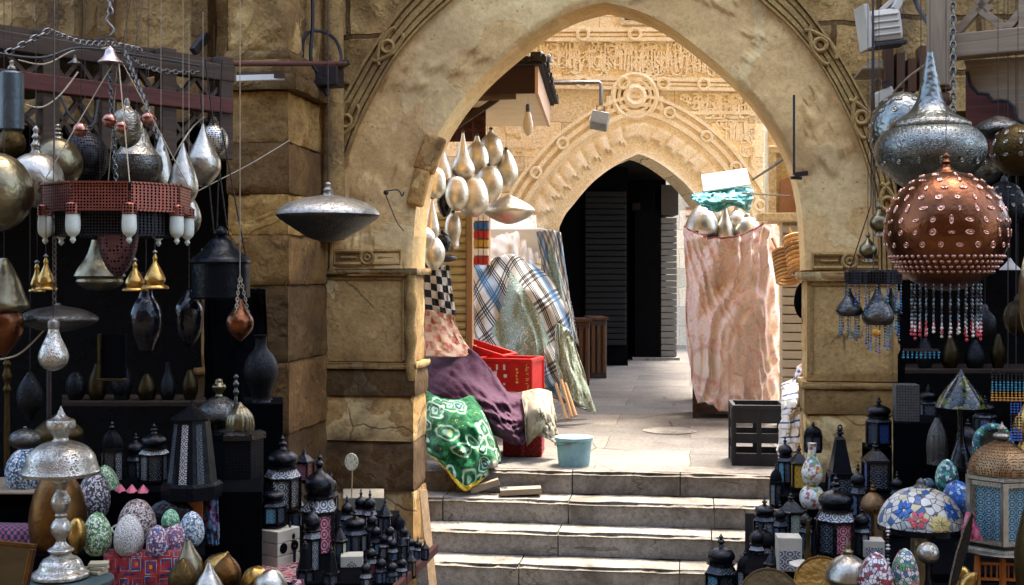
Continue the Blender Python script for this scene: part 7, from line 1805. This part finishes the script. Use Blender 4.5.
# ================================================================= right stall: stands and lanterns
stand('display_table', 'long low black table crowded with lanterns right of the steps', 'table', 745, 1100, ZS, Z0, 6.3, 7.9, M['blackcloth'])
stand('display_table', 'raised black table at the back of the right stall', 'table', 862, 1100, Z0+0.002, 0.2, 7.15, 7.95, M['blackcloth'])
stand('display_table', 'low front table carrying brass plates and lids', 'table', 735, 900, ZS, -0.28, 5.2, 6.2, M['blackcloth'])
stand('display_table', 'front table carrying mosaic lamps at the lower right corner', 'table', 885, 1100, ZS, -0.02, 5.2, 6.2, M['blackcloth'])
RG = 'small lanterns'
rl = [
 (721, 533, 606, 34, -0.3, 'onion', 6, 'black_metal', ('dark','teal'), 'dark', 'black lantern with a big fluted onion dome before the steps, lowest of the right group'),
 (745, 548, 596, 18, -0.2, 'dome', 6, 'black_metal', ('teal','grey'), 'teal', 'small turquoise and white lantern between the fluted dome and the brass plate'),
 (764.5, 497, 540, 24, 0.0, 'onion', 6, 'black_metal', ('dark','grey','dark'), 'dark', 'black lantern with lever handle behind the medallion lantern'),
 (766, 524, 570, 24, -0.1, 'dome', 4, 'black_metal', ('silver','grey'), 'silver', 'square lantern with a round white medallion pane'),
 (791, 492, 540, 27, 0.0, 'peak', 6, 'black_metal', ('dark','pale','dark'), 'dark', 'peaked lantern with pale lattice pane standing on the white lattice box'),
 (785, 436, 487, 17, 0.2, 'slim', 6, 'black_metal', ('navy','teal'), 'dark', 'narrow black lantern with a turquoise pane, highest on the left of the right group'),
 (799, 444, 491, 22, 0.2, 'peak', 4, 'black_metal', ('yellow','yellow'), 'yellow', 'small lantern with bright yellow panes'),
 (813, 421, 452, 20, 0.35, 'dome', 6, 'black_metal', ('dark',), 'dark', 'dark lantern top rising behind the floral vase'),
 (840, 427, 506, 34, 0.1, 'tower', 4, 'blue_steel', ('dark','navy'), 'dark', 'tall grey blue spire lantern with crescent tip before the pier'),
 (836, 474, 559, 42, 0.0, 'onion', 6, 'black_metal', ('dark','red','dark'), 'silver', 'large black lantern with a rose pane in front of the spire lantern'),
 (878.5, 396, 448, 29, 0.45, 'slim', 6, 'black_metal', ('dark','blue','dark'), 'dark', 'black lantern with a deep blue pane, the upper of two stacked'),
 (876, 440, 492, 33, 0.2, 'peak', 4, 'black_metal', ('dark','blue'), 'dark', 'black lantern with a deep blue pane, the lower of two stacked'),
 (910, 421, 486, 30, 0.2, 'dome', 4, 'black_metal', ('rednight','dark'), 'dark', 'black lantern with a dim red glow in its panes'),
 (928, 384, 424, 20, 0.55, 'slim', 4, 'black_metal', ('dark','navy'), 'dark', 'black square lantern high behind the grey pierced box'),
 (873, 483, 542, 29, 0.0, 'dome', 6, 'bronze', ('navy','amber','navy'), 'dark', 'brown lantern with pierced dome and speckled blue panes'),
 (1002, 440, 547, 64, 0.08, 'dome', 6, 'silver_pierced', ('tealfine','silverfine','silverfine','tealfine','tealfine','silverfine'), 'silverfine', 'large silver six sided lantern with pierced brown dome on a round tray'),

 (757, 521, 580, 18, -0.15, 'slim', 6, 'black_metal', ('grey','dark'), 'silver', 'slim lantern tucked left of the medallion lantern'),
 (780, 500, 548, 15, 0.0, 'onion', 6, 'black_metal', ('dark','navy'), 'dark', 'small dark lantern between the lever lantern and the peaked one'),
 (806, 505, 560, 15, 0.0, 'slim', 6, 'black_metal', ('teal','dark'), 'dark', 'narrow lantern with teal pane below the floral vase'),
 (822, 500, 548, 16, 0.0, 'peak', 6, 'black_metal', ('dark','grey'), 'grey', 'dark peaked lantern left of the large rose paned lantern'),
 (858, 462, 520, 17, 0.1, 'onion', 6, 'black_metal', ('dark','navy'), 'dark', 'dark onion domed lantern right of the grey blue spire'),
 (862, 505, 560, 17, 0.0, 'slim', 6, 'black_metal', ('grey','dark'), 'grey', 'slim lantern between the rose paned lantern and the brown one'),
 (772, 545, 592, 17, -0.12, 'peak', 6, 'black_metal', ('dark','pale'), 'dark', 'peaked dark lantern behind the brass plate'),
 (897, 470, 515, 15, 0.1, 'onion', 6, 'black_metal', ('dark',), 'dark', 'small dark lantern behind the left edge of the white mosaic lamp'),
 (776, 462, 508, 14, 0.1, 'dome', 6, 'black_metal', ('dark','grey'), 'dark', 'dark lantern beside the edge of the steps under the highest turquoise one'),
]
for q in rl:
    D = dist_on(q[2], q[4]) if q[2] < 570 else dist_on(q[2], q[4])
    D = max(5.3, min(D, 7.9))
    r_ = lantern(q[0], q[1], q[2], q[3], q[4], q[10], q[5], q[6], q[7], q[8], q[9], dome='brown_pierced' if 'brown' in q[10] else ('blue_steel' if q[5] == 'tower' else 'black_pierced'), D=D, rot=(0.35 if q[6] == 6 else 0.9), group=RG if q[3] < 50 else None)
    if q[0] == 1002: r_.location = atd(1002, 547, 5.6)
# crescent on the spire lantern
cr_ = atd(840, 429, dist_on(506, 0.1)); mb = MB(); mb.tube(ring_pts(0, 0, 0.022, 16, 0.0), 0.005, 6, closed=True)
o = mb.build('crescent', M['blue_steel'], [x for x in bpy.data.objects if x.get('label', '').startswith('tall grey blue spire')][0], smooth=50)
sc_ = o.parent.scale; o.scale = (1/sc_[0], 1/sc_[1], 1/sc_[2]); o.location = (0, 0, 0.98)
def boxthing(name, label, cat, px, base, top, w, D, mat, front=None, rz=0.0, d=None):
    s = D/F; r = thing(name, label, cat, atd(px, base, D), rz); d = d or w
    mb = MB(); mb.box(-w/2*s, w/2*s, 0, d*s, 0, (base-top)*s); mb.build('body', mat, r, bevel=0.004)
    if front:
        h = (base-top)*s; mb = MB(); x0, x1 = -w*0.42*s, w*0.42*s
        mb.v = [Vector((x0,-0.004,h*0.06)), Vector((x1,-0.004,h*0.06)), Vector((x1,-0.004,h*0.62)), Vector((x0,-0.004,h*0.62)), Vector((x0,0.001,h*0.06)), Vector((x1,0.001,h*0.06)), Vector((x1,0.001,h*0.62)), Vector((x0,0.001,h*0.62))]
        mb.face((0,1,2,3), 1.0, ((0,0),(1,0),(1,0.6),(0,0.6))); 
        for f in ((0,4,5,1),(1,5,6,2),(2,6,7,3),(3,7,4,0)): mb.face(f)
        mb.build('lattice_front', front, r)
    return r
boxthing('lattice_box', 'cream box with silver lattice front under the peaked lantern', 'box', 790, 572, 538, 24, 6.3, M['alabaster'], GL['silver'], 0.05)
boxthing('lattice_box', 'small white lattice box under the brown lantern', 'box', 874, 558, 541, 21, 6.55, M['alabaster'], GL['silver'])
boxthing('grey_box', 'grey pierced metal box standing high behind the red glowing lantern', 'box', 908, 422, 385, 23, 7.5, m_metal('grey_pierced_tin', '#4b4a47', 0.5, (0.1,0.09,0.08), holes=(60,0.2,0.25), metal=0.4))
stand('display_plinth', 'tall black plinth under the grey pierced box', 'plinth', 893, 942, 0.2, atd(908, 422, 7.5).z, 7.45, 7.9, M['blackcloth'])
stand('display_plinth', 'black plinth under the upper blue paned lantern', 'plinth', 862, 892, 0.2, 0.449, 7.7, 7.95, M['blackcloth'])
stand('display_plinth', 'black plinth behind the floral vase', 'plinth', 780, 826, 0.0, 0.199, 7.4, 7.9, M['blackcloth'])
M['floral'] = m_mosaic('floral_china', ['#d8d6cc', '#cfcfc6', '#dddbd2', '#b0524f', '#5d8a6a', '#d5d2c6', '#c9b25a'], 55, (0.3,0.3,0.3), 0.03)
spun('floral_vase', 'slim white vase with floral mosaic, double bellied, on the right table', 'vase', 812, 7.3, [('upper', M['floral'], [(443,5),(443,5),(448,4),(456,4.5),(464,8),(472,10.5),(480,9.5),(486,5)]), ('lower', M['floral'], [(486,5),(488,9),(494,12),(501,12),(507,9),(508,8)])], n=24)
spun('candlestick', 'thin greenish candlestick on a small white dish', 'candlestick', 808, 5.9, [('stem', M['darkbrass'], [(520,1.5),(532,2.5),(545,2),(556,4),(563,3)]), ('dish', M['white_metal'], [(562,3),(563,16),(565,18),(569,8),(586,8)])], n=22)
tra = M['oldbrass']
def plate(label, px, py, r, D, mat, tilt, boss=None):
    s = D/F; root = thing('brass_plate', label, 'plate', atd(px, py, D)); 
    mb = MB(); mb.lathe(smooth_prof([(r*s, 0.02), (r*s*0.98, 0.026), (r*s*0.84, 0.012), (r*s*0.8, 0.004), (r*s*0.3, 0.0), (0.001, 0.0)]), 48); mb.lathe([(r*s, 0.019), (r*s*0.8, 0.0), (0.001, -0.004)], 48)
    mb.build('dish', mat, root, smooth=45)
    if boss:
        mb = MB()
        for k in range(9):
            a = 2*PI*k/9; mb.bar((0.1*r*s*math.cos(a), 0.1*r*s*math.sin(a), 0.006), (0.42*r*s*math.cos(a), 0.42*r*s*math.sin(a), 0.006), 0.012, 0.004)
        mb.build('dark_inlay', boss, root)
    root.rotation_euler = tilt; return root
plate('round brass plate with dark rayed centre leaning at the bottom edge', 769, 600, 31, 5.4, M['oldbrass'], (R(72), 0, R(4)), M['black_metal'])
plate('gold dish leaning behind the domed silver lid', 822, 585, 28, 5.5, M['brass'], (R(66), R(18), R(-12)))
single('gold_vase', 'pointed gold vase between the brass plate and the domed lid', 'vase', 843, 5.6, M['brass'], [(548,1),(553,3),(558,5),(566,12),(578,18),(592,18),(604,10)], tilt=(0, 0.5, 0))
spun('pot_cover', 'pale brass domed lid with tall knob at the bottom edge', 'lid', 848, 5.3, [('dome', M['silver'], [(580,22),(580,22),(578,23),(573,22),(568,20),(562,16),(558,11),(555,6)]), ('knob', M['oldbrass'], [(556,6),(554,4.5),(551,5.5),(549,3),(545,2.4),(541,1.4),(537,0.6)]), ('pot', M['oldbrass'], [(580,19),(590,18),(604,14)])], n=40)
# mosaic lamps
M['tiff'] = m_mosaic('mosaic_white_flowers', ['#c3c0b6', '#b9b6ab', '#2d5688', '#c8c5bc', '#bcb9ae', '#b5b2a6', '#bfb48c', '#c6c3b8', '#8f9a9a', '#c0bdb2'], 30, (0.02,0.025,0.03), 0.045)
tf = spun('mosaic_lamp', 'wide white mosaic dome lamp with blue, pink and yellow flowers', 'lamp', 921, 5.75, [('shade', M['tiff'], [(524,42),(524,42),(517,41),(508,37),(499,30),(492,21),(488,10),(486,3)]), ('rim', M['black_metal'], [(530,42),(530,42),(524,43),(524,41)], {'raw': True}), ('stem', M['oldbrass'], [(524,9),(545,10),(575,11),(600,13)]), ('cap', M['pewter'], [(487,8),(484,5),(481,4),(478,1)])], n=40)
s = 5.75/F
def flower(px, py, r, col, petals=6):
    random.seed(px); mb = MB()
    # petals laid on the shade surface (a dome of revolution)
    a0 = math.asin(max(-1, min(1, (px-921)/40.0)))
    prof = smooth_prof([(524,42),(517,41),(508,37),(499,30),(492,21),(488,10),(486,3)], 6)
    def surf(da, y):
        rr = 42
        for (ya, ra), (yb2, rb2) in zip(prof, prof[1:]):
            if min(ya, yb2) <= y <= max(ya, yb2): rr = ra + (rb2-ra)*(y-ya)/(yb2-ya+1e-9)
        a = -PI/2 + a0 + da
        return Vector(((rr+0.7)*s*math.cos(a), (rr+0.7)*s*math.sin(a), (600-y)*s))
    for k in range(petals):
        t = 2*PI*k/petals; b = len(mb.v)
        L2 = [(0.15, 0), (0.6, 0.26), (1.0, 0.0), (0.6, -0.26)]
        for (l, w) in L2:
            dx = r*(l*math.cos(t) - w*math.sin(t)); dy = r*(l*math.sin(t) + w*math.cos(t)); mb.v.append(surf(dx/34.0, min(523, max(487, py+dy))))
        mb.face((b, b+1, b+2, b+3)[::-1])
    o = mb.build('flower_inlay', m_paint('glass_'+col.strip('#'), col, 0.25, 0.2, 40), tf, solid=0.004); o.rotation_euler.z = -tf.rotation_euler.z
flower(911, 513, 9, '#c9515a'); flower(932, 516, 10, '#cdbb74', 8); flower(897, 505, 9, '#1f5fa8', 7); flower(948, 506, 9, '#1c4f96', 7)
strand_t = thing('bead_strand', 'string of black and white beads hanging beside the white mosaic lamp', 'beads', atd(888, 560, 5.6)); s = 5.6/F
for k in range(1): strand(strand_t, 0, 0, 34*s, 60*s, ['white','darkb','white','darkb','white','darkb','white','darkb'], 0.016, 0.009)
egg2 = lambda px, y0, y1, w, D, pal, lab: single('mosaic_egg', lab, 'egg', px, D, m_mosaic('mosaic_'+pal[0].strip('#'), pal, 60), EGGP(y0, y1, w), 'mosaic glass eggs in the right stall', raw=True)
egg2(947, 459, 492, 11.5, 6.2, ['#3f9a8a', '#bcd0c8', '#1d5a58', '#86b8aa', '#12303a'], 'teal and white mosaic egg above the white mosaic lamp')
egg2(957, 480, 515, 15, 6.0, ['#1a4f9a', '#2c6ab8', '#123a78', '#8fb2d0'], 'deep blue mosaic ball behind the white mosaic lamp')
egg2(905, 548, 600, 14, 5.25, ['#c9ccc4', '#5f9a6a', '#d5d2c8', '#46688a', '#c98a86'], 'pale floral mosaic egg below the white mosaic lamp, left of the disco ball')
egg2(876, 552, 604, 17, 5.2, ['#d0ccc8', '#8a1f2c', '#c9c6c4', '#7a2230', '#b0a8b0'], 'white and dark red mosaic vase beside the domed lid')
egg2(928, 478, 492, 0.1 + 8, 6.3, ['#1f4a5a', '#5b8a92', '#102a38'], 'small dark teal mosaic ball top beside the teal and white egg')
spun('mirror_ball', 'small silver mirror ball on a dark stem', 'ball', 928, 5.35, [('ball', M['silver_mir'], [(553 - 11*math.cos(t), max(11*math.sin(t), 0.3)) for t in [PI*i/12 for i in range(13)]], {'raw': True}), ('stem', M['black_metal'], [(563,3),(580,3),(600,8)])], n=22)
spun('scalloped_vase', 'grey fluted metal vase standing by the dark stained glass lamp', 'vase', 937, 6.9, [('body', M['pewter'], [(418,2),(424,5),(434,9),(446,10.5),(456,10),(464,10)], {'flute': (9, 0.12), 'n': 45})])
tif = spun('stained_glass_lamp', 'dark stained glass table lamp with pointed green dome shade', 'lamp', 961, 6.7, [('shade', m_mosaic('stained_glass', ['#3f4a12', '#0c1116', '#55561a', '#0a0f14', '#16262e', '#0b0e12'], 34, (0.01,0.01,0.01), 0.05, 0.15), [(407,25),(407,25),(400,22),(392,17),(384,11),(377,5),(372,2),(369,0.5)]), ('stem', M['black_metal'], [(405,4),(420,3),(440,4),(455,9),(466,12),(467,12)])], n=30)
wr = thing('mosaic_mirror', 'arched mirror framed in blue mosaic behind the silver lantern', 'mirror', atd(993, 470, 6.4)); s = 6.4/F
mb = MB(); pts = [(-15*s, 0, 0), (-16*s, 0, 18*s)] + [(16*s*math.cos(PI - PI*i/14), 0, 26*s + 17*s*math.sin(PI*i/14)) for i in range(15)] + [(16*s, 0, 18*s), (15*s, 0, 0)]
mb.tube(pts, 0.022, 8); mb.build('frame', m_mosaic('mosaic_teal', ['#2f8a96', '#1c5a7a', '#9fc4c4', '#123a5a', '#3f9a5a'], 60), wr, smooth=50)
mb = MB(); mb.plate([(p[0], p[2]) for p in pts][::-1], 0.004, 0.012); mb.build('glass', m_metal('dark_mirror', '#3c464a', 0.12, (0.03,0.04,0.05)), wr)
# round tray, wooden stand, knife-like leaf
ry = thing('tray_stand', 'round pale tray on an orange wooden folding stand under the silver lantern', 'stand', atd(1000, 547, 5.6)); s = 5.6/F
mb = MB(); mb.lathe([(0.0, -0.014), (40*s, -0.014), (43*s, -0.004), (42*s, -0.001), (0.0, -0.002)], 44); mb.build('tray', M['silver'], ry, smooth=40)
M['wood_or'] = m_wood('orange_wood', '#a4561f', '#d08238', 2)
zl = -0.015; zf_ = -(585+30-547)*s - 0.2
for x in (-0.11, 0.0, 0.11):
    mb = MB(); mb.lathe([(0.012, zf_), (0.013, zf_+0.1), (0.02, zf_+0.13), (0.012, zf_+0.17), (0.016, zl-0.08), (0.011, zl)], 10, (x, -0.05, 0)); mb.build('leg', M['wood_or'], ry, smooth=50)
mb = MB()
for z in (zl-0.05, zl-0.12): mb.bar((-0.11, -0.05, z), (0.11, -0.05, z), 0.012)
for k in range(9): mb.bar((-0.1+k*0.025, -0.05, zl-0.05), (-0.1+k*0.025, -0.05, zl-0.12), 0.006)
mb.build('rail', M['wood_or'], ry)
lf = thing('leaf_ornament', 'long black leaf shaped blade leaning in front of the silver lantern', 'ornament', atd(948, 600, 5.1)); s = 5.1/F
P_ = [(0, 0), (6, 22), (13, 48), (19, 72), (23, 88)]
mb = MB(); L_ = [(x-4*math.sin(PI*i/4)-1, z) for i, (x, z) in enumerate(P_)]; R_ = [(x+4*math.sin(PI*i/4)+1, z) for i, (x, z) in enumerate(P_)]
mb.plate([(x*s, z*s) for x, z in L_ + R_[::-1]][::-1], -0.012, 0.012); mb.build('blade', M['black_metal'], lf, bevel=0.006)
mb = MB(); mb.tube([((x-0.5)*s, -0.014, z*s) for x, z in L_], 0.004, 5); mb.build('pale_edge', M['nickel'], lf)
drape('pink_cloth', 'scrap of pink beaded cloth beside the silver lantern', 'cloth', [[(966,512,5.75),(969,512,5.72),(972,513,5.75)],[(962,526,5.75),(970,526,5.7),(978,528,5.75)],[(960,540,5.75),(970,541,5.7),(982,540,5.75)]], m_cloth('pink_beads', lambda q, u, v: q.ramp(q.noise(20, 3), [(0.4, '#a03a54'), (0.6, '#c97a8e')])), 10, 10, 0.02)
for px, D, pr, m, lab, tl3 in ((962, 5.2, [(567,2),(572,6),(582,9),(592,8)], 'brass', 'gold brass cup beside the leaf shaped blade', (0.3, 0.5, 0)), (972, 5.35, [(562,2),(566,6),(578,8),(590,6)], 'brass', 'gold brass cup between the blade and the wooden stand', (0.2, -0.5, 0))):
    single('brass_cup', lab, 'cup', px, D, M[m], pr, tilt=tl3)
spun('brass_lamp', 'dull gold bulbous lamp standing at the right edge above the silver lantern', 'lamp', 1026, 5.6, [('body', M['brass'], [(404,2),(412,6),(420,11),(432,12),(440,6),(446,8),(454,15),(462,16),(470,10),(480,8)])], n=26)
spun('brass_vase', 'tall dark brass vase cut by the right edge in front of the tray stand', 'vase', 1030, 5.0, [('body', M['darkbrass'], [(508,6),(520,9),(540,13),(560,15),(585,13),(610,9)])], n=28)
lantern(968, 418, 470, 26, 0.3, 'black domed lantern standing in deep shadow beside the stained glass lamp', 'dome', 6, 'black_metal', ('dark',), 'dark', D=7.2, group='small lanterns')
lantern(985, 395, 440, 24, 0.4, 'black slim lantern deep in the shadow of the right stall', 'slim', 6, 'black_metal', ('dark','navy'), 'dark', D=7.4, group='small lanterns')

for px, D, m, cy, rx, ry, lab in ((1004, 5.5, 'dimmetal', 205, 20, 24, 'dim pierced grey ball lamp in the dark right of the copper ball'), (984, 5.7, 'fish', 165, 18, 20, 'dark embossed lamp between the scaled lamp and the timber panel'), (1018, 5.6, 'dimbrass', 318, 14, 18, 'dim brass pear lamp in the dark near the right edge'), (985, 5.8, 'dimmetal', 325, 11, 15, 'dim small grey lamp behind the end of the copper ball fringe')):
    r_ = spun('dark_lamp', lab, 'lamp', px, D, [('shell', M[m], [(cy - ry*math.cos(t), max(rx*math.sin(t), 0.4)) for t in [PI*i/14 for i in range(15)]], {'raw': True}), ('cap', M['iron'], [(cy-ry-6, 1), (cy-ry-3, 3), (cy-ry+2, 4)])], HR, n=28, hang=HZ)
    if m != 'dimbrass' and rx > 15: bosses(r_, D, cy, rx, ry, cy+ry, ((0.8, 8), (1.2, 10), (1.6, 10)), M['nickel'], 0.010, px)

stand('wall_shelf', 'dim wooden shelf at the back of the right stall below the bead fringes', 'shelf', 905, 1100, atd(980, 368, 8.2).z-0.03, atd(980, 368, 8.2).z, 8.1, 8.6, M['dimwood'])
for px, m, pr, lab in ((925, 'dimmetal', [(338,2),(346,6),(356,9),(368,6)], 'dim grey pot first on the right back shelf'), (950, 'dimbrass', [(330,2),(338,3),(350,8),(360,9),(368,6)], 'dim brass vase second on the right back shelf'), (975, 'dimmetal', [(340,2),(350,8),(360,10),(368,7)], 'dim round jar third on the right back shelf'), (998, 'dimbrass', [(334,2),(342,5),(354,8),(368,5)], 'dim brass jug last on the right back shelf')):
    spun('dim_pot', lab, 'pot', px, 8.2, [('body', M[m], pr)], 'dim pots on the right back shelf', n=24)
